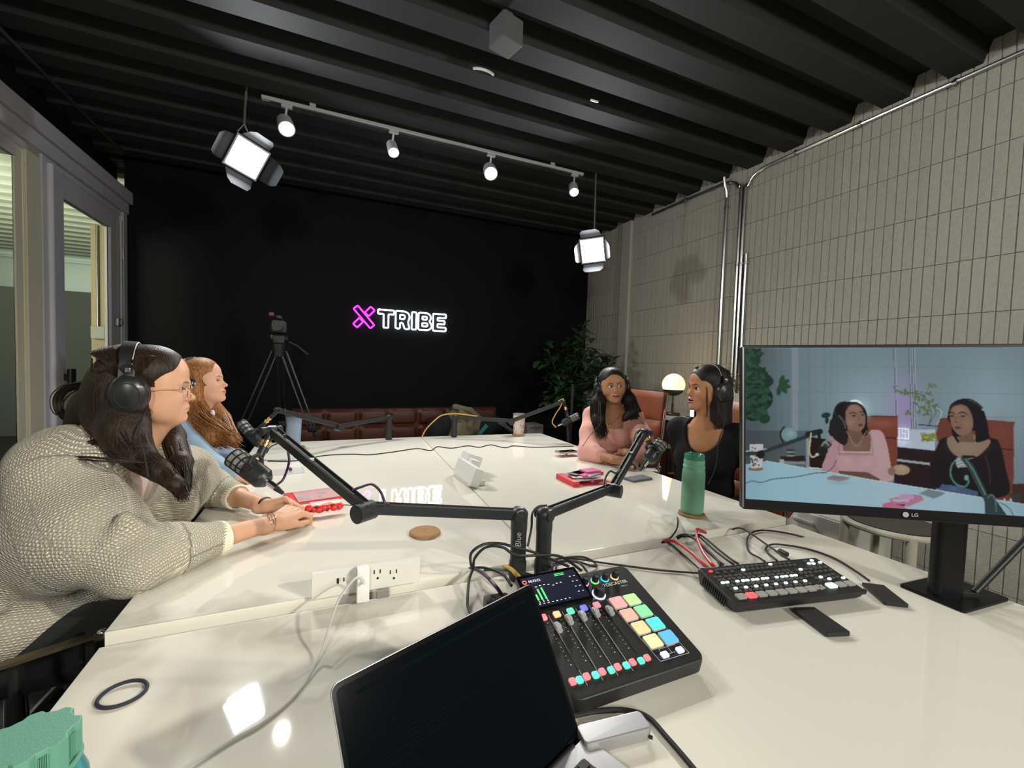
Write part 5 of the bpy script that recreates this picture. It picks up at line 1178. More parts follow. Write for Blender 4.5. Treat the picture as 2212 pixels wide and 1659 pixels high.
# picture on the screen: a coloured grid
GW, GH = 520, 300
SW_ = WM-.014
gx = np.linspace(-SW_/2, SW_/2, GW+1); gy = np.linspace(HM/2-.007, -HM/2+.023, GH+1)
GX, GY = np.meshgrid(gx, gy); Vg = np.stack([GX.ravel(), GY.ravel(), np.full(GX.size, .0)], 1)
Mn = np.array(FM); Vg = Vg @ Mn[:3, :3].T + Mn[:3, 3]+np.array(zm)*.0004
jj, ii = np.meshgrid(np.arange(GW), np.arange(GH)); q = (ii*(GW+1)+jj).ravel(); Fg = np.stack([q, q+GW+1, q+GW+2, q+1], 1)
def paint_screen():
    inv = np.linalg.inv(RC); Pc = Vg.reshape(GH+1, GW+1, 3); Pc = (Pc[:-1, :-1]+Pc[1:, 1:])/2-CAM; cc_ = Pc @ inv.T
    X = FW/2+FPX*cc_[..., 0]/-cc_[..., 2]; Y = FH/2-FPX*cc_[..., 1]/-cc_[..., 2]        # the video picture was measured from the front view of the panel
    rr = random.Random(3); nr = np.random.RandomState(5)
    I = np.zeros((GH, GW, 3)); I[:] = (.140, .195, .220)
    I *= (1.0+.55*np.exp(-((X-1880)**2+(Y-880)**2)/90**2)+.50*np.exp(-((X-2150)**2+(Y-880)**2)/110**2)-.55*np.exp(-((X-1610)/85)**2)-.12*np.clip((X-2120)/120, 0, 1))[..., None]
    st = nr.rand(GW//2); st = np.repeat(st, 2)[None, :GW]; I *= (1+.10*(st-.5)*np.clip((1960-X)/200, .3, 1))[..., None]
    def m_(mask, c, s=1.0): I[mask] = I[mask]*(1-s)+np.array(c)*s
    def ell(cx, cy, rx, ry, c, rot=0, s=1.0):
        a = math.radians(rot); dx = (X-cx)*math.cos(a)+(Y-cy)*math.sin(a); dy = -(X-cx)*math.sin(a)+(Y-cy)*math.cos(a); m_((dx/rx)**2+(dy/ry)**2 < 1, c, s)
    def soft(cx, cy, rx, ry, c, s=1.0, rot=0):
        a = math.radians(rot); dx = (X-cx)*math.cos(a)+(Y-cy)*math.sin(a); dy = -(X-cx)*math.sin(a)+(Y-cy)*math.cos(a); k = (s*np.exp(-((dx/rx)**2+(dy/ry)**2)))[..., None]; I[:] = I*(1-k)+np.array(c)*k
    def inside(pts):
        ins = np.zeros(X.shape, bool)
        for i in range(len(pts)):
            (xa, ya), (xb, yb) = pts[i-1], pts[i]
            if ya != yb: ins ^= ((ya > Y) != (yb > Y)) & (X < (xb-xa)*(Y-ya)/(yb-ya)+xa)
        return ins
    def poly(pts, c, s=1.0): m_(inside(pts), c, s)
    def cv(pts, n=5): return [tuple(p[:2]) for p in spline([(a, b, 0) for a, b in pts]+[(pts[0][0], pts[0][1], 0)], n)]      # rounded outline
    def blob(pts, c, s=1.0): poly(cv(pts), c, s)
    def seg_(pts, w, c, s=1.0):
        for (xa, ya), (xb, yb) in zip(pts[:-1], pts[1:]):
            t_ = np.clip(((X-xa)*(xb-xa)+(Y-ya)*(yb-ya))/((xb-xa)**2+(yb-ya)**2), 0, 1); m_(np.hypot(X-xa-t_*(xb-xa), Y-ya-t_*(yb-ya)) < w, c, s)
    def line(pts, w, c, s=1.0): seg_([tuple(p[:2]) for p in spline([(a, b, 0) for a, b in pts], 5)], w, c, s)
    poly([(1710, 745), (1725, 745), (1724, 930), (1712, 930)], (.19, .225, .255))
    for y_ in (790, 845, 888): seg_([(1615, y_), (2212, y_+(6 if y_ < 860 else 14))], .6, (.11, .15, .17), .5)
    soft(1952, 880, 34, 55, (.30, .20, .42), .75); soft(1944, 935, 26, 20, (.52, .40, .72), .8)
    for x_, w_ in ((1931, 1.4), (1963, 1.4), (1968, 1.6), (1973, 1.4)): seg_([(x_, 740), (x_+7, 940)], w_, (.06, .085, .10), .8); seg_([(x_+1.8, 740), (x_+8.8, 940)], .7, (.42, .47, .52), .7)
    # tree at the left
    for cx_, cy_, rx, ry in ((1620, 775, 22, 26), (1628, 820, 34, 30), (1636, 860, 34, 30), (1628, 890, 22, 20)): ell(cx_, cy_, rx, ry, (.008, .020, .015))
    for _ in range(150):
        cx_ = rr.uniform(1606, 1662); cy_ = rr.uniform(755, 905)
        if cx_ > 1640+18*math.sin((cy_-755)/60): continue
        g = rr.random(); ell(cx_, cy_, rr.uniform(6, 13), rr.uniform(2.5, 5), (.010+.014*g, .028+.045*g, .020+.02*g), rr.uniform(-40, 60))
    for a in (-70, -30, 10, 50, 100): ell(1685+11*math.cos(math.radians(a)), 832+11*math.sin(math.radians(a)), 12, 5.5, (.018, .058, .030), a)
    for a in (150, 190, 230): ell(1672+14*math.cos(math.radians(a)), 826+10*math.sin(math.radians(a)), 12, 5, (.010, .030, .022), a)
    ell(1652, 905, 10, 12, (.012, .040, .025), 70); ell(1784, 897, 10, 6, (.012, .035, .025), -10); ell(1786, 908, 4, 8, (.010, .03, .02))
    # globe, side table
    poly([(1612, 930), (1745, 930), (1745, 1010), (1612, 1010)], (.040, .048, .050), .6)
    line([(1694, 922), (1687, 932), (1687, 945), (1692, 955)], 1.8, (.01, .01, .012)); ell(1705, 939, 17, 15, (.135, .235, .250)); soft(1708, 936, 9, 7, (.25, .38, .40), .6)
    poly([(1686, 986), (1738, 984), (1741, 998), (1684, 996)], (.022, .012, .012)); poly([(1690, 996), (1740, 997), (1740, 1003), (1690, 1003)], (.17, .19, .19)); poly([(1684, 992), (1694, 992), (1694, 1003), (1684, 1001)], (.30, .32, .31))
    for k in range(4): poly([(1700, 971+k*4), (1717, 971+k*4), (1717, 974+k*4), (1700, 974+k*4)], (.20, .20, .20) if k % 2 else (.03, .03, .03))
    poly([(1741, 940), (1749, 940), (1748, 1012), (1742, 1012)], (.22, .25, .26)); poly([(1748, 944), (1784, 948), (1784, 1015), (1749, 1010)], (.016, .008, .008)); seg_([(1749, 1010), (1776, 1013)], 1.2, (.5, .52, .52))
    # cabinet between the women
    poly([(1936, 928), (2020, 928), (2020, 973), (1936, 965)], (.36, .42, .50)); soft(1948, 958, 20, 10, (.55, .60, .78), .6)
    poly([(1936, 965), (2022, 974), (2022, 1060), (1930, 1050)], (.020, .011, .013)); poly([(1937, 991), (2009, 1000), (2009, 1005), (1937, 996)], (.27, .30, .32))
    for (xa, ya, xb, yb) in ((1938, 925, 1963, 927), (1938, 946, 1963, 948), (1963, 926, 1963, 947), (1943, 929, 1943, 943), (1949, 929, 1949, 944), (1956, 929, 1956, 944), (1949, 936, 1956, 936)): seg_([(xa, ya), (xb, yb)], 1.3, (.80, .78, .95))
    for (xa, ya, xb, yb) in ((1938, 953, 1962, 956), (1945, 955, 1945, 960), (1953, 956, 1953, 960)): seg_([(xa, ya), (xb, yb)], 1.1, (.62, .66, .82), .8)
    line([(2006, 920), (2012, 895), (2002, 865), (1985, 850), (1960, 848)], .9, (.05, .07, .05)); line([(2008, 915), (2022, 890), (2015, 878)], .9, (.05, .07, .05))
    for cx_, cy_ in ((1936, 843), (1952, 847), (1958, 848), (1983, 848), (2012, 834), (2008, 850), (1995, 862), (1980, 868), (1990, 878), (2005, 870), (2020, 877), (2028, 882), (1985, 890), (2000, 893), (1976, 858), (2014, 866), (1998, 885), (1962, 893)):
        for _ in range(7): ell(cx_+rr.gauss(0, 4), cy_+rr.gauss(0, 3), rr.uniform(2, 4.5), rr.uniform(1.2, 2.4), (.07+.05*rr.random(), .11+.06*rr.random(), .055), rr.uniform(0, 180))
    for _ in range(120): ell(rr.uniform(1990, 2030), rr.uniform(936, 953), 2.2, 1.5, (.12+.10*rr.random(), .15+.08*rr.random(), .02), rr.uniform(0, 180))
    seg_([(1984, 917), (2026, 921)], 1.0, (.02, .02, .03)); line([(2024, 880), (2034, 890), (2030, 905), (2024, 915)], 1.0, (.35, .40, .42))
    # chairs
    poly(cv([(1872, 899), (1935, 899), (1939, 906), (1937, 1010), (1925, 1012), (1872, 950)], 3), (.155, .042, .028)); seg_([(1873, 899), (1936, 900)], 1.2, (.05, .015, .012)); soft(1905, 915, 30, 10, (.26, .095, .065), .6); seg_([(1912, 945), (1936, 947)], 1.2, (.04, .012, .010))
    poly(cv([(2030, 905), (2046, 903), (2185, 911), (2189, 925), (2184, 1075), (2120, 1080), (2028, 960)], 3), (.125, .038, .028)); soft(2160, 935, 22, 30, (.17, .052, .036), .6); seg_([(2130, 966), (2186, 972)], 1.2, (.04, .012, .010)); poly([(2186, 1045), (2225, 1045), (2225, 1090), (2186, 1085)], (.05, .02, .018))
    # woman in pink
    ell(1847, 884, 19, 21, (.62, .78, .78)); soft(1862, 885, 16, 22, (.45, .60, .62), .5)
    D_ = (.010, .008, .012)
    blob([(1790, 945), (1786, 980), (1778, 1015), (1830, 1022), (1830, 960), (1808, 935)], (.36, .22, .24)); blob([(1882, 928), (1904, 932), (1916, 960), (1925, 1010), (1930, 1035), (1900, 1040), (1878, 1010), (1872, 950)], (.42, .27, .285))
    poly([(1826, 925), (1872, 925), (1882, 945), (1880, 975), (1822, 975), (1818, 950)], (.155, .088, .062)); soft(1850, 945, 14, 14, (.11, .058, .042), .6); soft(1850, 965, 18, 7, (.20, .118, .085), .6)
    poly([(1812, 974), (1882, 977), (1890, 1010), (1880, 1024), (1822, 1020), (1806, 1000)], (.37, .225, .235)); blob([(1808, 980), (1845, 990), (1890, 982), (1892, 1012), (1850, 1018), (1814, 1014)], (.40, .25, .26)); soft(1830, 996, 12, 10, (.46, .30, .31), .6); soft(1872, 998, 12, 10, (.46, .30, .31), .6)
    seg_([(1812, 980), (1884, 982)], 2.0, (.27, .16, .17), .8); seg_([(1812, 976), (1880, 977)], 1.0, (.47, .32, .33))
    line([(1820, 950), (1812, 965), (1814, 985)], 1.6, (.28, .16, .17)); line([(1880, 935), (1884, 960), (1886, 980)], 1.4, (.28, .16, .17), .7)
    blob([(1800, 890), (1812, 872), (1840, 868), (1858, 872), (1872, 890), (1872, 925), (1868, 935), (1860, 930), (1862, 900), (1850, 885), (1835, 900), (1830, 930), (1830, 955), (1812, 955), (1790, 935), (1796, 910)], D_); blob([(1790, 930), (1796, 905), (1825, 905), (1832, 935), (1828, 960), (1810, 955)], (.016, .012, .016)); blob([(1862, 905), (1872, 905), (1874, 935), (1866, 942), (1860, 930)], D_)
    blob([(1826, 890), (1836, 876), (1850, 874), (1862, 884), (1869, 900), (1868, 918), (1860, 930), (1848, 932), (1834, 925), (1827, 910)], (.205, .118, .090)); soft(1838, 912, 8, 8, (.30, .185, .145), .6); soft(1846, 882, 12, 7, (.27, .16, .125), .6)
    line([(1836, 893), (1843, 891), (1850, 894)], 1.0, (.02, .012, .012)); line([(1857, 890), (1863, 889), (1866, 892)], 1.0, (.02, .012, .012)); ell(1844.5, 898, 4.0, 1.8, (.035, .022, .022), -8); ell(1863.5, 896, 3.0, 1.7, (.035, .022, .022), -8)
    line([(1854, 898), (1857, 907), (1853, 909)], .7, (.12, .062, .048)); ell(1859, 918.5, 5.2, 3.0, (.12, .045, .045), -12); seg_([(1855, 918.5), (1863, 917)], .6, (.04, .012, .014))
    line([(1806, 900), (1803, 885), (1812, 872), (1826, 868)], 1.6, (.018, .022, .026)); ell(1816, 908, 9, 14, (.014, .014, .017), -22); line([(1812, 898), (1822, 910), (1826, 925)], 1.0, (.10, .11, .12)); line([(1828, 930), (1850, 964), (1872, 930)], .5, (.35, .25, .18))
    poly([(1812, 1017), (1880, 1021), (1905, 1035), (1890, 1042), (1840, 1030), (1812, 1024)], (.11, .060, .045)); poly([(1878, 1022), (1925, 1008), (1930, 1030), (1902, 1036)], (.40, .26, .27)); ell(1946, 1015, 19, 11, (.30, .22, .145), 3); soft(1948, 1012, 10, 5, (.38, .29, .20), .6); ell(1926, 1018, 8, 9, (.20, .12, .09), 10)
    # woman in black
    B_ = (.013, .010, .011)
    blob([(2030, 950), (2050, 944), (2140, 946), (2160, 960), (2172, 1010), (2178, 1068), (2100, 1075), (2025, 1055), (2008, 1040), (2014, 990)], B_)
    blob([(2046, 946), (2070, 938), (2110, 940), (2138, 950), (2134, 965), (2112, 985), (2090, 992), (2062, 982), (2048, 964)], (.215, .150, .108)); soft(2090, 965, 26, 12, (.26, .185, .135), .6); poly([(2068, 930), (2100, 930), (2106, 955), (2072, 955)], (.13, .078, .056))
    blob([(2048, 890), (2055, 872), (2075, 862), (2098, 862), (2118, 876), (2130, 900), (2136, 935), (2136, 948), (2108, 955), (2104, 930), (2062, 945), (2055, 920), (2047, 905)], D_)
    blob([(2051, 895), (2058, 880), (2075, 874), (2090, 880), (2100, 900), (2102, 920), (2094, 935), (2078, 941), (2066, 935), (2056, 920)], (.195, .112, .082)); soft(2070, 886, 12, 8, (.27, .165, .125), .6); soft(2088, 915, 8, 9, (.25, .15, .112), .6)
    line([(2050, 893), (2056, 891), (2062, 894)], 1.1, (.018, .012, .012)); line([(2071, 893), (2080, 890), (2088, 895)], 1.1, (.018, .012, .012)); ell(2056.5, 899, 4.2, 1.9, (.03, .02, .02)); ell(2080.5, 899, 4.6, 2.0, (.03, .02, .02))
    line([(2066, 900), (2063, 911), (2068, 913)], .8, (.11, .058, .045)); ell(2069, 924, 7.0, 3.6, (.12, .052, .050), 3); seg_([(2063, 923.5), (2076, 924)], .8, (.03, .012, .014))
    line([(2094, 864), (2112, 872), (2122, 882)], 2.2, (.03, .034, .045)); ell(2123, 885, 3, 1.8, (.30, .32, .33), 20); line([(2060, 940), (2070, 955), (2066, 945)], 2, D_)
    line([(2128, 985), (2136, 1010), (2140, 1050)], .7, (.06, .035, .03)); poly([(2034, 1046), (2070, 1050), (2112, 1062), (2114, 1075), (2060, 1066), (2028, 1056)], (.055, .085, .16)); soft(2060, 1056, 12, 5, (.09, .13, .22), .6)
    for cx_ in (2170, 2184): ell(cx_, 1080, 2, 3, (.5, .5, .52))
    poly([(2180, 1066), (2205, 1066), (2206, 1088), (2188, 1086)], (.035, .035, .036))
    # table and what lies on it
    tb = inside([(1600, 1003), (1612, 1003), (1656, 996), (1745, 1013), (1903, 1040), (2060, 1064), (2230, 1092), (2420, 1125), (2420, 1200), (1600, 1120)])
    I[tb] = np.stack([.27+.03*np.sin(X/140), .43+.0*X, .50+.0*X], -1)[tb]; I[tb] *= (1-.25*np.clip((X-2050)/260, 0, .8)-.12*np.exp(-((X-1615)/40)**2))[tb][:, None]
    seg_([(1656, 996), (1903, 1040), (2230, 1092)], .7, (.42, .52, .55))
    ell(1632, 1013, 17, 4.5, (.21, .115, .055)); poly([(1619, 960), (1649, 959), (1646, 1010), (1623, 1012)], (.44, .44, .45)); rr = random.Random(8)
    for _ in range(26): ell(rr.uniform(1622, 1646), rr.uniform(964, 1007), 1.8, 2.0, (.05, .03, .05))
    seg_([(1611, 980), (1640, 979), (1768, 934)], 4.2, (.028, .034, .040)); ell(1643, 982, 9, 9, (.012, .012, .014)); seg_([(1745, 938), (1772, 932)], 6, (.016, .018, .020)); seg_([(1769, 938), (1770, 948)], 3.4, (.010, .010, .012)); seg_([(1611, 975), (1655, 970)], 1.0, (.40, .42, .36))
    line([(1752, 936), (1750, 955), (1748, 975), (1754, 987), (1762, 985)], 1.5, (.42, .42, .26)); ell(1784, 962, 16, 9, (.035, .036, .038), -35)
    for k in range(3): line([(1776+k*7, 962-k*5), (1782+k*7, 954-k*5), (1790+k*6, 962-k*5)], 1.6, (.22, .21, .20))
    ell(1776, 975, 13, 9, (.014, .014, .016), -10); ell(1765, 982, 4, 3, (.45, .45, .42))
    line([(1611, 1044), (1625, 1039), (1645, 1042), (1670, 1035), (1720, 1030), (1760, 1022), (1785, 1020), (1800, 1008), (1806, 995)], 1.0, (.05, .07, .085))
    poly([(1786, 1031), (1800, 1027), (1836, 1031), (1832, 1036), (1812, 1040), (1788, 1036)], (.24, .18, .20)); poly([(1790, 1030), (1803, 1027.5), (1832, 1031), (1812, 1035)], (.17, .15, .18)); soft(1815, 1043, 22, 4, (.20, .26, .30), .5)
    poly([(1985, 1066), (2004, 1057), (2042, 1064), (2032, 1072), (2016, 1077)], (.14, .19, .21)); soft(1975, 1085, 26, 10, (.36, .36, .42), .5)
    poly([(1907, 1088), (1930, 1082), (1950, 1092), (1962, 1100), (1905, 1098)], (.40, .13, .20)); poly([(1920, 1078), (1960, 1068), (1990, 1070), (1996, 1080), (1962, 1094), (1936, 1092)], (.36, .16, .24)); blob([(1938, 1074), (1950, 1067), (1972, 1070), (1972, 1078), (1950, 1080)], (.44, .24, .40)); poly([(1928, 1078), (1964, 1079), (1964, 1084), (1930, 1084)], (.40, .36, .42)); poly([(1932, 1088), (1955, 1090), (1954, 1094)], (.04, .02, .03))
    line([(2070, 988), (2056, 1005), (2054, 1028), (2066, 1046), (2084, 1051), (2092, 1042), (2090, 1034)], 1.8, (.07, .17, .15)); ell(2075, 1001, 10, 13, (.20, .22, .23), -20)
    for k in range(3): line([(2065+k*2, 996+k*6), (2074+k*2, 991+k*6), (2084+k*2, 996+k*6)], 1.2, (.34, .37, .38))
    ell(2080, 1016, 12, 6, (.012, .012, .014), 10); ell(2088, 1032, 5, 6, (.12, .26, .23))
    seg_([(2082, 990), (2098, 1010), (2130, 1075), (2150, 1125)], 6.5, (.030, .050, .052)); seg_([(2086, 992), (2104, 1018), (2134, 1080)], 1.3, (.12, .19, .18)); poly([(2078, 983), (2106, 984), (2108, 989), (2082, 990)], (.014, .012, .014)); poly([(2126, 1070), (2146, 1072), (2180, 1120), (2180, 1135), (2128, 1130)], (.028, .045, .048)); line([(2134, 1075), (2142, 1069), (2150, 1080), (2152, 1104)], 2.0, (.06, .13, .11)); line([(2160, 1085), (2180, 1098), (2192, 1120)], .8, (.03, .05, .05))
    J = I.copy()
    for dy, dx in ((0, 1), (1, 0), (0, -1), (-1, 0)): J += np.roll(I, (dy, dx), (0, 1))
    J /= 5; J *= (1+.05*(nr.rand(GH, GW, 1)-.5))
    return J*.92
IMG = paint_screen()
msn = bpy.data.materials.new('screen_picture'); msn.use_nodes = True; nt = msn.node_tree; bb = nt.nodes['Principled BSDF']; bb.inputs['Base Color'].default_value = (.0, .0, .0, 1); bb.inputs['Roughness'].default_value = .45; bb.inputs['Specular IOR Level'].default_value = .04
vc = nt.nodes.new('ShaderNodeVertexColor'); vc.layer_name = 'Pic'; nt.links.new(vc.outputs[0], bb.inputs['Emission Color']); bb.inputs['Emission Strength'].default_value = 1.0
so = np_mesh('screen', Vg, Fg, msn, mn, smooth=False)
ca = so.data.color_attributes.new('Pic', 'FLOAT_COLOR', 'CORNER'); cc = np.repeat(IMG.reshape(-1, 3), 4, 0); ca.data.foreach_set('color', np.concatenate([cc, np.ones((len(cc), 1))], 1).astype(np.float32).ravel())
vs, fs = text_mesh('LG', .010, 0, bold=True); MB().add(vs, fs, FM @ Matrix.Translation((.012, -HM/2+.0115, .0008))).build('brand_lettering', mat('pale_print'), mn, smooth=False)
MB().lathe([(0.0001, 0), (.0055, 0), (.0055, .0006), (.0001, .0006)], 24, FM @ Matrix.Translation((-.004, -HM/2+.0115, .0006))).build('brand_disc', mat('pale_print'), mn)
bp = [atz(u, v, ZN+.006) for u, v in ((1942, 1263), (2085, 1322), (2128, 1300))]
sb = thing('monitor_stand_base', (1.5, .6, ZN), 'x', 'stand') if False else None
e1_ = Vector(bp[1]-bp[0]); e2_ = Vector(bp[2]-bp[1]); e2_ = e2_-e1_.normalized()*e2_.dot(e1_.normalized()); wdt = .21
cen = Vector(bp[0])+e1_*.5+e2_.normalized()*wdt*.5; Mb = frame((cen.x, cen.y, ZN+.0045), e1_)
on_top(MB().rbox((0, 0, 0), (e1_.length, wdt, .009), .008, bev=.002), Mb).build('stand_base', m_mon, mn)
pc_ = atz(2040, 1285, ZN+.009); topz = 1.12
MB().rbox((pc_[0], pc_[1], (ZN+.009+topz)/2), (.070, .045, topz-ZN-.009), .018, Matrix.Rotation(math.atan2(xm.y, xm.x), 3, 'Z')).build('stand_column', m_mon, mn)
cfr = FM @ Vector((0, 0, -.05)); MB().cyl((pc_[0], pc_[1], 1.13), cfr, .022, seg=20).build('tilt_joint', m_mon, mn)
# diagonal strut of a folded stand behind the monitor
s0 = atz(2105, 1280, ZN+.02); s1 = atd(2260, 1120, .70)
t = thing('stand_strut', s0, 'black diagonal metal strut with a hinged foot at the right edge, behind the monitor', 'strut')
s1 = Vector(s0)+ (Vector(atd(2262, 1118, depth_of(s0)+.05))-Vector(s0)); MB().cyl(s0, s1, .0085, seg=12).build('bar', m_blk, t)
MB().box(Vector(s0)+Vector((-.012, .008, -.006)), (.045, .018, .016), Matrix.Rotation(-.5, 3, 'Z'), bev=.003).build('foot', m_blk, t)

# ------------------------------------------------------------------ chairs
m_lea = mat('tan_leather', (.24, .065, .025), .38, bump=(240, .25), noise=(7, .85)); m_leao = mat('orange_leather', (.30, .07, .025), .45, bump=(240, .25))
def pillow(M, w, h, t, nx=10, ny=8, pw=.35):
    """a soft cushion panel, z the thickness direction of M"""
    vs = []; fs = []
    for s in (1, -1):
        for j in range(ny+1):
            for i in range(nx+1):
                x = i/nx*2-1; y = j/ny*2-1; k = ((1-abs(x)**5)*(1-abs(y)**5))**pw if s > 0 else .15
                vs.append((x*w/2, y*h/2, s*t/2*(.45+.55*k) if s > 0 else -t/2))
    n = (nx+1)*(ny+1)
    for j in range(ny):
        for i in range(nx):
            a = j*(nx+1)+i; fs.append((a, a+1, a+nx+2, a+nx+1)); fs.append((n+a, n+a+nx+1, n+a+nx+2, n+a+1))
    for i in range(nx): fs += [(i+1, i, n+i, n+i+1), (ny*(nx+1)+i, ny*(nx+1)+i+1, n+ny*(nx+1)+i+1, n+ny*(nx+1)+i)]
    for j in range(ny): a = j*(nx+1); b = a+nx+1; fs += [(a, b, n+b, n+a), (b+nx, a+nx, n+a+nx, n+b+nx)]
    return MB().add(vs, fs, M)
def exec_chair(cx_, cy_, yaw, label, mleather, ztop=1.17, w=.46):
    B = Matrix.Translation((cx_, cy_, 0)) @ Matrix.Rotation(math.radians(yaw), 4, 'Z')       # local +x = the way the chair faces
    t = thing('executive_chair', (cx_, cy_, 0), label, 'chair', None)
    R = B @ Matrix.Rotation(math.radians(-8), 4, 'Y')
    def bp(y0, z0, z1, wd, th=.055, x=-.0):                      # a back panel between heights
        return B @ Matrix.Translation((x-.10*(((z0+z1)/2)-.5), 0, (z0+z1)/2)) @ Matrix.Rotation(math.radians(-6), 4, 'Y') @ Matrix(((0, 0, 1, 0), (1, 0, 0, 0), (0, 1, 0, 0), (0, 0, 0, 1)))
    zs = [.50, ztop-.44, ztop-.20, ztop]
    for i in range(3): pillow(bp(0, zs[i], zs[i+1], w), w, zs[i+1]-zs[i]-.004, .065).build('back_cushion', mleather, t)
    b = MB()
    for s in (-1, 1):
        pts = [B @ Vector((-.10*(z-.5)-.005, s*(w/2+.012), z)) for z in (ztop-.02, ztop-.3, .62, .5)]+[B @ Vector((.05, s*(w/2+.012), .455)), B @ Vector((.40, s*(w/2+.012), .455))]
        MB().tube(spline(pts, 4), .009, 10).build('side_frame', m_chr, t)
        ap = [B @ Vector(q) for q in ((-.02, s*(w/2+.02), .60), (-.0, s*(w/2+.06), .66), (.06, s*(w/2+.065), .675), (.26, s*(w/2+.065), .675), (.32, s*(w/2+.05), .63), (.33, s*(w/2+.02), .47))]
        ar = MB().tube(spline(ap, 4), .010, 10).build('armrest', m_chr, t)
        MB().tube([ap[1].lerp(ap[2], .5)+Vector((0, 0, .01)), ap[2]+Vector((0, 0, .016)), ap[3]+Vector((0, 0, .016))], [.012, .02, .018], 10).build('arm_pad', mleather, ar)
    pillow(B @ Matrix.Translation((.20, 0, .47)), .46, w, .09).build('seat', mleather, t)
    MB().cyl(B @ Vector((.17, 0, .11)), B @ Vector((.17, 0, .43)), .028, seg=16).build('gas_column', m_chr, t)
    for k in range(5):
        a = k*2*PI/5+.3; e = B @ Vector((.17+.30*math.cos(a), .30*math.sin(a), .075))
        lg = MB().cyl(B @ Vector((.17, 0, .12)), e, .022, .014, seg=10).build('leg', m_chr, t)
        MB().cyl(e+Vector((0, -.012, -.045)), e+Vector((0, .012, -.045)), .030, seg=14).build('caster', m_blk, lg)
    return t
exec_chair(2.08, 2.50, 180, 'tan leather executive chair behind the woman in pink', m_lea, 1.17, .42)
exec_chair(2.14, 1.66, 180, 'tan leather executive chair behind the woman in black, beside the monitor', m_lea, 1.15)
exec_chair(-1.04, 1.78, 5, 'orange leather chair at the left edge behind the cream-sweatered woman', m_leao, .93)
exec_chair(-1.02, 2.62, 0, 'orange leather chair behind the red-haired woman', m_leao, .95)
# bronze flat arm at the lower left
A0, A1 = Vector(atz(-40, 1452, .64)), Vector(atz(222, 1367, .66)); d_ = (A1-A0).normalized()
t = thing('side_chair', (-.62, 1.10, 0), 'dark chair with a flat bronze metal arm at the lower left, under the cream sweater', 'chair')
MB().sweep([A0-d_*.15, A0, A1], [(-.012, -.004), (.012, -.004), (.012, .004), (-.012, .004)]).build('armrest', mat('bronze_bar', (.20, .16, .10), .3, metal=.8), t)
MB().sphere(A1, .011, 14, 8).box(A1+Vector((.01, .0, -.006)), (.05, .02, .02), bev=.004).build('arm_joint', m_chr, t)
MB().cyl(A0+Vector((.05, 0, -.64)), A0+Vector((.05, 0, -.004)), .010, seg=10).build('leg', m_blk, t)
MB().cyl(A1+Vector((-.05, .02, -.65)), A1+Vector((-.05, .02, -.004)), .010, seg=10).build('leg', m_blk, t)
pillow(Matrix.Translation((-.74, 1.12, .44)), .40, .36, .07).build('seat', mat('black_fabric', (.012, .013, .014), .9), t)

# credenza, lamp, lit block, vase
m_walnut = mat('dark_walnut', (.050, .014, .010), .4, noise=(6, .6)); m_ctop = mat('white_stone_top', (.60, .59, .57), .25, noise=(4, .9))
t = thing('credenza', (3.15, 2.6, 0), 'long dark walnut credenza with white top along the block wall', 'cabinet')
MB().box(*span(2.90, XR-.05, 1.95, 3.62, .86, .895), bev=.003).build('top', m_ctop, t)
MB().box(*span(2.93, XR-.06, 1.98, 3.59, .08, .86), bev=.003).build('body', m_walnut, t)
MB().box(*span(2.922, 2.93, 1.98, 3.59, .600, .635), bev=.001).build('rail', mat('satin_alu_rail', (.55, .55, .53), .3, metal=.5), t)
for k in range(3): d_ = MB().box(*span(2.918, 2.93, 1.99+k*.535, 2.515+k*.535, .10, .585), bev=.002).build('door', m_walnut, t); MB().box(*span(2.905, 2.918, 2.47+k*.535, 2.49+k*.535, .40, .50), bev=.002).build('handle', m_blk, d_)
MB().box(*span(2.97, XR-.06, 2.0, 3.57, 0, .08)).build('plinth', m_blk, t)
p = atx(1455, 896, 3.03); c = atx(1455, 831, 3.03); dd = depth_of(c); r = 24.3/FPX*dd/1.02
t = thing('table_lamp', (c[0], c[1], .895), 'glowing round globe table lamp with dark stem on the credenza', 'lamp')
Mc = Matrix.Translation((c[0], c[1], 0)); z = c[2]
MB().sphere((c[0], c[1], z), r, 36, 24).build('globe', mat('opal_globe', (1, .9, .75), .3, emis=(1.0, .74, .40), estr=.95), t)
prof = [(r*math.sin(a)*1.03, z-r*math.cos(a)*1.03) for a in np.linspace(.0, 1.12, 10)]
MB().lathe(prof+[(r*math.sin(1.12)*.97, z-r*math.cos(1.12)*.99)], 36, Mc, caps=False).build('holder', mat('dark_bronze', (.05, .045, .035), .35, metal=.7), t)
MB().lathe([(.006, .90), (.006, z-r)], 14, Mc).lathe([(.012, .90), (.010, .90+(z-r-.9)*.62)], 14, Mc).build('stem', mat('dark_bronze'), t)
MB().lathe([(.068, .895), (.070, .899), (.070, .915), (.064, .922), (.012, .924)], 36, Mc).build('base', mat('dark_bronze'), t)
light('POINT', 'globe_light', (c[0]-.0, c[1], z+r+.03), (0, 0, 0), 2.2, (1, .72, .40), .08)
light('POINT', 'globe_light', (c[0]-r-.04, c[1]-.02, z), (0, 0, 0), 1.3, (1, .72, .40), .08)
p = atx(1496, 893, 3.10)
t = thing('light_block', (p[0], p[1], .895), 'small bright blue-white lit block standing on the credenza', 'light')
MB().box((p[0], p[1], .930), (.02, .045, .062), bev=.004).build('glowing_block', mat('cool_glow', (.8, .85, 1), .4, emis=(.62, .72, 1), estr=1.4), t)
MB().box((p[0], p[1], .898), (.06, .10, .006), bev=.001).build('foot', m_blk, t)
p = atx(1592, 860, 3.12); vx, vy = p[0], p[1]
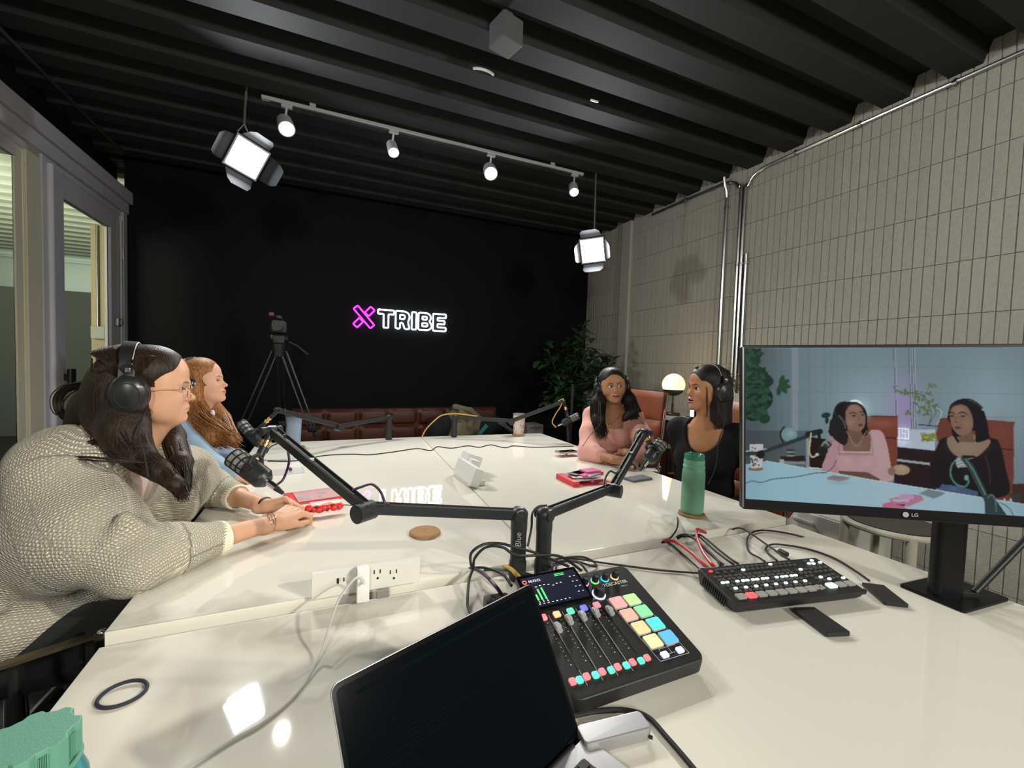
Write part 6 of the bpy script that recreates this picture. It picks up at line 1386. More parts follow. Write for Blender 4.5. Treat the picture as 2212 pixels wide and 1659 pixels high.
t = thing('vase', (vx, vy, .895), 'clear glass vase with leafy green sprigs on the credenza behind the monitor edge', 'vase')
MB().lathe([(.04, .895), (.055, .90), (.06, 1.0), (.055, 1.12), (.06, 1.15), (.057, 1.15), (.052, 1.12), (.057, 1.0), (.050, .905), (0.001, .902)], 30, Matrix.Translation((vx, vy, 0)), caps=False).build('glass', mat('pale_vase_glass', (.75, .74, .68), .08, alpha=.45), t)
rr = random.Random(12); st = MB(); lf = MB()
for k, (du, dv) in enumerate([(1545, 792), (1556, 800), (1575, 796), (1583, 818), (1598, 812), (1566, 812), (1605, 800), (1592, 838), (1610, 825)]):
    e = Vector(atx(du, dv, 3.12+rr.uniform(-.06, .06))); b0 = Vector((vx+rr.uniform(-.02, .02), vy+rr.uniform(-.02, .02), 1.05)); m_ = (b0+e)/2+Vector((0, rr.uniform(-.04, .04), .06))
    path = spline([b0, m_, e], 6); st.tube(path, .0028, 6)
    for q in path[5:]:
        for _ in range(2):
            d_ = Vector((rr.uniform(-1, 1), rr.uniform(-1, 1), rr.uniform(-.2, 1))).normalized(); L = rr.uniform(.020, .038); s_ = d_.orthogonal().normalized()*L*.3; q0 = Vector(q)
            n_0 = len(lf.v); lf.add([q0, q0+d_*L*.5+s_, q0+d_*L, q0+d_*L*.5-s_], [(0, 1, 2, 3)])
st.build('stems', mat('stem_brown', (.10, .08, .04), .7), t); lf.build('leaves', mat('sprig_green', (.16, .20, .055), .6), t, smooth=False)

# potted rubber plant in the corner
def plant():
    cx_, cy_ = 2.66, 4.35; rr = random.Random(21)
    t = thing('potted_tree', (cx_, cy_, 0), 'tall dark green rubber plant in the back right corner', 'plant')
    MB().lathe([(.14, 0), (.17, .02), (.20, .34), (.185, .35), (.175, .31), (.001, .30)], 32, Matrix.Translation((cx_, cy_, 0)), caps=False).build('pot', mat('dark_pot', (.03, .03, .03), .5), t)
    tr = MB(); lf = MB()
    tips = []
    base = Vector((cx_, cy_, .3)); top = Vector((cx_-.12, cy_, 1.15)); tr.tube(spline([base, (cx_-.04, cy_+.02, .7), top], 6), [.018]*7+[.016]*5+[.014], 8)
    tar = [(1262, 700), (1230, 735), (1205, 762), (1182, 752), (1172, 790), (1190, 815), (1215, 800), (1245, 775), (1275, 752), (1300, 765), (1322, 778), (1300, 800), (1265, 812), (1235, 830), (1205, 845), (1225, 862), (1258, 850), (1285, 830), (1310, 815), (1195, 870), (1250, 730), (1285, 790), (1330, 795), (1268, 872)]
    for u, v in tar:
        e = Vector(aty(u, v, cy_+rr.uniform(-.32, .30))); e.x = min(e.x, 3.16); m_ = top.lerp(e, .5)+Vector((0, 0, -.05)); tr.tube(spline([top+Vector((0, 0, rr.uniform(-.25, .1))), m_, e], 5), .004, 6)
        nl = rr.randint(20, 26)
        for k in range(nl):
            a = rr.uniform(0, 2*PI); el = rr.uniform(-.3, .9); d_ = Vector((math.cos(a)*math.cos(el), math.sin(a)*math.cos(el), math.sin(el)))
            L = rr.uniform(.13, .19); w_ = L*.21; q0 = m_.lerp(e, rr.uniform(.25, 1.0))+Vector((rr.gauss(0, .03), rr.gauss(0, .03), rr.gauss(0, .03))); sd = d_.cross(Vector((0, 0, 1))).normalized(); up = sd.cross(d_)
            dr = Vector((0, 0, -1)); P = []
            for i, (tt, ww) in enumerate(((0, .08), (.2, .65), (.45, 1), (.7, .9), (.9, .42), (1, .02))):
                c0 = q0+d_*(L*tt)+dr*(L*.28*tt*tt); P += [c0-sd*w_*ww+up*w_*ww*.18, c0, c0+sd*w_*ww+up*w_*ww*.18]
            if max(v_.x for v_ in P) > 3.40: continue
            fs = []
            for i in range(5): fs += [(3*i, 3*i+1, 3*i+4, 3*i+3), (3*i+1, 3*i+2, 3*i+5, 3*i+4)]
            lf.add(P, fs)
    tr.build('trunk', mat('trunk_grey_brown', (.10, .08, .06), .8), t); lf.build('foliage', mat('rubber_leaf', (.045, .105, .040), .32, noise=(9, .6)), t, angle=1.2)
plant()

# sofa along the back wall
t = thing('sofa', (.85, 4.6, 0), 'long tufted brown leather sofa against the black back wall', 'sofa')
m_sofa = mat('brown_leather', (.110, .034, .018), .36, bump=(200, .25), noise=(5, .75))
X0, X1 = -.30, 1.92; npn = 7; pwid = (X1-X0)/npn
for r_ in range(2):
    for k in range(npn):
        M = Matrix.Translation((X0+pwid*(k+.5), 4.90, .445+.178*(r_+.5))) @ Matrix.Rotation(PI/2, 4, 'X')
        pillow(M, pwid-.004, .176, .16, 8, 6, .5).build('back_cushion', m_sofa, t)
for k in range(npn): pillow(Matrix.Translation((X0+pwid*(k+.5), 4.48, .37)), pwid-.004, .68, .17, 8, 8, .4).build('seat_cushion', m_sofa, t)
MB().box(*span(X0, X1, 4.86, 5.03, .08, .79), bev=.02).box(*span(X0, X1, 4.15, 4.95, .08, .30), bev=.01).build('frame', m_sofa, t)
for x in (X0+.05, X1-.05):
    for y in (4.22, 4.95): MB().cyl((x, y, 0), (x, y, .085), .018, seg=12).build('leg', m_chr, t)

# camera tripod
t = thing('tripod', (-.345, 4.0, 0), 'tall black camera tripod with twin-tube legs before the dark wall', 'tripod')
tc = Vector((-.345, 4.0, 1.40)); m_tube = mat('tripod_tube', (.045, .047, .05), .25, metal=.6)
MB().cyl(tc+Vector((0, 0, -.07)), tc+Vector((0, 0, .03)), .035, .045, seg=20).build('spider', m_blk, t)
for dx, dy in ((-.52, -.12), (.52, -.20), (.02, .55)):
    e = Vector((tc.x+dx, tc.y+dy, 0.0)); s_ = tc+Vector((dx*.06, dy*.06, -.03)); d_ = (e-s_); sd = d_.cross(Vector((0, 1, .2))).normalized()*.020
    lg = MB().cyl(s_-sd, s_.lerp(e, .46)-sd*1.1, .0075, seg=10).cyl(s_+sd, s_.lerp(e, .46)+sd*1.1, .0075, seg=10).cyl(s_.lerp(e, .40), s_.lerp(e, .80), .0085, seg=10).cyl(s_.lerp(e, .78), e, .007, seg=10).build('leg', m_tube, t)
    MB().box(s_.lerp(e, .46), (.07, .035, .05), bev=.008).build('leg_lock', m_blk, lg); MB().box(s_.lerp(e, .80), (.03, .03, .04), bev=.006).build('leg_lock', m_blk, lg)
    MB().sphere(e+Vector((0, 0, .012)), .014, 12, 8).build('rubber_foot', m_rub, lg)
t = thing('video_camera', (-.345, 4.0, 1.43), 'black video camera with red detail mounted on the tripod', 'camera')
MB().box(tc+Vector((0, 0, .07)), (.09, .09, .07), bev=.012).cyl(tc+Vector((-.06, 0, .08)), tc+Vector((.06, 0, .08)), .028, seg=18).build('fluid_head', m_blk, t)
MB().box(tc+Vector((.0, -.01, .17)), (.10, .16, .10), bev=.015).box(tc+Vector((.0, .0, .245)), (.04, .13, .03), bev=.01).build('body', m_face, t)
MB().cyl(tc+Vector((0, -.08, .17)), tc+Vector((0, -.17, .17)), .036, .040, seg=24).build('lens', m_blk, t)
MB().box(tc+Vector((-.05, -.06, .265)), (.035, .03, .03), bev=.006).build('red_detail', mat('dull_red', (.16, .03, .04), .5), t)
MB().tube([tc+Vector((.05, .0, .06)), tc+Vector((.14, -.06, .02)), tc+Vector((.22, -.12, -.05))], .008, 8).build('pan_handle', m_blk, t)

# things on the sofa
def lumpy(name, blobs, res, m, parent, k=.03):
    S = Sdf()
    for b in blobs:
        if len(b) == 2: S.ell(b[0], b[1], k)
        else: S.cap(b[0], b[1], b[2], b[3], k)
    V, F = S.mesh(res); return np_mesh(name, V, F, m, parent)
j0 = aty(1000, 905, 4.62)
t = thing('jacket', (j0[0], 4.6, .46), 'crumpled beige jacket heaped on the sofa', 'jacket')
blob = []; rr = random.Random(31)
blob = [((j0[0]-.02, 4.66, .66), (.17, .10, .17)), ((j0[0]+.10, 4.62, .60), (.15, .12, .12)), ((j0[0]-.08, 4.56, .52), (.14, .12, .10))]
for k in range(10):
    a = (j0[0]+rr.uniform(-.18, .18), 4.56+rr.uniform(-.06, .08), rr.uniform(.50, .84)); b_ = (a[0]+rr.uniform(-.10, .14), a[1]-.02, a[2]-rr.uniform(.08, .2)); blob.append((a, b_, .032, .022))
blob += [((j0[0]-.10, 4.60, .84), (j0[0]+.08, 4.60, .80), .035, .03), ((j0[0]+.08, 4.60, .80), (j0[0]+.20, 4.58, .70), .03, .03)]
lumpy('cloth', blob, .018, mat('khaki_cloth', (.27, .235, .155), .85, bump=(60, .6), noise=(14, .7)), t, .025)
t = thing('backpack', (j0[0]+.30, 4.5, .46), 'dark backpack with a teal strap beside the beige jacket', 'bag')
lumpy('pack', [((j0[0]+.28, 4.55, .58), (.13, .12, .13)), ((j0[0]+.34, 4.50, .64), (.09, .10, .10)), ((j0[0]-.28, 4.55, .60), (.11, .12, .14))][:2], .02, mat('black_fabric'), t)
s0 = aty(1035, 938, 4.36); s1 = aty(1052, 918, 4.36); MB().sweep([s0, s1], [(-.02, -.004), (.02, -.004), (.02, .004), (-.02, .004)], up=(0, -1, 0)).build('strap', mat('teal_webbing', (.04, .30, .27), .6), t)
t = thing('backpack', (j0[0]-.30, 4.5, .46), 'plain black bag left of the beige jacket on the sofa', 'bag')
lumpy('pack', [((j0[0]-.30, 4.55, .60), (.12, .12, .15)), ((j0[0]-.24, 4.52, .66), (.08, .10, .12))], .02, mat('black_fabric'), t)
g0 = aty(1085, 916, 4.3); g1_ = aty(1112, 936, 4.3)
t = thing('camera_bracket', (g0[0], 4.3, .5), 'grey metal bracket lying beside the backpack', 'bracket')
MB().cyl(g0, g1_, .022, .026, seg=14).box(Vector(g0), (.08, .05, .05), Matrix.Rotation(.5, 3, 'Y'), bev=.008).build('body', mat('matte_grey', (.10, .10, .11), .5), t)
b0 = aty(1147, 930, 4.35); t = thing('storage_box', (b0[0], 4.35, 0), 'pale grey box standing at the right end of the sofa', 'box')
MB().box((b0[0], 4.35, .34), (.20, .22, .66), bev=.006).build('box', mat('pale_grey_box', (.20, .21, .20), .6), t)
MB().box((b0[0], 4.235, .64), (.15, .004, .005)).build('lid_line', m_slot, t)
# thin stand pole right of the far microphone
q = atz(1236, 965, .0); pz = aty(1232, 955, 3.45)
t = thing('light_stand', (pz[0], 3.45, 0), 'thin black stand pole rising behind the far right table corner', 'stand')
MB().cyl((pz[0], 3.45, .05), (pz[0], 3.45, 1.16), .013, seg=12).build('pole', m_blk, t)
for k in range(3): a = k*2.094+.4; MB().cyl((pz[0], 3.45, .22), (pz[0]+.32*math.cos(a), 3.45+.32*math.sin(a), .012), .008, seg=8).build('leg', m_blk, t)
# clear stool with cream frame and white cabinet seen under the monitor
t = thing('stool', (2.50, 1.15, 0), 'round stool with a cream frame and smoky clear seat, seen under the monitor', 'stool')
m_cream = mat('cream_lacquer', (.45, .43, .34), .35); sc = Vector((2.50, 1.13, 0)); R_ = .185
MB().tube([(sc.x+R_*math.cos(a), sc.y+R_*math.sin(a), .615) for a in np.linspace(0, 2*PI, 40, endpoint=False)], .016, 10, closed=True).build('seat_ring', m_cream, t)
MB().lathe([(.001, .628), (R_-.01, .632), (R_-.02, .60), (.001, .595)], 40, Matrix.Translation(sc), caps=False).build('seat', mat('smoky_seat', (.03, .022, .02), .25), t)
for a in (2.35, -.8, .77, -2.35): MB().cyl((sc.x+R_*math.cos(a), sc.y+R_*math.sin(a), .61), (sc.x+(R_+.02)*math.cos(a), sc.y+(R_+.02)*math.sin(a), 0), .020, .016, seg=14).build('leg', m_cream, t)
MB().tube([(sc.x+(R_+.008)*math.cos(a), sc.y+(R_+.008)*math.sin(a), .25) for a in np.linspace(0, 2*PI, 40, endpoint=False)], .010, 8, closed=True).build('foot_ring', m_cream, t)
t = thing('drawer_unit', (2.74, 1.62, 0), 'low white drawer cabinet beyond the table, seen under the monitor', 'cabinet')
MB().box(*span(2.62, 3.1, 1.40, 1.82, .04, .52), bev=.005).build('body', mat('white_satin'), t)
for k in range(2): d_ = MB().box(*span(2.607, 2.62, 1.41, 1.81, .06+k*.23, .28+k*.23), bev=.002).build('drawer', mat('white_satin'), t); MB().box(*span(2.597, 2.607, 1.55, 1.67, .22+k*.23, .235+k*.23), bev=.001).build('handle', m_alu, d_)

# ------------------------------------------------------------------ people
def ypr(yaw, pitch=0, roll=0): return rot_ypr(yaw, pitch, roll)
def torso_ops(S, R, T, sc, d=0.0, bust=.060, hips=True, w=1.0, k=.04, arms=True):
    """seated trunk in its own frame, origin at the base of the neck; d = cloth thickness"""
    S.frame(R, T, sc)
    S.cap((-.155*w, -.012, -.055), (.155*w, -.012, -.055), .046+d, .046+d, .05)
    S.ell((0, -.005, -.030), (.085*w+d, .055+d, .055+d), .05)
    S.ell((0, .005, -.160), (.140*w+d, .092+d, .150+d), k)
    for s in (-1, 1): S.ell((s*.070*w, .062, -.190), (bust+d, bust*.95+d, bust+d), .035)
    S.ell((0, .008, -.330), (.125*w+d, .095+d, .130+d), k)
    if hips:
        S.ell((0, -.015, -.480), (.165*w+d, .130+d, .120+d), k)
def hand_ops(S, wrist, d, n, thumb_side, curls, sc=1.0, thumb=(.55, .65, -.35), spread=.10, k=.0055):
    """d toward the knuckles, n out of the back of the hand; curls = bend angles per finger (deg) at the three joints"""
    S.frame(); d = np.array(d, float); d /= np.linalg.norm(d); n = np.array(n, float); n -= d*(n@d); n /= np.linalg.norm(n)
    l = np.cross(d, n)*thumb_side; W = np.array(wrist, float)
    P = lambda a, b, c: W+(d*a+l*b+n*c)*sc
    offs = [.028, .0095, -.0095, -.0270]; lens = [.080, .084, .080, .073]; seg = [(.040, .025, .019), (.044, .028, .020), (.041, .026, .020), (.032, .020, .017)]
    S.cap(P(-.03, 0, 0), P(.012, 0, 0), .0235*sc, .022*sc, .012)
    for i in range(4):
        S.cap(P(.004, offs[i]*.55, 0), P(lens[i]*.97, offs[i], .001), .0145*sc, .0112*sc, .010)
    S.ell(P(.035, .006, -.006), (.030*sc,)*3, .012) if False else S.cap(P(.015, .004, -.006), P(.060, .002, -.006), .016*sc, .013*sc, .012)
    S.cap(P(.010, .020, -.008), P(.040, .030, -.012), .0150*sc, .0125*sc, .012)
    for i in range(4):
        p = P(lens[i], offs[i], .001); a = math.radians(0); r = [.0092, .0094, .0090, .0080][i]*sc; cur = curls[i]
        lat = l*math.sin(spread*(1.2-i*.8))
        for j in range(3):
            a += math.radians(cur[j]); dr = (d*math.cos(a)-n*math.sin(a)+lat); dr /= np.linalg.norm(dr); q = p+dr*seg[i][j]*sc
            S.cap(p, q, r, r*.93, k if j else .008); p = q; r *= .92
    t0 = P(.030, .032, -.010); td = d*thumb[0]+l*thumb[1]+n*thumb[2]; td /= np.linalg.norm(td)
    t1 = t0+td*.034*sc; td2 = td*.8+d*.45-l*.25-n*.10; td2 /= np.linalg.norm(td2); t2 = t1+td2*.028*sc
    S.cap(P(.016, .022, -.008), t0, .0135*sc, .0118*sc, .010).cap(t0, t1, .0112*sc, .0098*sc, .006).cap(t1, t2, .0098*sc, .0080*sc, .004)
    S.frame()
def tubes_mesh(paths, seg=4):
    b = MB()
    for pts, rs in paths:
        sp = spline(pts, 4); n = len(sp); R_ = [float(np.interp(i/(n-1), np.linspace(0, 1, len(rs)), rs)) for i in range(n)]
        b.tube(sp, R_, seg)
    return b
def hairmat(name, c, c2=None, rough=.50):
    if name in MATS: return MATS[name]
    m = mat(name, c, rough, spec=.25); nt = m.node_tree; b = nt.nodes['Principled BSDF']
    tc = nt.nodes.new('ShaderNodeTexCoord'); mp = nt.nodes.new('ShaderNodeMapping'); mp.inputs['Scale'].default_value = (260, 260, 12)
    n = nt.nodes.new('ShaderNodeTexNoise'); n.inputs['Scale'].default_value = 1.0; n.inputs['Detail'].default_value = 3
    nt.links.new(tc.outputs['Object'], mp.inputs[0]); nt.links.new(mp.outputs[0], n.inputs['Vector'])
    bp = nt.nodes.new('ShaderNodeBump'); bp.inputs['Strength'].default_value = .55; bp.inputs['Distance'].default_value = .003
    nt.links.new(n.outputs['Fac'], bp.inputs['Height']); nt.links.new(bp.outputs[0], b.inputs['Normal'])
    rp = nt.nodes.new('ShaderNodeMixRGB'); c2 = c2 or tuple(x*.45 for x in c)
    rp.inputs[1].default_value = (*c2, 1); rp.inputs[2].default_value = (*c, 1); mp2 = nt.nodes.new('ShaderNodeMapRange'); mp2.inputs[1].default_value = .38; mp2.inputs[2].default_value = .62
    nt.links.new(n.outputs['Fac'], mp2.inputs[0]); nt.links.new(mp2.outputs[0], rp.inputs[0]); nt.links.new(rp.outputs[0], b.inputs['Base Color'])
    return m
def hair_cap(S, R, T, sc, low=.0, w=1.0, side=.064, fy=.118):
    S.frame(R, T, sc)
    S.ell((0, -.022, .044), (.079*w, .096, .078), .02); S.ell((0, .012, .050), (.0745*w, .077, .0730), .02); S.ell((0, -.055, -.01), (.076*w, .064, .09), .03)
    S.ell((0, fy, -.002-low), (side, .078, .082), .010, sub=True); S.ell((0, .085, -.055), (side, .072, .07), .012, sub=True)
def comb(paths, R, T, sc, rr, n, part=.0, r=.0017, low=.0, end=(.083, -.035, -.02), y1=.070):
    """fine strands combed from the parting over each side of the head"""
    for k in range(n):
        s = 1 if rr.random() < .5 else -1; u = rr.random(); y0 = y1-.15*u; z0 = .104+.018*math.sin(min(1, u*1.6)*PI/2)-.05*max(0, u-.7)
        f = max(0, 1-u*2.4)                                   # near the forehead the strands run along the hairline
        a = [(part+s*.003, y0, z0), (part+s*(.040-.006*f), y0-.012-.012*f, z0-.014-.010*f), (s*(.072-.004*f), y0*.55-.020*f-.01, .055-.008*f+rr.uniform(-.006, .006)), (s*end[0], end[1]+rr.uniform(-.03, .03), end[2]+rr.uniform(-.02, .02))]
        paths.append(([T+R @ (np.array(q)*sc*1.004)+np.array([rr.gauss(0, .0008) for _ in range(3)]) for q in a], [r*.5, r*1.4, r*1.6, r*1.5]))
def hair_build(S, paths, res, m, parent, name='hair'):
    V, F = S.mesh(res); me_v = [tuple(v) for v in V]; n = len(me_v); tb = tubes_mesh(paths)
    b = MB(); b.v = me_v+tb.v; b.f = [tuple(int(i) for i in f) for f in F]+[tuple(i+n for i in f) for f in tb.f]
    o = b.build(name, m, parent, angle=1.5); o.modifiers.clear(); return o
def headphones(R, T, sc, label, gm=1.0, up=.112, back=-.012, side=.086, cupr=.046, wire=None, cy=0.0):
    T = np.array(T); L = lambda p: Vector((R @ (np.array(p, float)*sc)+T).tolist())
    t = thing('headphones', L((0, back, up)), label, 'headphones', 'headphones worn by the women')
    pts = [L((side*math.sin(a)*1.0, back, .005+(up)*max(0, math.cos(a))**.8+(-.0))) for a in np.linspace(-1.45, 1.45, 25)]
    xd = Vector((R @ np.array([0, 1, 0])).tolist())
    b = MB(); n = len(pts); vs = []; fs = []
    for i, p in enumerate(pts):
        a = (pts[min(i+1, n-1)]-pts[max(i-1, 0)]).normalized(); nn = xd.cross(a).normalized()
        w_ = .015*sc*(1 if abs(i-n//2) < 8 else .75)
        for (s1, s2) in ((-w_, -.003*sc), (w_, -.003*sc), (w_, .004*sc), (-w_, .004*sc)): vs.append(tuple(p+xd*s1+nn*s2))
    for i in range(n-1):
        for k in range(4): fs.append((i*4+k, i*4+(k+1) % 4, i*4+4+(k+1) % 4, i*4+4+k))
    fs += [(0, 1, 2, 3), tuple(range((n-1)*4, n*4))]
    hb = b.add(vs, fs).build('headband', m_blk, t)
    MB().tube([p+xd*.015*sc for p in pts[3:-3]], .0016*sc, 6).build('metal_rim', m_alu, hb)
    for s in (-1, 1):
        c = L((s*side, cy, -.008)); ax = Vector((R @ np.array([s, -.05, 0.0])).tolist()).normalized(); upv = Vector((R @ np.array([0, 0, 1])).tolist()); r = cupr*sc
        M = frame(c, upv, ax) @ Matrix.Diagonal((1.18, .92, 1, 1))
        cp = MB().lathe([(r*.80, -.004*sc), (r*.98, .002*sc), (r, .012*sc), (r*.86, .022*sc), (r*.55, .028*sc), (.0001, .029*sc)], 36, M, caps=False)
        ec = cp.build('ear_cup', mat('satin_black', (.016, .016, .017), .3), t)
        MB().lathe([(r*.62, .026*sc), (r*.60, .0285*sc), (r*.56, .0285*sc)], 36, M, caps=False).build('rim_ring', m_blk, ec)
        MB().lathe([(r*.5, -.020*sc), (r*.85, -.021*sc), (r*.99, -.013*sc), (r*.92, -.002*sc), (r*.5, -.001*sc)], 36, M, caps=False).build('ear_cushion', mat('soft_black_pad', (.02, .02, .02), .55), t)
        MB().tube([c+ax*.014*sc+upv*r*1.05, c+ax*.010*sc+upv*r*1.30, L((s*side*.985, back, .068))], .0075*sc, 10, flat=1.6).build('yoke', m_blk, t)
        MB().box(c+ax*.012*sc+upv*r*1.42, (.012*sc, .02*sc, .012*sc), bev=.002).build('slider_clip', m_chr, t)
    if wire:
        MB().tube(spline([tuple(L((wire[0]*side, .005, -.05)))]+[tuple(p) for p in wire[1]], 8), .0019, 6).build('wire', m_rub, t)
    return t
def teeth(R, T, sc, parent, w=.014, z=-.0555):
    P = [(x, .0855-.25*x*x/.014, z+dz) for dz in (-.0022, .0030) for x in np.linspace(-w, w, 9)]
    V = [tuple(R @ (np.array(p)*sc)+np.array(T)) for p in P]; f = [(i, i+1, 9+i+1, 9+i) for i in range(8)]
    o = MB().add(V, f).build('teeth', mat('tooth_white', (.62, .58, .52), .3), parent); so_ = o.modifiers.new('s', 'SOLIDIFY'); so_.thickness = .002
SWM = {}
def knit_mat(name, c, scale=95, strength=.9, c2=.55):
    m = mat(name, c, .9, sheen=.25, spec=.15); nt = m.node_tree; b = nt.nodes['Principled BSDF']
    at = nt.nodes.new('ShaderNodeAttribute'); at.attribute_name = 'knit'
    sep = nt.nodes.new('ShaderNodeSeparateXYZ'); nt.links.new(at.outputs['Vector'], sep.inputs[0])
    def math_(op, a, b_=None, v=None):
        n = nt.nodes.new('ShaderNodeMath'); n.operation = op
        if hasattr(a, 'is_linked'): nt.links.new(a, n.inputs[0])
        else: n.inputs[0].default_value = a
        if b_ is not None:
            if hasattr(b_, 'is_linked'): nt.links.new(b_, n.inputs[1])
            else: n.inputs[1].default_value = b_
        return n.outputs[0]
    # staggered little loops: rows along v, each row shifted by half a stitch
    u = math_('MULTIPLY', sep.outputs[0], scale); v = math_('MULTIPLY', sep.outputs[1], scale*1.25)
    nz = nt.nodes.new('ShaderNodeTexNoise'); nz.inputs['Scale'].default_value = 9; nt.links.new(at.outputs['Vector'], nz.inputs['Vector'])
    wob = math_('MULTIPLY', math_('SUBTRACT', nz.outputs['Fac'], .5), 3.5); v = math_('ADD', v, wob)
    nz2 = nt.nodes.new('ShaderNodeTexNoise'); nz2.inputs['Scale'].default_value = 70; nt.links.new(at.outputs['Vector'], nz2.inputs['Vector']); wob2 = math_('MULTIPLY', math_('SUBTRACT', nz2.outputs['Fac'], .5), 1.3); u = math_('ADD', u, wob2); v = math_('ADD', v, math_('MULTIPLY', wob2, -.8))
    row = math_('FLOOR', v); sh = math_('MULTIPLY', math_('MODULO', math_('ADD', row, 4000.0), 2.0), .5); uu = math_('ADD', u, sh)
    fu = math_('SUBTRACT', math_('FRACT', uu), .5); fv = math_('SUBTRACT', math_('FRACT', v), .5)
    fv2 = math_('ADD', fv, math_('MULTIPLY', math_('MULTIPLY', fu, fu), 1.1))           # arched loop
    d = math_('ADD', math_('MULTIPLY', fu, fu), math_('MULTIPLY', math_('MULTIPLY', math_('SUBTRACT', fv2, .12), 1.9), math_('SUBTRACT', fv2, .12)))
    h = math_('SUBTRACT', 1.0, math_('MULTIPLY', d, 4.2)); hc = nt.nodes.new('ShaderNodeClamp'); nt.links.new(h, hc.inputs[0])
    bp = nt.nodes.new('ShaderNodeBump'); bp.inputs['Strength'].default_value = strength; bp.inputs['Distance'].default_value = .006
    nt.links.new(hc.outputs[0], bp.inputs['Height']); nt.links.new(bp.outputs[0], b.inputs['Normal'])
    mx = nt.nodes.new('ShaderNodeMixRGB'); mx.inputs[1].default_value = (*[x*c2 for x in c], 1); mx.inputs[2].default_value = (*c, 1)
    mr = nt.nodes.new('ShaderNodeMapRange'); mr.inputs[1].default_value = .0; mr.inputs[2].default_value = .45; nt.links.new(hc.outputs[0], mr.inputs[0]); nt.links.new(mr.outputs[0], mx.inputs[0]); nt.links.new(mx.outputs[0], b.inputs['Base Color'])
    return m
def knit_coords(V, bones):
    """stitch coordinates: round the nearest bone and along it"""
    best = np.full(len(V), 9.0); U = np.zeros((len(V), 3))
    for k, (a, b, r, ref) in enumerate(bones):
        a = np.array(a, float); b = np.array(b, float); ab = b-a; L = np.linalg.norm(ab); ax = ab/L; t = (V-a) @ ax; tc = np.clip(t, 0, L); Q = V-a-ax*t[:, None]
        dist = np.linalg.norm(V-a-ax*tc[:, None], axis=1)/r; e1 = np.array(ref, float); e1 -= ax*(e1@ax); e1 /= np.linalg.norm(e1); e2 = np.cross(ax, e1)
        th = np.arctan2(Q@e2, Q@e1); m = dist < best; best[m] = dist[m]; U[m, 0] = (th*r)[m]+k*3; U[m, 1] = t[m]+k*1.37
    return U
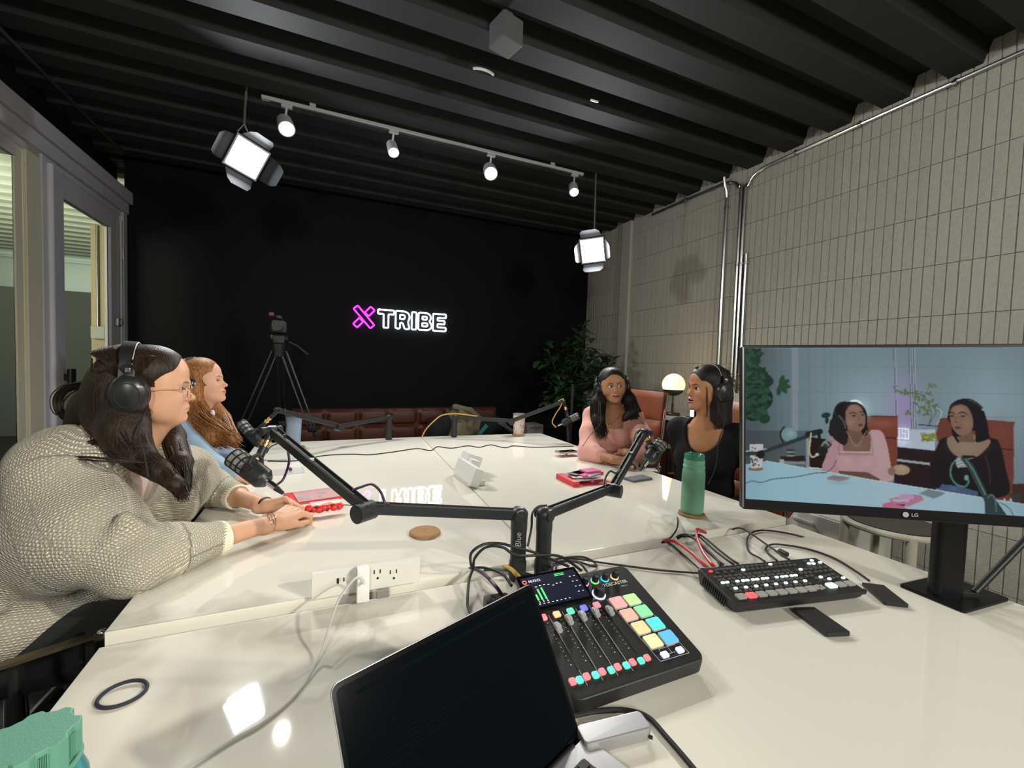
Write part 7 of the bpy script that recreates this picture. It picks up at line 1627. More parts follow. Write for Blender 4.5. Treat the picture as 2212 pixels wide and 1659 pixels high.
# ===== woman in the cream sweater
def woman_cream():
    T = atd(323, 838, 1.235); R = ypr(9, -2, 3); sc = .985
    t = thing('person', (-.85, 1.6, 0), 'woman in cream knit sweater with long dark hair and glasses, hands clasped on the table', 'person')
    nb = T+np.array([-.105, .01, -.185]); RT = ypr(14, -24, 0)
    shR = np.array([-.600, 1.425, .985]); elR = np.array(atz(328, 1205, .80)); elR = np.array([-.43, 1.335, .800]); wrR = np.array(atz(592, 1128, .788))
    shL = np.array([-.515, 1.745, .985]); elL = np.array([-.40, 1.985, .800]); wrL = np.array(atz(577, 1093, .790))
    op = dict(full=1, lip=.85, jaw=1.08, wide=1.03, nose=.93, blush=.2, chin=.002, lid=.85, browth=.8)
    def body(S):
        head_ops(S, R, T, sc, op); S.frame()
        S.cap(R @ np.array([0, -.022, -.060])+T, nb+np.array([.0, 0, .01]), .053, .062, .03); S.cap(R @ np.array([0, .035, -.088])+T, nb+np.array([.055, 0, -.02]), .028, .045, .03)
        S.cap(nb+np.array([0, 0, .0]), np.array([-.72, 1.60, .78]), .09, .14, .05); S.cap((-.72, 1.60, .78), (-.86, 1.62, .55), .15, .17, .05); S.cap(shR+[0, .02, -.02], shL+[0, -.02, -.02], .05, .05, .05)
        S.chain([shR, elR, wrR], [.052, .040, .0245], .02); S.chain([elR, elR*.55+wrR*.45], [.042, .036], .02); S.chain([shL, elL, wrL], [.052, .040, .0245], .02); S.cap(elL, elL*.55+wrL*.45, .042, .036, .02)
        kR = np.array(atz(640, 1102, .800)); dR = kR-wrR
        hand_ops(S, wrR, dR, (-.15, -.55, .85), 1 if True else -1, [(35, 55, 30), (40, 60, 35), (45, 62, 35), (50, 62, 35)], 1.06, thumb=(.80, .35, -.2))
        kL = np.array(atz(632, 1085, .802)); dL = kL-wrL
        hand_ops(S, wrL, dL, (-.15, .70, .65), -1, [(30, 45, 30), (35, 50, 30), (40, 55, 30), (45, 55, 30)], .98, thumb=(.70, .55, -.1))
    S = Sdf(); body(S)
    fine = [(T-.135, T+.135, .0024), (np.minimum(wrR, wrL)-[.05, .05, .05], np.maximum(wrR, wrL)+[.16, .12, .05], .0032)]
    V, F = S.mesh(.010, fine)
    sk = np.array((.60, .335, .215)); C_ = paint_head(V, R, T, sc, sk, (.53, .25, .19), (.06, .035, .022), op)
    np_mesh('body', V, F, skin_mat('light_skin'), t, C_)
    eyeballs(R, T, sc, (.0, 1, -.02), (.06, .035, .02), t)
    # sweater
    S = Sdf(); S.frame()
    S.ell((-.80, 1.60, .62), (.235, .245, .165), .06); S.ell((-.70, 1.58, .82), (.200, .225, .17), .06); S.ell((-.58, 1.60, .93), (.115, .19, .10), .05)
    S.cap(shR+[-.02, .03, -.02], shL+[-.02, -.03, -.02], .085, .085, .05); S.ell(nb+np.array([-.060, -.02, -.010]), (.115, .17, .095), .05)
    mR = elR*.42+wrR*.58; mL = elL*.50+wrL*.50
    S.chain([shR+[0, .02, -.02], (shR+elR)/2+[-.02, .0, -.02], elR+[0, -.0, .004]], [.098, .108, .080], .05); S.ell((shR+elR)/2+[-.08, .05, -.05], (.12, .12, .13), .05)
    S.chain([elR+[0, 0, .004], elR*.6+mR*.4+[0, 0, .004], mR], [.080, .064, .044], .03)
    S.chain([shL+[0, -.02, -.02], (shL+elL)/2, elL+[0, 0, .004]], [.095, .090, .068], .05); S.chain([elL+[0, 0, .004], mL], [.066, .046], .03); S.ell((shL+elL)/2+[-.03, -.06, -.06], (.10, .10, .12), .05)
    # folds hanging from the armpit and pooling at the elbow
    rr = random.Random(4)
    for k in range(9):
        a = shR*(.8-k*.02)+elR*(.2+k*.02)+np.array([-.03+.004*k, -.075+.012*k, -.03-.012*k]); b_ = elR+np.array([.02-.015*k, -.035+.004*k, -.045+.006*k]); S.cap(a, (a+b_)/2+[-.015, -.012, 0], .012, .015, .02); S.cap((a+b_)/2+[-.015, -.012, 0], b_, .015, .010, .02)
    for k in range(5): S.cap(elR*.75+mR*.25+np.array([.0, -.045+.004*k, .02+.012*k])*.9, elR+np.array([-.04+.01*k, -.05, .05+.02*k]), .008, .014, .02)
    for k in range(7): z = .53+.045*k; S.cap((-.78+.02*k, 1.36+.004*k, z), (-1.0+.01*k, 1.40, z-.04), .012, .016, .03)
    # cuts: under the chin, cuffs, hem
    S.ell(nb+np.array([.060, .0, .055]), (.072, .080, .105), .012, sub=True); S.cap(nb+[.01, 0, .045], T+[-.03, 0, -.1], .064, .066, .012, sub=True); S.cap(nb+[.09, 0, .04], nb+[.135, 0, -.10], .050, .018, .02, sub=True)
    dR_ = (wrR-elR)/np.linalg.norm(wrR-elR); dL_ = (wrL-elL)/np.linalg.norm(wrL-elL)
    def cutter(m, dr):
        M_ = m.copy(); D_ = dr.copy()
        S.ops.append((lambda x, y, z: np.maximum(-((x-M_[0])*D_[0]+(y-M_[1])*D_[1]+(z-M_[2])*D_[2]), np.sqrt((x-M_[0])**2+(y-M_[1])**2+(z-M_[2])**2)-.14), M_-.15, M_+.15, .004, True))
    cutter(mR, dR_); cutter(mL, dL_)
    S.plane((0, 0, .535), (.0, 0, -1), .02)
    V, F = S.mesh(.0085, [((-.75, 1.2, .72), (-.15, 1.7, 1.06), .006)])
    bones = [((-.86, 1.62, .45), (-.60, 1.60, 1.1), .21, (-1, 0, 0)), (shR, elR, .09, (0, 1, .3)), (elR, wrR, .055, (0, 1, 0)), (shL, elL, .08, (0, 1, .3)), (elL, wrL, .055, (0, 1, 0))]
    np_mesh('sweater', V, F, knit_mat('cream_knit', (.78, .72, .57), 125, .9, .42), t, attrs={'knit': knit_coords(V, bones)})
    # ribbed cuffs
    for m_, dr, r0 in ((mR, dR_, .046), (mL, dL_, .047)):
        ax = Vector(dr.tolist()); Q = Matrix.Translation(Vector(m_.tolist())) @ ax.to_track_quat('Z', 'Y').to_matrix().to_4x4(); nseg = 132; vs = []; fs = []
        for j, (zz, rr_) in enumerate(((-.040, r0*1.0), (-.02, r0*1.03), (-.004, r0*1.02), (.002, r0*.99), (.0015, r0*.91), (-.02, r0*.90))):
            for i in range(nseg): a = 2*PI*i/nseg; rad = rr_+(.0013 if (i//2) % 2 else 0)*(j < 4); vs.append((rad*math.cos(a), rad*math.sin(a)*.95, zz))
        for j in range(5):
            for i in range(nseg): fs.append((j*nseg+i, j*nseg+(i+1) % nseg, (j+1)*nseg+(i+1) % nseg, (j+1)*nseg+i))
        MB().add(vs, fs, Q).build('cuff', mat('cream_rib', (.74, .69, .55), .9), t)
    # pale undershirt at the throat, black trousers
    S = Sdf(); S.ell(nb+np.array([.02, 0, -.09]), (.085, .10, .09), .03); V, F = S.mesh(.010); np_mesh('undershirt', V, F, mat('blush_cotton', (.50, .38, .34), .8), t)
    S = Sdf()
    for s in (-.10, .10): S.chain([(-.88, 1.62+s, .53), (-.48, 1.60+s*1.3, .55), (-.44, 1.60+s*1.3, .10)], [.12, .085, .06], .03); S.ell((-.38, 1.60+s*1.3, .05), (.12, .045, .045), .02)
    S.cap((-.90, 1.52, .54), (-.90, 1.72, .54), .13, .13, .05)
    V, F = S.mesh(.016); np_mesh('trousers', V, F, mat('black_denim', (.010, .011, .012), .85), t)
    # hair
    S = Sdf(); hair_cap(S, R, T, sc, -.014, 1.0, .068, .100)
    S.frame(); P = lambda u, v, d: np.array(atd(u, v, d))
    S.chain([T+[-.07, -.02, .0], P(222, 890, 1.24), P(190, 950, 1.24), P(120, 1000, 1.25)], [.066, .068, .055, .030], .03); S.chain([T+[-.06, -.04, -.03], P(250, 905, 1.19), P(262, 965, 1.16)], [.055, .060, .035], .03)
    S.chain([P(120, 1000, 1.25), P(60, 1045, 1.25), P(22, 1100, 1.24), P(8, 1150, 1.22)], [.028, .020, .012, .004], .02)
    S.chain([T+[-.03, -.055, -.04], P(268, 930, 1.15), P(300, 985, 1.13)], [.050, .050, .036], .03)
    S.chain([P(300, 985, 1.13), P(345, 1018, 1.12), P(378, 1045, 1.11), P(395, 1066, 1.10)], [.032, .024, .016, .005], .02); S.chain([T+[.0, .075, -.05], P(375, 945, 1.30), P(393, 1000, 1.22), P(400, 1050, 1.16)], [.03, .028, .024, .008], .02)
    paths = []; rr = random.Random(6)
    J = lambda s: np.array([rr.gauss(0, s) for _ in range(3)])
    def sph(r): v = J(1.0); return v/np.linalg.norm(v)*r
    for k in range(170):                         # falling over the back
        s0 = T+R @ np.array([rr.uniform(-.07, .07), -.080+rr.uniform(-.03, .02), rr.uniform(-.02, .09)]); o_ = sph(1); paths.append(([s0, P(215, 888, 1.24)+o_*.062, P(186, 952, 1.24)+o_*.050, P(118, 1002, 1.24)+o_*.030, P(58, 1048, 1.24)+o_*.020, P(18+rr.uniform(-12, 16), 1115, 1.23)+o_*.010], [.0015, .0022, .0022, .0018, .0013, .0006]))
    for k in range(150):                         # over the near shoulder to the chest
        s0 = T+R @ np.array([.070, -.02+rr.uniform(-.04, .01), rr.uniform(-.06, .0)]); o_ = sph(1); paths.append(([s0, P(264, 922, 1.15)+o_*.050, P(300, 985, 1.13)+o_*.037, P(345, 1018, 1.12)+o_*.026, P(378, 1046, 1.11)+o_*.018, P(396+rr.uniform(-12, 10), 1070+rr.uniform(-10, 14), 1.10)+o_*.008], [.0015, .0022, .0022, .0018, .0014, .0006]))
    for k in range(90):
        o_ = sph(1); paths.append(([T+R @ np.array([-.05, .02, -.06]), P(374, 945, 1.30)+o_*.028, P(392, 1000, 1.22)+o_*.026, P(400+rr.uniform(-8, 8), 1056+rr.uniform(-10, 14), 1.15)+o_*.012], [.0018, .0022, .0020, .0006]))
    comb(paths, R, T, sc, rr, 420, y1=.046)
    for k in range(160):                         # side hair from the temple back over the ear
        z = rr.uniform(-.005, .078)
        for s in (1, -1):
            a = [(s*(.069-z*.16), .026-z*.04, z+.014), (s*(.0795-z*.13), .008, z+.018), (s*.083, -.04, z), (s*.06, -.100, z-.03)]
            paths.append(([T+R @ (np.array(q)*sc*1.004)+J(.0008) for q in a], [.0008, .0022, .0024, .0022]))
    for k in range(50):                         # stray loop behind the head
        o_ = J(.0045); paths.append(([P(190, 830, 1.22)+o_, P(150, 838, 1.22)+o_, P(126, 862, 1.22)+o_, P(132, 895, 1.22)+o_, P(165, 905, 1.22)+o_, P(190, 915, 1.22)+o_], [.002, .0018, .0016, .0016, .0018, .002]))
    for k in range(14): o_ = J(.003); paths.append(([P(215, 950, 1.12)+o_, P(160, 972, 1.10)+o_, P(122, 982, 1.11)+o_, P(210, 984+k, 1.05)+o_, P(320, 1000, 1.08)], [.0010, .0010, .0008, .0008, .0006]))
    hair_build(S, paths, .0065, hairmat('dark_brown_hair', (.030, .019, .013)), t)
    # glasses, headphones, jewellery
    L = lambda p: Vector((R @ (np.array(p, float)*sc)+T).tolist())
    g = thing('eyeglasses', L((0, .10, 0)), 'thin gold-rimmed eyeglasses worn by the woman in cream', 'glasses')
    m_gold = mat('rose_gold', (.80, .50, .32), .2, metal=1)
    for s in (-1, 1):
        rim = [L((s*(.032+.0255*math.copysign(abs(math.cos(a))**.7, math.cos(a))), .0985-.30*max(0, math.cos(a)*.0255)*.6, -.005+.0215*math.copysign(abs(math.sin(a))**.7, math.sin(a)))) for a in np.linspace(0, 2*PI, 36, endpoint=False)]
        MB().tube(rim, .0009, 6, closed=True).build('rim', m_gold, g)
        MB().add([tuple(v) for v in rim], [tuple(range(36))]).build('lens', mat('spectacle_lens', (.9, .9, .95), .03, alpha=.10, coat=1), g, smooth=False)
        MB().tube([L((s*.0565, .0950, .006)), L((s*.068, .088, .006)), L((s*.077, .04, .004)), L((s*.080, .0, -.002))], .0010, 6).build('temple', m_gold, g)
    MB().tube([L((-.008, .100, .003)), L((0, .1025, .006)), L((.008, .100, .003))], .0009, 6).build('bridge', m_gold, g)
    headphones(R, T, sc, 'black over-ear headphones worn by the woman in cream, nearest the camera', side=.096, cupr=.047, up=.124, back=-.042, cy=-.028, wire=(1, [tuple(P(300, 935, 1.10)), tuple(P(312, 985, 1.08)), tuple(P(320, 1030, 1.07))]))
    def ring(c, ax, r, rt, n=40, jit=0): 
        ax = Vector(ax).normalized(); e1 = ax.orthogonal().normalized(); e2 = ax.cross(e1); return [Vector(c)+e1*r*math.cos(a)+e2*r*math.sin(a)+ax*jit*math.sin(2*a) for a in np.linspace(0, 2*PI, n, endpoint=False)]
    for k, off_ in enumerate((-.006, .0, .007)):
        w = wrR-dR_*(.018+off_); tag(MB().tube(ring(w.tolist(), (dR_+np.array([0, 0, .12*(k-1)])).tolist(), .0300, 0, 44, .002), .0012, 6, closed=True).build('bracelet', m_gold), ('thin gold bracelet on the near wrist, closest to the hand', 'thin gold bracelet on the near wrist, the middle one', 'thin gold bracelet on the near wrist, closest to the sleeve')[k] if False else ['thin gold bracelet on the near wrist, closest to the hand', 'thin gold bracelet on the near wrist, the middle one', 'thin gold bracelet on the near wrist, closest to the sleeve'][k], 'bracelet', 'gold bracelets on the near wrist')
    w = wrL-dL_*.010; wb = thing('smart_band', w, 'black rubber fitness band on the far wrist of the woman in cream', 'wristband')
    pts = ring(w.tolist(), dL_.tolist(), .0285, 0, 40); MB().tube(pts, .0055, 8, closed=True, flat=.35).build('strap', m_rub, wb)
    MB().tube(ring(tuple(L((.078, -.002, -.062))), (R @ np.array([1, 0, 0])).tolist(), .020, 0, 30), .0008, 6, closed=True).build('hoop_earring', m_gold, t)
woman_cream()

# ===== red-haired woman in light blue
def woman_auburn():
    T = atd(434, 827, 2.12); R = ypr(-2, 9, 0); sc = 1.0
    t = thing('person', (T[0]-.3, T[1], 0), 'smiling woman with long auburn hair and light blue sweater, second from the left', 'person')
    nb = T+np.array([-.055, .0, -.175]); RT = ypr(0, -12, 0)
    shR = nb+RT @ np.array([.150, -.01, -.05]); shL = nb+RT @ np.array([-.150, -.01, -.05])
    elR = np.array([-.44, T[1]-.28, .80]); wrR = np.array(atz(500, 1026, .785)); elL = np.array([-.56, T[1]+.22, .80]); wrL = np.array([-.40, T[1]+.04, .79])
    op = dict(smile=1, wide=1.02, nose=.95, blush=.5, lid=.75, browth=.8)
    S = Sdf(); head_ops(S, R, T, sc, op); S.frame()
    S.cap(R @ np.array([0, -.020, -.060])+T, nb, .047, .055, .03); S.cap(R @ np.array([0, .03, -.085])+T, nb+[.03, 0, 0], .022, .04, .03); torso_ops(S, RT, nb, .96, hips=True); S.frame()
    S.chain([shR, elR, wrR], [.046, .036, .024], .02).chain([shL, elL, wrL], [.046, .036, .024], .02)
    hand_ops(S, wrR, (.6, .5, -.05), (0, -.3, .95), 1, [(20, 25, 15)]*4, .95); hand_ops(S, wrL, (.8, -.5, -.05), (0, .2, .95), -1, [(20, 25, 15)]*4, .95)
    V, F = S.mesh(.011, [(T-.125, T+.125, .0032), (wrR-.08, wrR+.12, .005)])
    sk = np.array((.66, .37, .26)); np_mesh('body', V, F, skin_mat('fair_skin'), t, paint_head(V, R, T, sc, sk, (.55, .20, .17), (.17, .07, .035), op)); eyeballs(R, T, sc, (.25, 1, -.05), (.08, .10, .10), t)
    S = Sdf(); torso_ops(S, RT, nb, .96, d=.020); S.frame(); S.chain([shR, elR, wrR*.9+elR*.1], [.074, .058, .038], .03).chain([shL, elL, wrL], [.074, .058, .038], .03)
    S.cap(nb+[0, 0, -.01], T, .060, .06, .012, sub=True); S.ell(nb+np.array([.05, 0, .01]), (.06, .07, .07), .015, sub=True)
    for k in range(6): S.cap(shR+[.02+.01*k, -.03, -.05-.02*k], elR+[-.04+.02*k, -.02, .03], .012, .010, .02)
    V, F = S.mesh(.011); np_mesh('sweater', V, F, mat('light_blue_wool', (.25, .36, .50), .85, bump=(160, .4), noise=(20, .85), sheen=.3), t)
    S = Sdf()
    for q in (-.09, .09): S.chain([(nb[0]-.18, T[1]+q, .53), (nb[0]+.20, T[1]+q, .55), (nb[0]+.24, T[1]+q, .06)], [.10, .07, .05], .03)
    V, F = S.mesh(.02); np_mesh('trousers', V, F, mat('black_denim'), t)
    S = Sdf(); hair_cap(S, R, T, sc, -.010, 1.04, .062, .106); S.frame()
    P = lambda u, v, d: np.array(atd(u, v, d)); d0 = 2.07
    S.chain([T+R @ np.array([.060, -.01, -.02]), P(412, 880, d0), P(425, 915, d0-.02), P(465, 940, d0-.04), P(500, 950, d0-.05)], [.040, .046, .058, .050, .018], .03); S.chain([T+R @ np.array([-.05, .0, -.06]), P(480, 905, 2.2), P(498, 940, 2.12)], [.03, .035, .02], .03)
    S.chain([T+[-.05, 0, -.03], nb+[-.06, -.05, .0], nb+[-.08, -.06, -.10]], [.07, .075, .04], .03)
    paths = []; rr = random.Random(16); J = lambda q: np.array([rr.gauss(0, q) for _ in range(3)])
    def sph(r): v = J(1.0); return v/np.linalg.norm(v)*r
    for k in range(520):
        o_ = sph(1); w_ = rr.uniform(0, 6); wv = lambda i: np.array([.008*math.sin(w_+i*1.7), 0, .005*math.cos(w_+i*2)]); eu = rr.uniform(-26, 18)
        paths.append(([T+R @ np.array([.072+rr.uniform(-.006, .010), rr.uniform(-.05, .022), rr.uniform(-.02, .05)]), P(416, 872, d0)+o_*.048, P(430, 908, d0-.02)+o_*.060+wv(1), P(462+eu*.3, 934, d0-.04)+o_*.052+wv(2), P(494+eu, 955+rr.uniform(-10, 8), d0-.05)+o_*.03+wv(3)], [.0012, .0019, .0020, .0017, .0005]))
    for k in range(90):
        o_ = sph(.02); paths.append(([T+R @ np.array([-.05, .015, -.04]), P(480, 890, 2.20)+o_, P(496, 920, 2.14)+o_, P(505+rr.uniform(-12, 12), 950, 2.08)+o_*.7], [.0014, .0024, .0022, .0007]))
    comb(paths, R, T, sc*1.02, rr, 360, y1=.052)
    for k in range(110):
        z = rr.uniform(-.03, .075)
        for q in (1, -1): a = [(q*(.070-z*.12), .040-z*.05, z+.014), (q*(.082-z*.12), .010, z+.006), (q*.088, -.02, z-.03), (q*.080, -.04, z-.08)]; paths.append(([T+R @ (np.array(w_)*sc)+J(.0008) for w_ in a], [.0008, .0022, .0026, .0022]))
    hair_build(S, paths, .008, hairmat('auburn_hair', (.40, .185, .070), (.17, .062, .020), .50), t)
    hp_ = headphones(R, T, sc, 'slim dark headphones half hidden in the auburn hair', side=.070, cupr=.034, up=.122, back=-.02, cy=-.02)
    c = P(459, 893, 2.05); MB().sphere(c, .017, 16, 10, (.6, .5, 1)).build('earring', m_white, t)
woman_auburn()

def bare_arm(S, pts, rs): S.chain([np.array(p) for p in pts], rs, .02)
# ===== woman in pink
def woman_pink():
    T = atd(1322, 836, 2.83); R = ypr(-113, 4, 5); sc = 1.015
    t = thing('person', (T[0]+.1, T[1], 0), 'woman in pink square-neck top with headphones, forearms resting on the table', 'person')
    nb = T+np.array([.030, .020, -.145]); RT = ypr(-135, -2, 0); ts = .97
    sh = [nb+RT @ np.array([q*.143, -.012, -.060]) for q in (1, -1)]
    elR = np.array(atd(1272, 978, 2.72)); elR[2] = max(elR[2], .785); wrR = np.array(atz(1334, 994, .790)); elL = np.array(atd(1400, 985, 2.62)); wrL = np.array(atz(1352, 978, .815))
    op = dict(open=.9, lip=1.3, nose=.85, wide=1.02, jaw=.96, lid=1.2, browth=1.15, blush=.2, shadow=.5)
    S = Sdf(); head_ops(S, R, T, sc, op); S.frame(); S.cap(R @ np.array([0, -.020, -.060])+T, nb, .046, .054, .03); S.cap(R @ np.array([0, .03, -.085])+T, nb+RT @ np.array([0, .03, 0]), .022, .04, .03)
    torso_ops(S, RT, nb, ts, w=.92); S.frame(); S.chain([sh[0], elR, wrR], [.046, .036, .024], .02).chain([sh[1], elL, wrL], [.046, .036, .024], .02)
    hand_ops(S, wrL, (np.array(atz(1335, 962, .82))-wrL), (-.3, -.5, .8), -1, [(25, 30, 20), (28, 32, 22), (30, 36, 24), (34, 40, 24)], .98); hand_ops(S, wrR, np.array(atz(1385, 992, .80))-wrR, (-.2, -.1, .95), 1, [(35, 45, 30)]*4, .90)
    V, F = S.mesh(.012, [(T-.12, T+.12, .0030), (wrL-.10, wrL+.10, .005)]); sk = np.array((.36, .175, .095))
    np_mesh('body', V, F, skin_mat('brown_skin'), t, paint_head(V, R, T, sc, sk, (.40, .13, .12), (.018, .012, .010), op)); eyeballs(R, T, sc, (-.42, 1, .05), (.03, .018, .012), t); teeth(R, T, sc, t, .012)
    S = Sdf(); torso_ops(S, RT, nb, ts, d=.014, bust=.066, w=.92); S.frame()
    m1 = elR*.62+wrR*.38; m2 = elL*.50+wrL*.50
    S.chain([sh[0]+[0, 0, -.005], (sh[0]+elR)/2, elR, m1], [.056, .066, .066, .050], .03).chain([sh[1]+[0, 0, -.005], (sh[1]+elL)/2, elL, m2], [.056, .066, .068, .054], .03)
    rr = random.Random(9)
    for k in range(5): a = sh[1]*(.9-.1*k)+elL*(.1+.1*k); S.cap(a+RT @ np.array([.05, .05, 0]), a+RT @ np.array([.02, .075, -.10]), .010, .010, .02); a = sh[0]*(.9-.1*k)+elR*(.1+.1*k); S.cap(a+RT @ np.array([-.05, .05, 0]), a+RT @ np.array([-.02, .07, -.10]), .010, .010, .02)
    S.frame(RT, nb, ts)       # square neckline
    S.fn(lambda x, y, z: np.maximum(np.maximum(np.abs(x)-.080, -.118-z), -y-.02), (-.12, -.05, -.16), (.12, .20, .12), .008, sub=True)
    S.cap((0, -.01, -.02), (0, .0, .12), .062, .062, .012, sub=True)
    S.chain([(-.084, .085, -.124), (-.04, .118, -.128), (0, .120, -.128), (.04, .118, -.128), (.084, .085, -.124)], [.008]*5, .006)
    for k in range(22):
        x = -.08+k*.0076; S.ell((x, .118-abs(x)**2*5.0+.004*math.sin(k*2.1), -.130+.006*math.sin(k*2.4)), (.006, .008, .012), .004)
    V, F = S.mesh(.012, [(nb-[.2, .2, .22], nb+[.2, .2, .05], .006)]); np_mesh('blouse', V, F, mat('dusty_pink_cotton', (.58, .285, .235), .8, bump=(120, .35), sheen=.2), t)
    S = Sdf()
    for q in (-.09, .09): c_ = nb+RT @ np.array([q, -.02, 0]); c_[2] = .53; S.chain([c_, c_+np.array([-.25, -.12, .01]), c_+np.array([-.27, -.14, -.46])], [.10, .07, .05], .03)
    V, F = S.mesh(.02); np_mesh('trousers', V, F, mat('black_denim'), t)
    S = Sdf(); hair_cap(S, R, T, sc, .0, 1.04, .057); S.frame()
    P = lambda u, v, d: np.array(atd(u, v, d)); D = 2.80
    S.chain([T+R @ np.array([.070, -.01, -.01]), P(1292, 870, D), P(1292, 905, D-.06), P(1303, 938, D-.10)], [.034, .045, .040, .014], .03).chain([T+R @ np.array([-.070, -.01, -.01]), P(1358, 862, D), P(1366, 890, D-.04), P(1350, 905, D-.06)], [.034, .040, .034, .016], .03); S.chain([P(1366, 870, D+.02), P(1382, 888, D)], [.03, .012], .03)
    S.chain([T+R @ np.array([0, -.06, -.05]), nb+RT @ np.array([0, -.075, -.03])], [.07, .06], .03)
    paths = []; J = lambda q: np.array([rr.gauss(0, q) for _ in range(3)])
    def sph(r): v = J(1.0); return v/np.linalg.norm(v)*r
    for k in range(170): o_ = sph(1); paths.append(([T+R @ np.array([.075, rr.uniform(-.04, .01), rr.uniform(-.02, .05)]), P(1292, 868, D)+o_*.046, P(1292, 905, D-.06)+o_*.043, P(1303+rr.uniform(-8, 8), 940+rr.uniform(-10, 8), D-.10)+o_*.02], [.0016, .0028, .0028, .0008]))
    for k in range(150): o_ = sph(1); paths.append(([T+R @ np.array([-.075, rr.uniform(-.04, .01), rr.uniform(-.02, .05)]), P(1358, 862, D)+o_*.040, P(1366, 888, D-.04)+o_*.036, P(1356+rr.uniform(-8, 24), 904+rr.uniform(-8, 2), D-.05)+o_*.014], [.0016, .0028, .0028, .0008]))
    comb(paths, R, T, sc*1.02, rr, 360, .004)
    hair_build(S, paths, .008, hairmat('black_hair', (.014, .010, .009)), t)
    headphones(R, T, sc, 'black headphones worn by the woman in pink', side=.088, cupr=.042, up=.124, back=-.012, wire=(1, [tuple(P(1297, 880, D-.1)), tuple(P(1296, 915, D-.16)), tuple(P(1275, 940, D-.18)), tuple(P(1258, 965, D-.2))]))
    for q in (1, -1): MB().tube([T+R @ (np.array([q*.075+.012*math.sin(a), .004, -.058+.014*math.cos(a)])*sc) for a in np.linspace(0, 2*PI, 16, endpoint=False)], .002, 6, closed=True).build('hoop_earring', m_brass, t)
    MB().tube([tuple(nb+RT @ np.array([x, .075+.055*(1-abs(x)/.06), -.03-.055*(1-(abs(x)/.06)**1.5)])) for x in np.linspace(-.06, .06, 15)], .0012, 6).sphere(nb+RT @ np.array([0, .118, -.100]), .005, 10, 6, (1, 1, 1.8)).build('necklace', m_brass, t)
woman_pink()

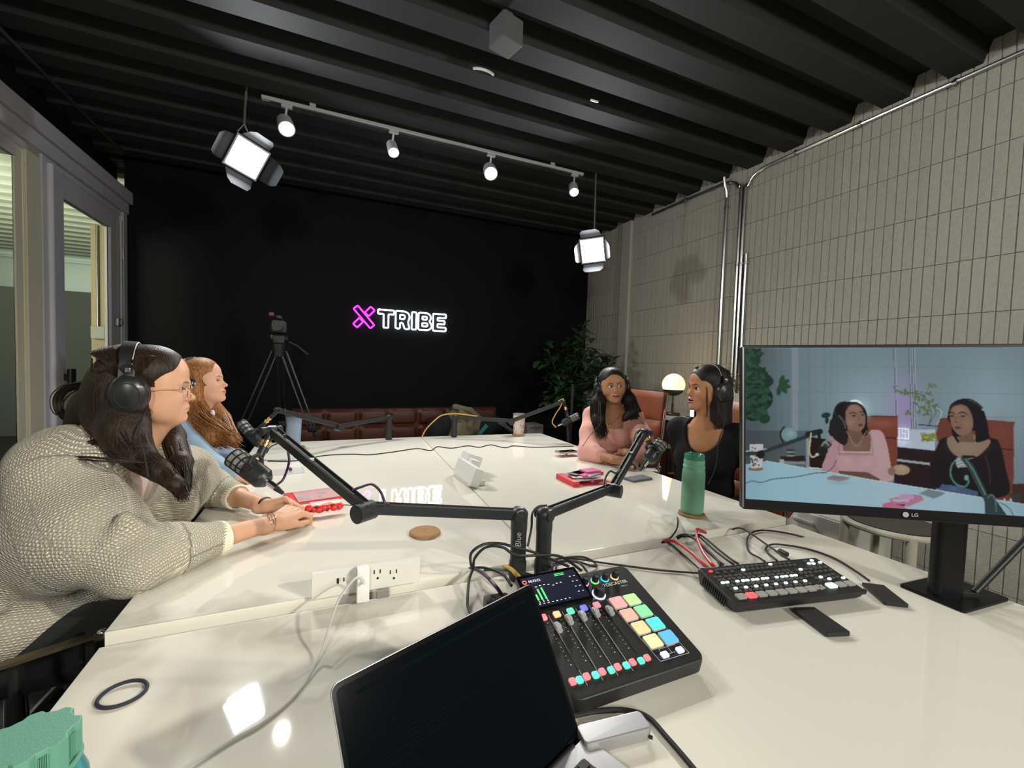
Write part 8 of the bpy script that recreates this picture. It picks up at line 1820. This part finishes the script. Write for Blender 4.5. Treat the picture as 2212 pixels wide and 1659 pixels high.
# ===== woman in black
def woman_black():
    T = atd(1528, 841, 2.25); R = ypr(167, 1, 0); sc = 1.03
    t = thing('person', (T[0]+.1, T[1], 0), 'woman in black scoop-neck top and jeans with headphones, beside the monitor', 'person')
    nb = T+np.array([.035, .015, -.178]); RT = ypr(-158, -3, 0); ts = 1.0
    sh = [nb+RT @ np.array([q*.160, -.012, -.055]) for q in (1, -1)]
    elR = np.array([1.93, 1.86, .70]); wrR = np.array([1.84, 1.72, .63]); elL = np.array([1.98, 1.40, .72]); wrL = np.array([1.85, 1.52, .63])
    op = dict(open=.75, lip=1.35, nose=.95, wide=.99, jaw=.98, lid=1.15, chin=-.004, browth=1.25, blush=.15, shadow=.5)
    S = Sdf(); head_ops(S, R, T, sc, op); S.frame(); S.cap(R @ np.array([0, -.020, -.060])+T, nb, .046, .056, .03); S.cap(R @ np.array([0, .03, -.085])+T, nb+RT @ np.array([0, .03, 0]), .022, .04, .03)
    torso_ops(S, RT, nb, ts); S.frame(); S.chain([sh[0], elR, wrR], [.048, .038, .025], .02).chain([sh[1], elL, wrL], [.048, .038, .025], .02)
    S.frame(RT, nb, ts)
    for q in (1, -1): S.cap((q*.012, .050, -.040), (q*.120, .025, -.018), .010, .010, .012)     # collarbones
    S.frame()
    hand_ops(S, wrR, (-.6, -.7, -.1), (0, 0, 1), 1, [(25, 30, 20)]*4, .95); hand_ops(S, wrL, (-.6, .7, -.1), (0, 0, 1), -1, [(25, 30, 20)]*4, .95)
    V, F = S.mesh(.012, [(T-.12, T+.12, .0030), (nb-[.16, .16, .12], nb+[.16, .16, .03], .006)]); sk = np.array((.36, .165, .075))
    np_mesh('body', V, F, skin_mat('tan_brown_skin'), t, paint_head(V, R, T, sc, sk, (.36, .13, .12), (.018, .012, .010), op)); eyeballs(R, T, sc, (.12, 1, .02), (.03, .018, .012), t); teeth(R, T, sc, t, .012)
    S = Sdf(); torso_ops(S, RT, nb, ts, d=.016, bust=.064); S.frame(); S.chain([sh[0], elR, wrR], [.062, .060, .040], .03).chain([sh[1], elL, wrL], [.062, .060, .040], .03)
    for k in range(6): S.cap(sh[0]+RT @ np.array([-.02, .06, -.10-.03*k]), nb+RT @ np.array([.02, .10, -.24-.03*k]), .007, .006, .02)
    S.frame(RT, nb, ts); S.ell((0, .075, -.010), (.098, .12, .135), .008, sub=True); S.ell((0, -.02, .035), (.085, .085, .06), .01, sub=True)
    V, F = S.mesh(.012, [(nb-[.2, .2, .20], nb+[.2, .2, .03], .006)]); np_mesh('top', V, F, mat('black_jersey', (.007, .007, .008), .85, spec=.2, bump=(90, .2)), t)
    S = Sdf()
    for q, dy in ((.10, .08), (-.10, -.08)): c_ = nb+RT @ np.array([q, -.02, 0]); c_[2] = .53; S.chain([c_, c_+np.array([-.34, dy*.3, .025]), c_+np.array([-.36, dy*.3, -.46])], [.105, .078, .055], .03)
    V, F = S.mesh(.016); np_mesh('jeans', V, F, mat('blue_denim', (.07, .13, .24), .85, bump=(300, .5), noise=(30, .6)), t)
    S = Sdf(); hair_cap(S, R, T, sc, .0, 1.04, .056)
    for q in (1, -1): S.cap((q*.074, -.02, .0), (q*.070, -.045, -.15), .030, .040, .03)
    S.cap((0, -.07, -.05), (0, -.085, -.15), .06, .055, .04); S.cap((.068, .020, .010), (.066, .016, -.10), .016, .012, .02); S.cap((-.062, .0, -.03), (-.060, .0, -.145), .018, .010, .02); S.plane((0, 0, -.185), (0, 0, -1), .004)
    S.frame(); rr = random.Random(19); J = lambda q: np.array([rr.gauss(0, q) for _ in range(3)]); paths = []
    comb(paths, R, T, sc*1.02, rr, 420, .006, end=(.086, -.04, -.04))
    for k in range(320):
        a0 = -PI/2+rr.uniform(-1.75, 1.75); rx, ry = .090, .080; x, y = rx*math.cos(a0), ry*math.sin(a0)-.012
        a = [(x*.95, y*.95, .02), (x*1.02, y*1.02, -.05), (x*1.04, y*1.05, -.12), (x*1.02, y*1.06, -.182+rr.uniform(-.006, .008))]; paths.append(([T+R @ (np.array(w_)*sc)+J(.0015) for w_ in a], [.0022, .0032, .0032, .0018]))
    for k in range(10):
        a = [(-.050, .058, .060), (-.068, .052, .01), (-.070, .045, -.06), (-.068, .040, -.135)]; paths.append(([T+R @ (np.array(w_)*sc)+J(.0025) for w_ in a], [.0008, .0011, .0010, .0005]))
    hair_build(S, paths, .007, hairmat('black_hair', (.014, .010, .009)), t)
    P = lambda u, v, d: np.array(atd(u, v, d))
    headphones(R, T, sc, 'black headphones worn by the woman in black, beside the monitor', side=.092, cupr=.043, up=.121, back=-.030, cy=-.022, wire=(-1 if False else 1, [tuple(P(1562, 900, 2.10)), tuple(P(1553, 950, 2.05)), tuple(P(1545, 1010, 2.02)), tuple(P(1530, 1045, 2.0))]))
woman_black()
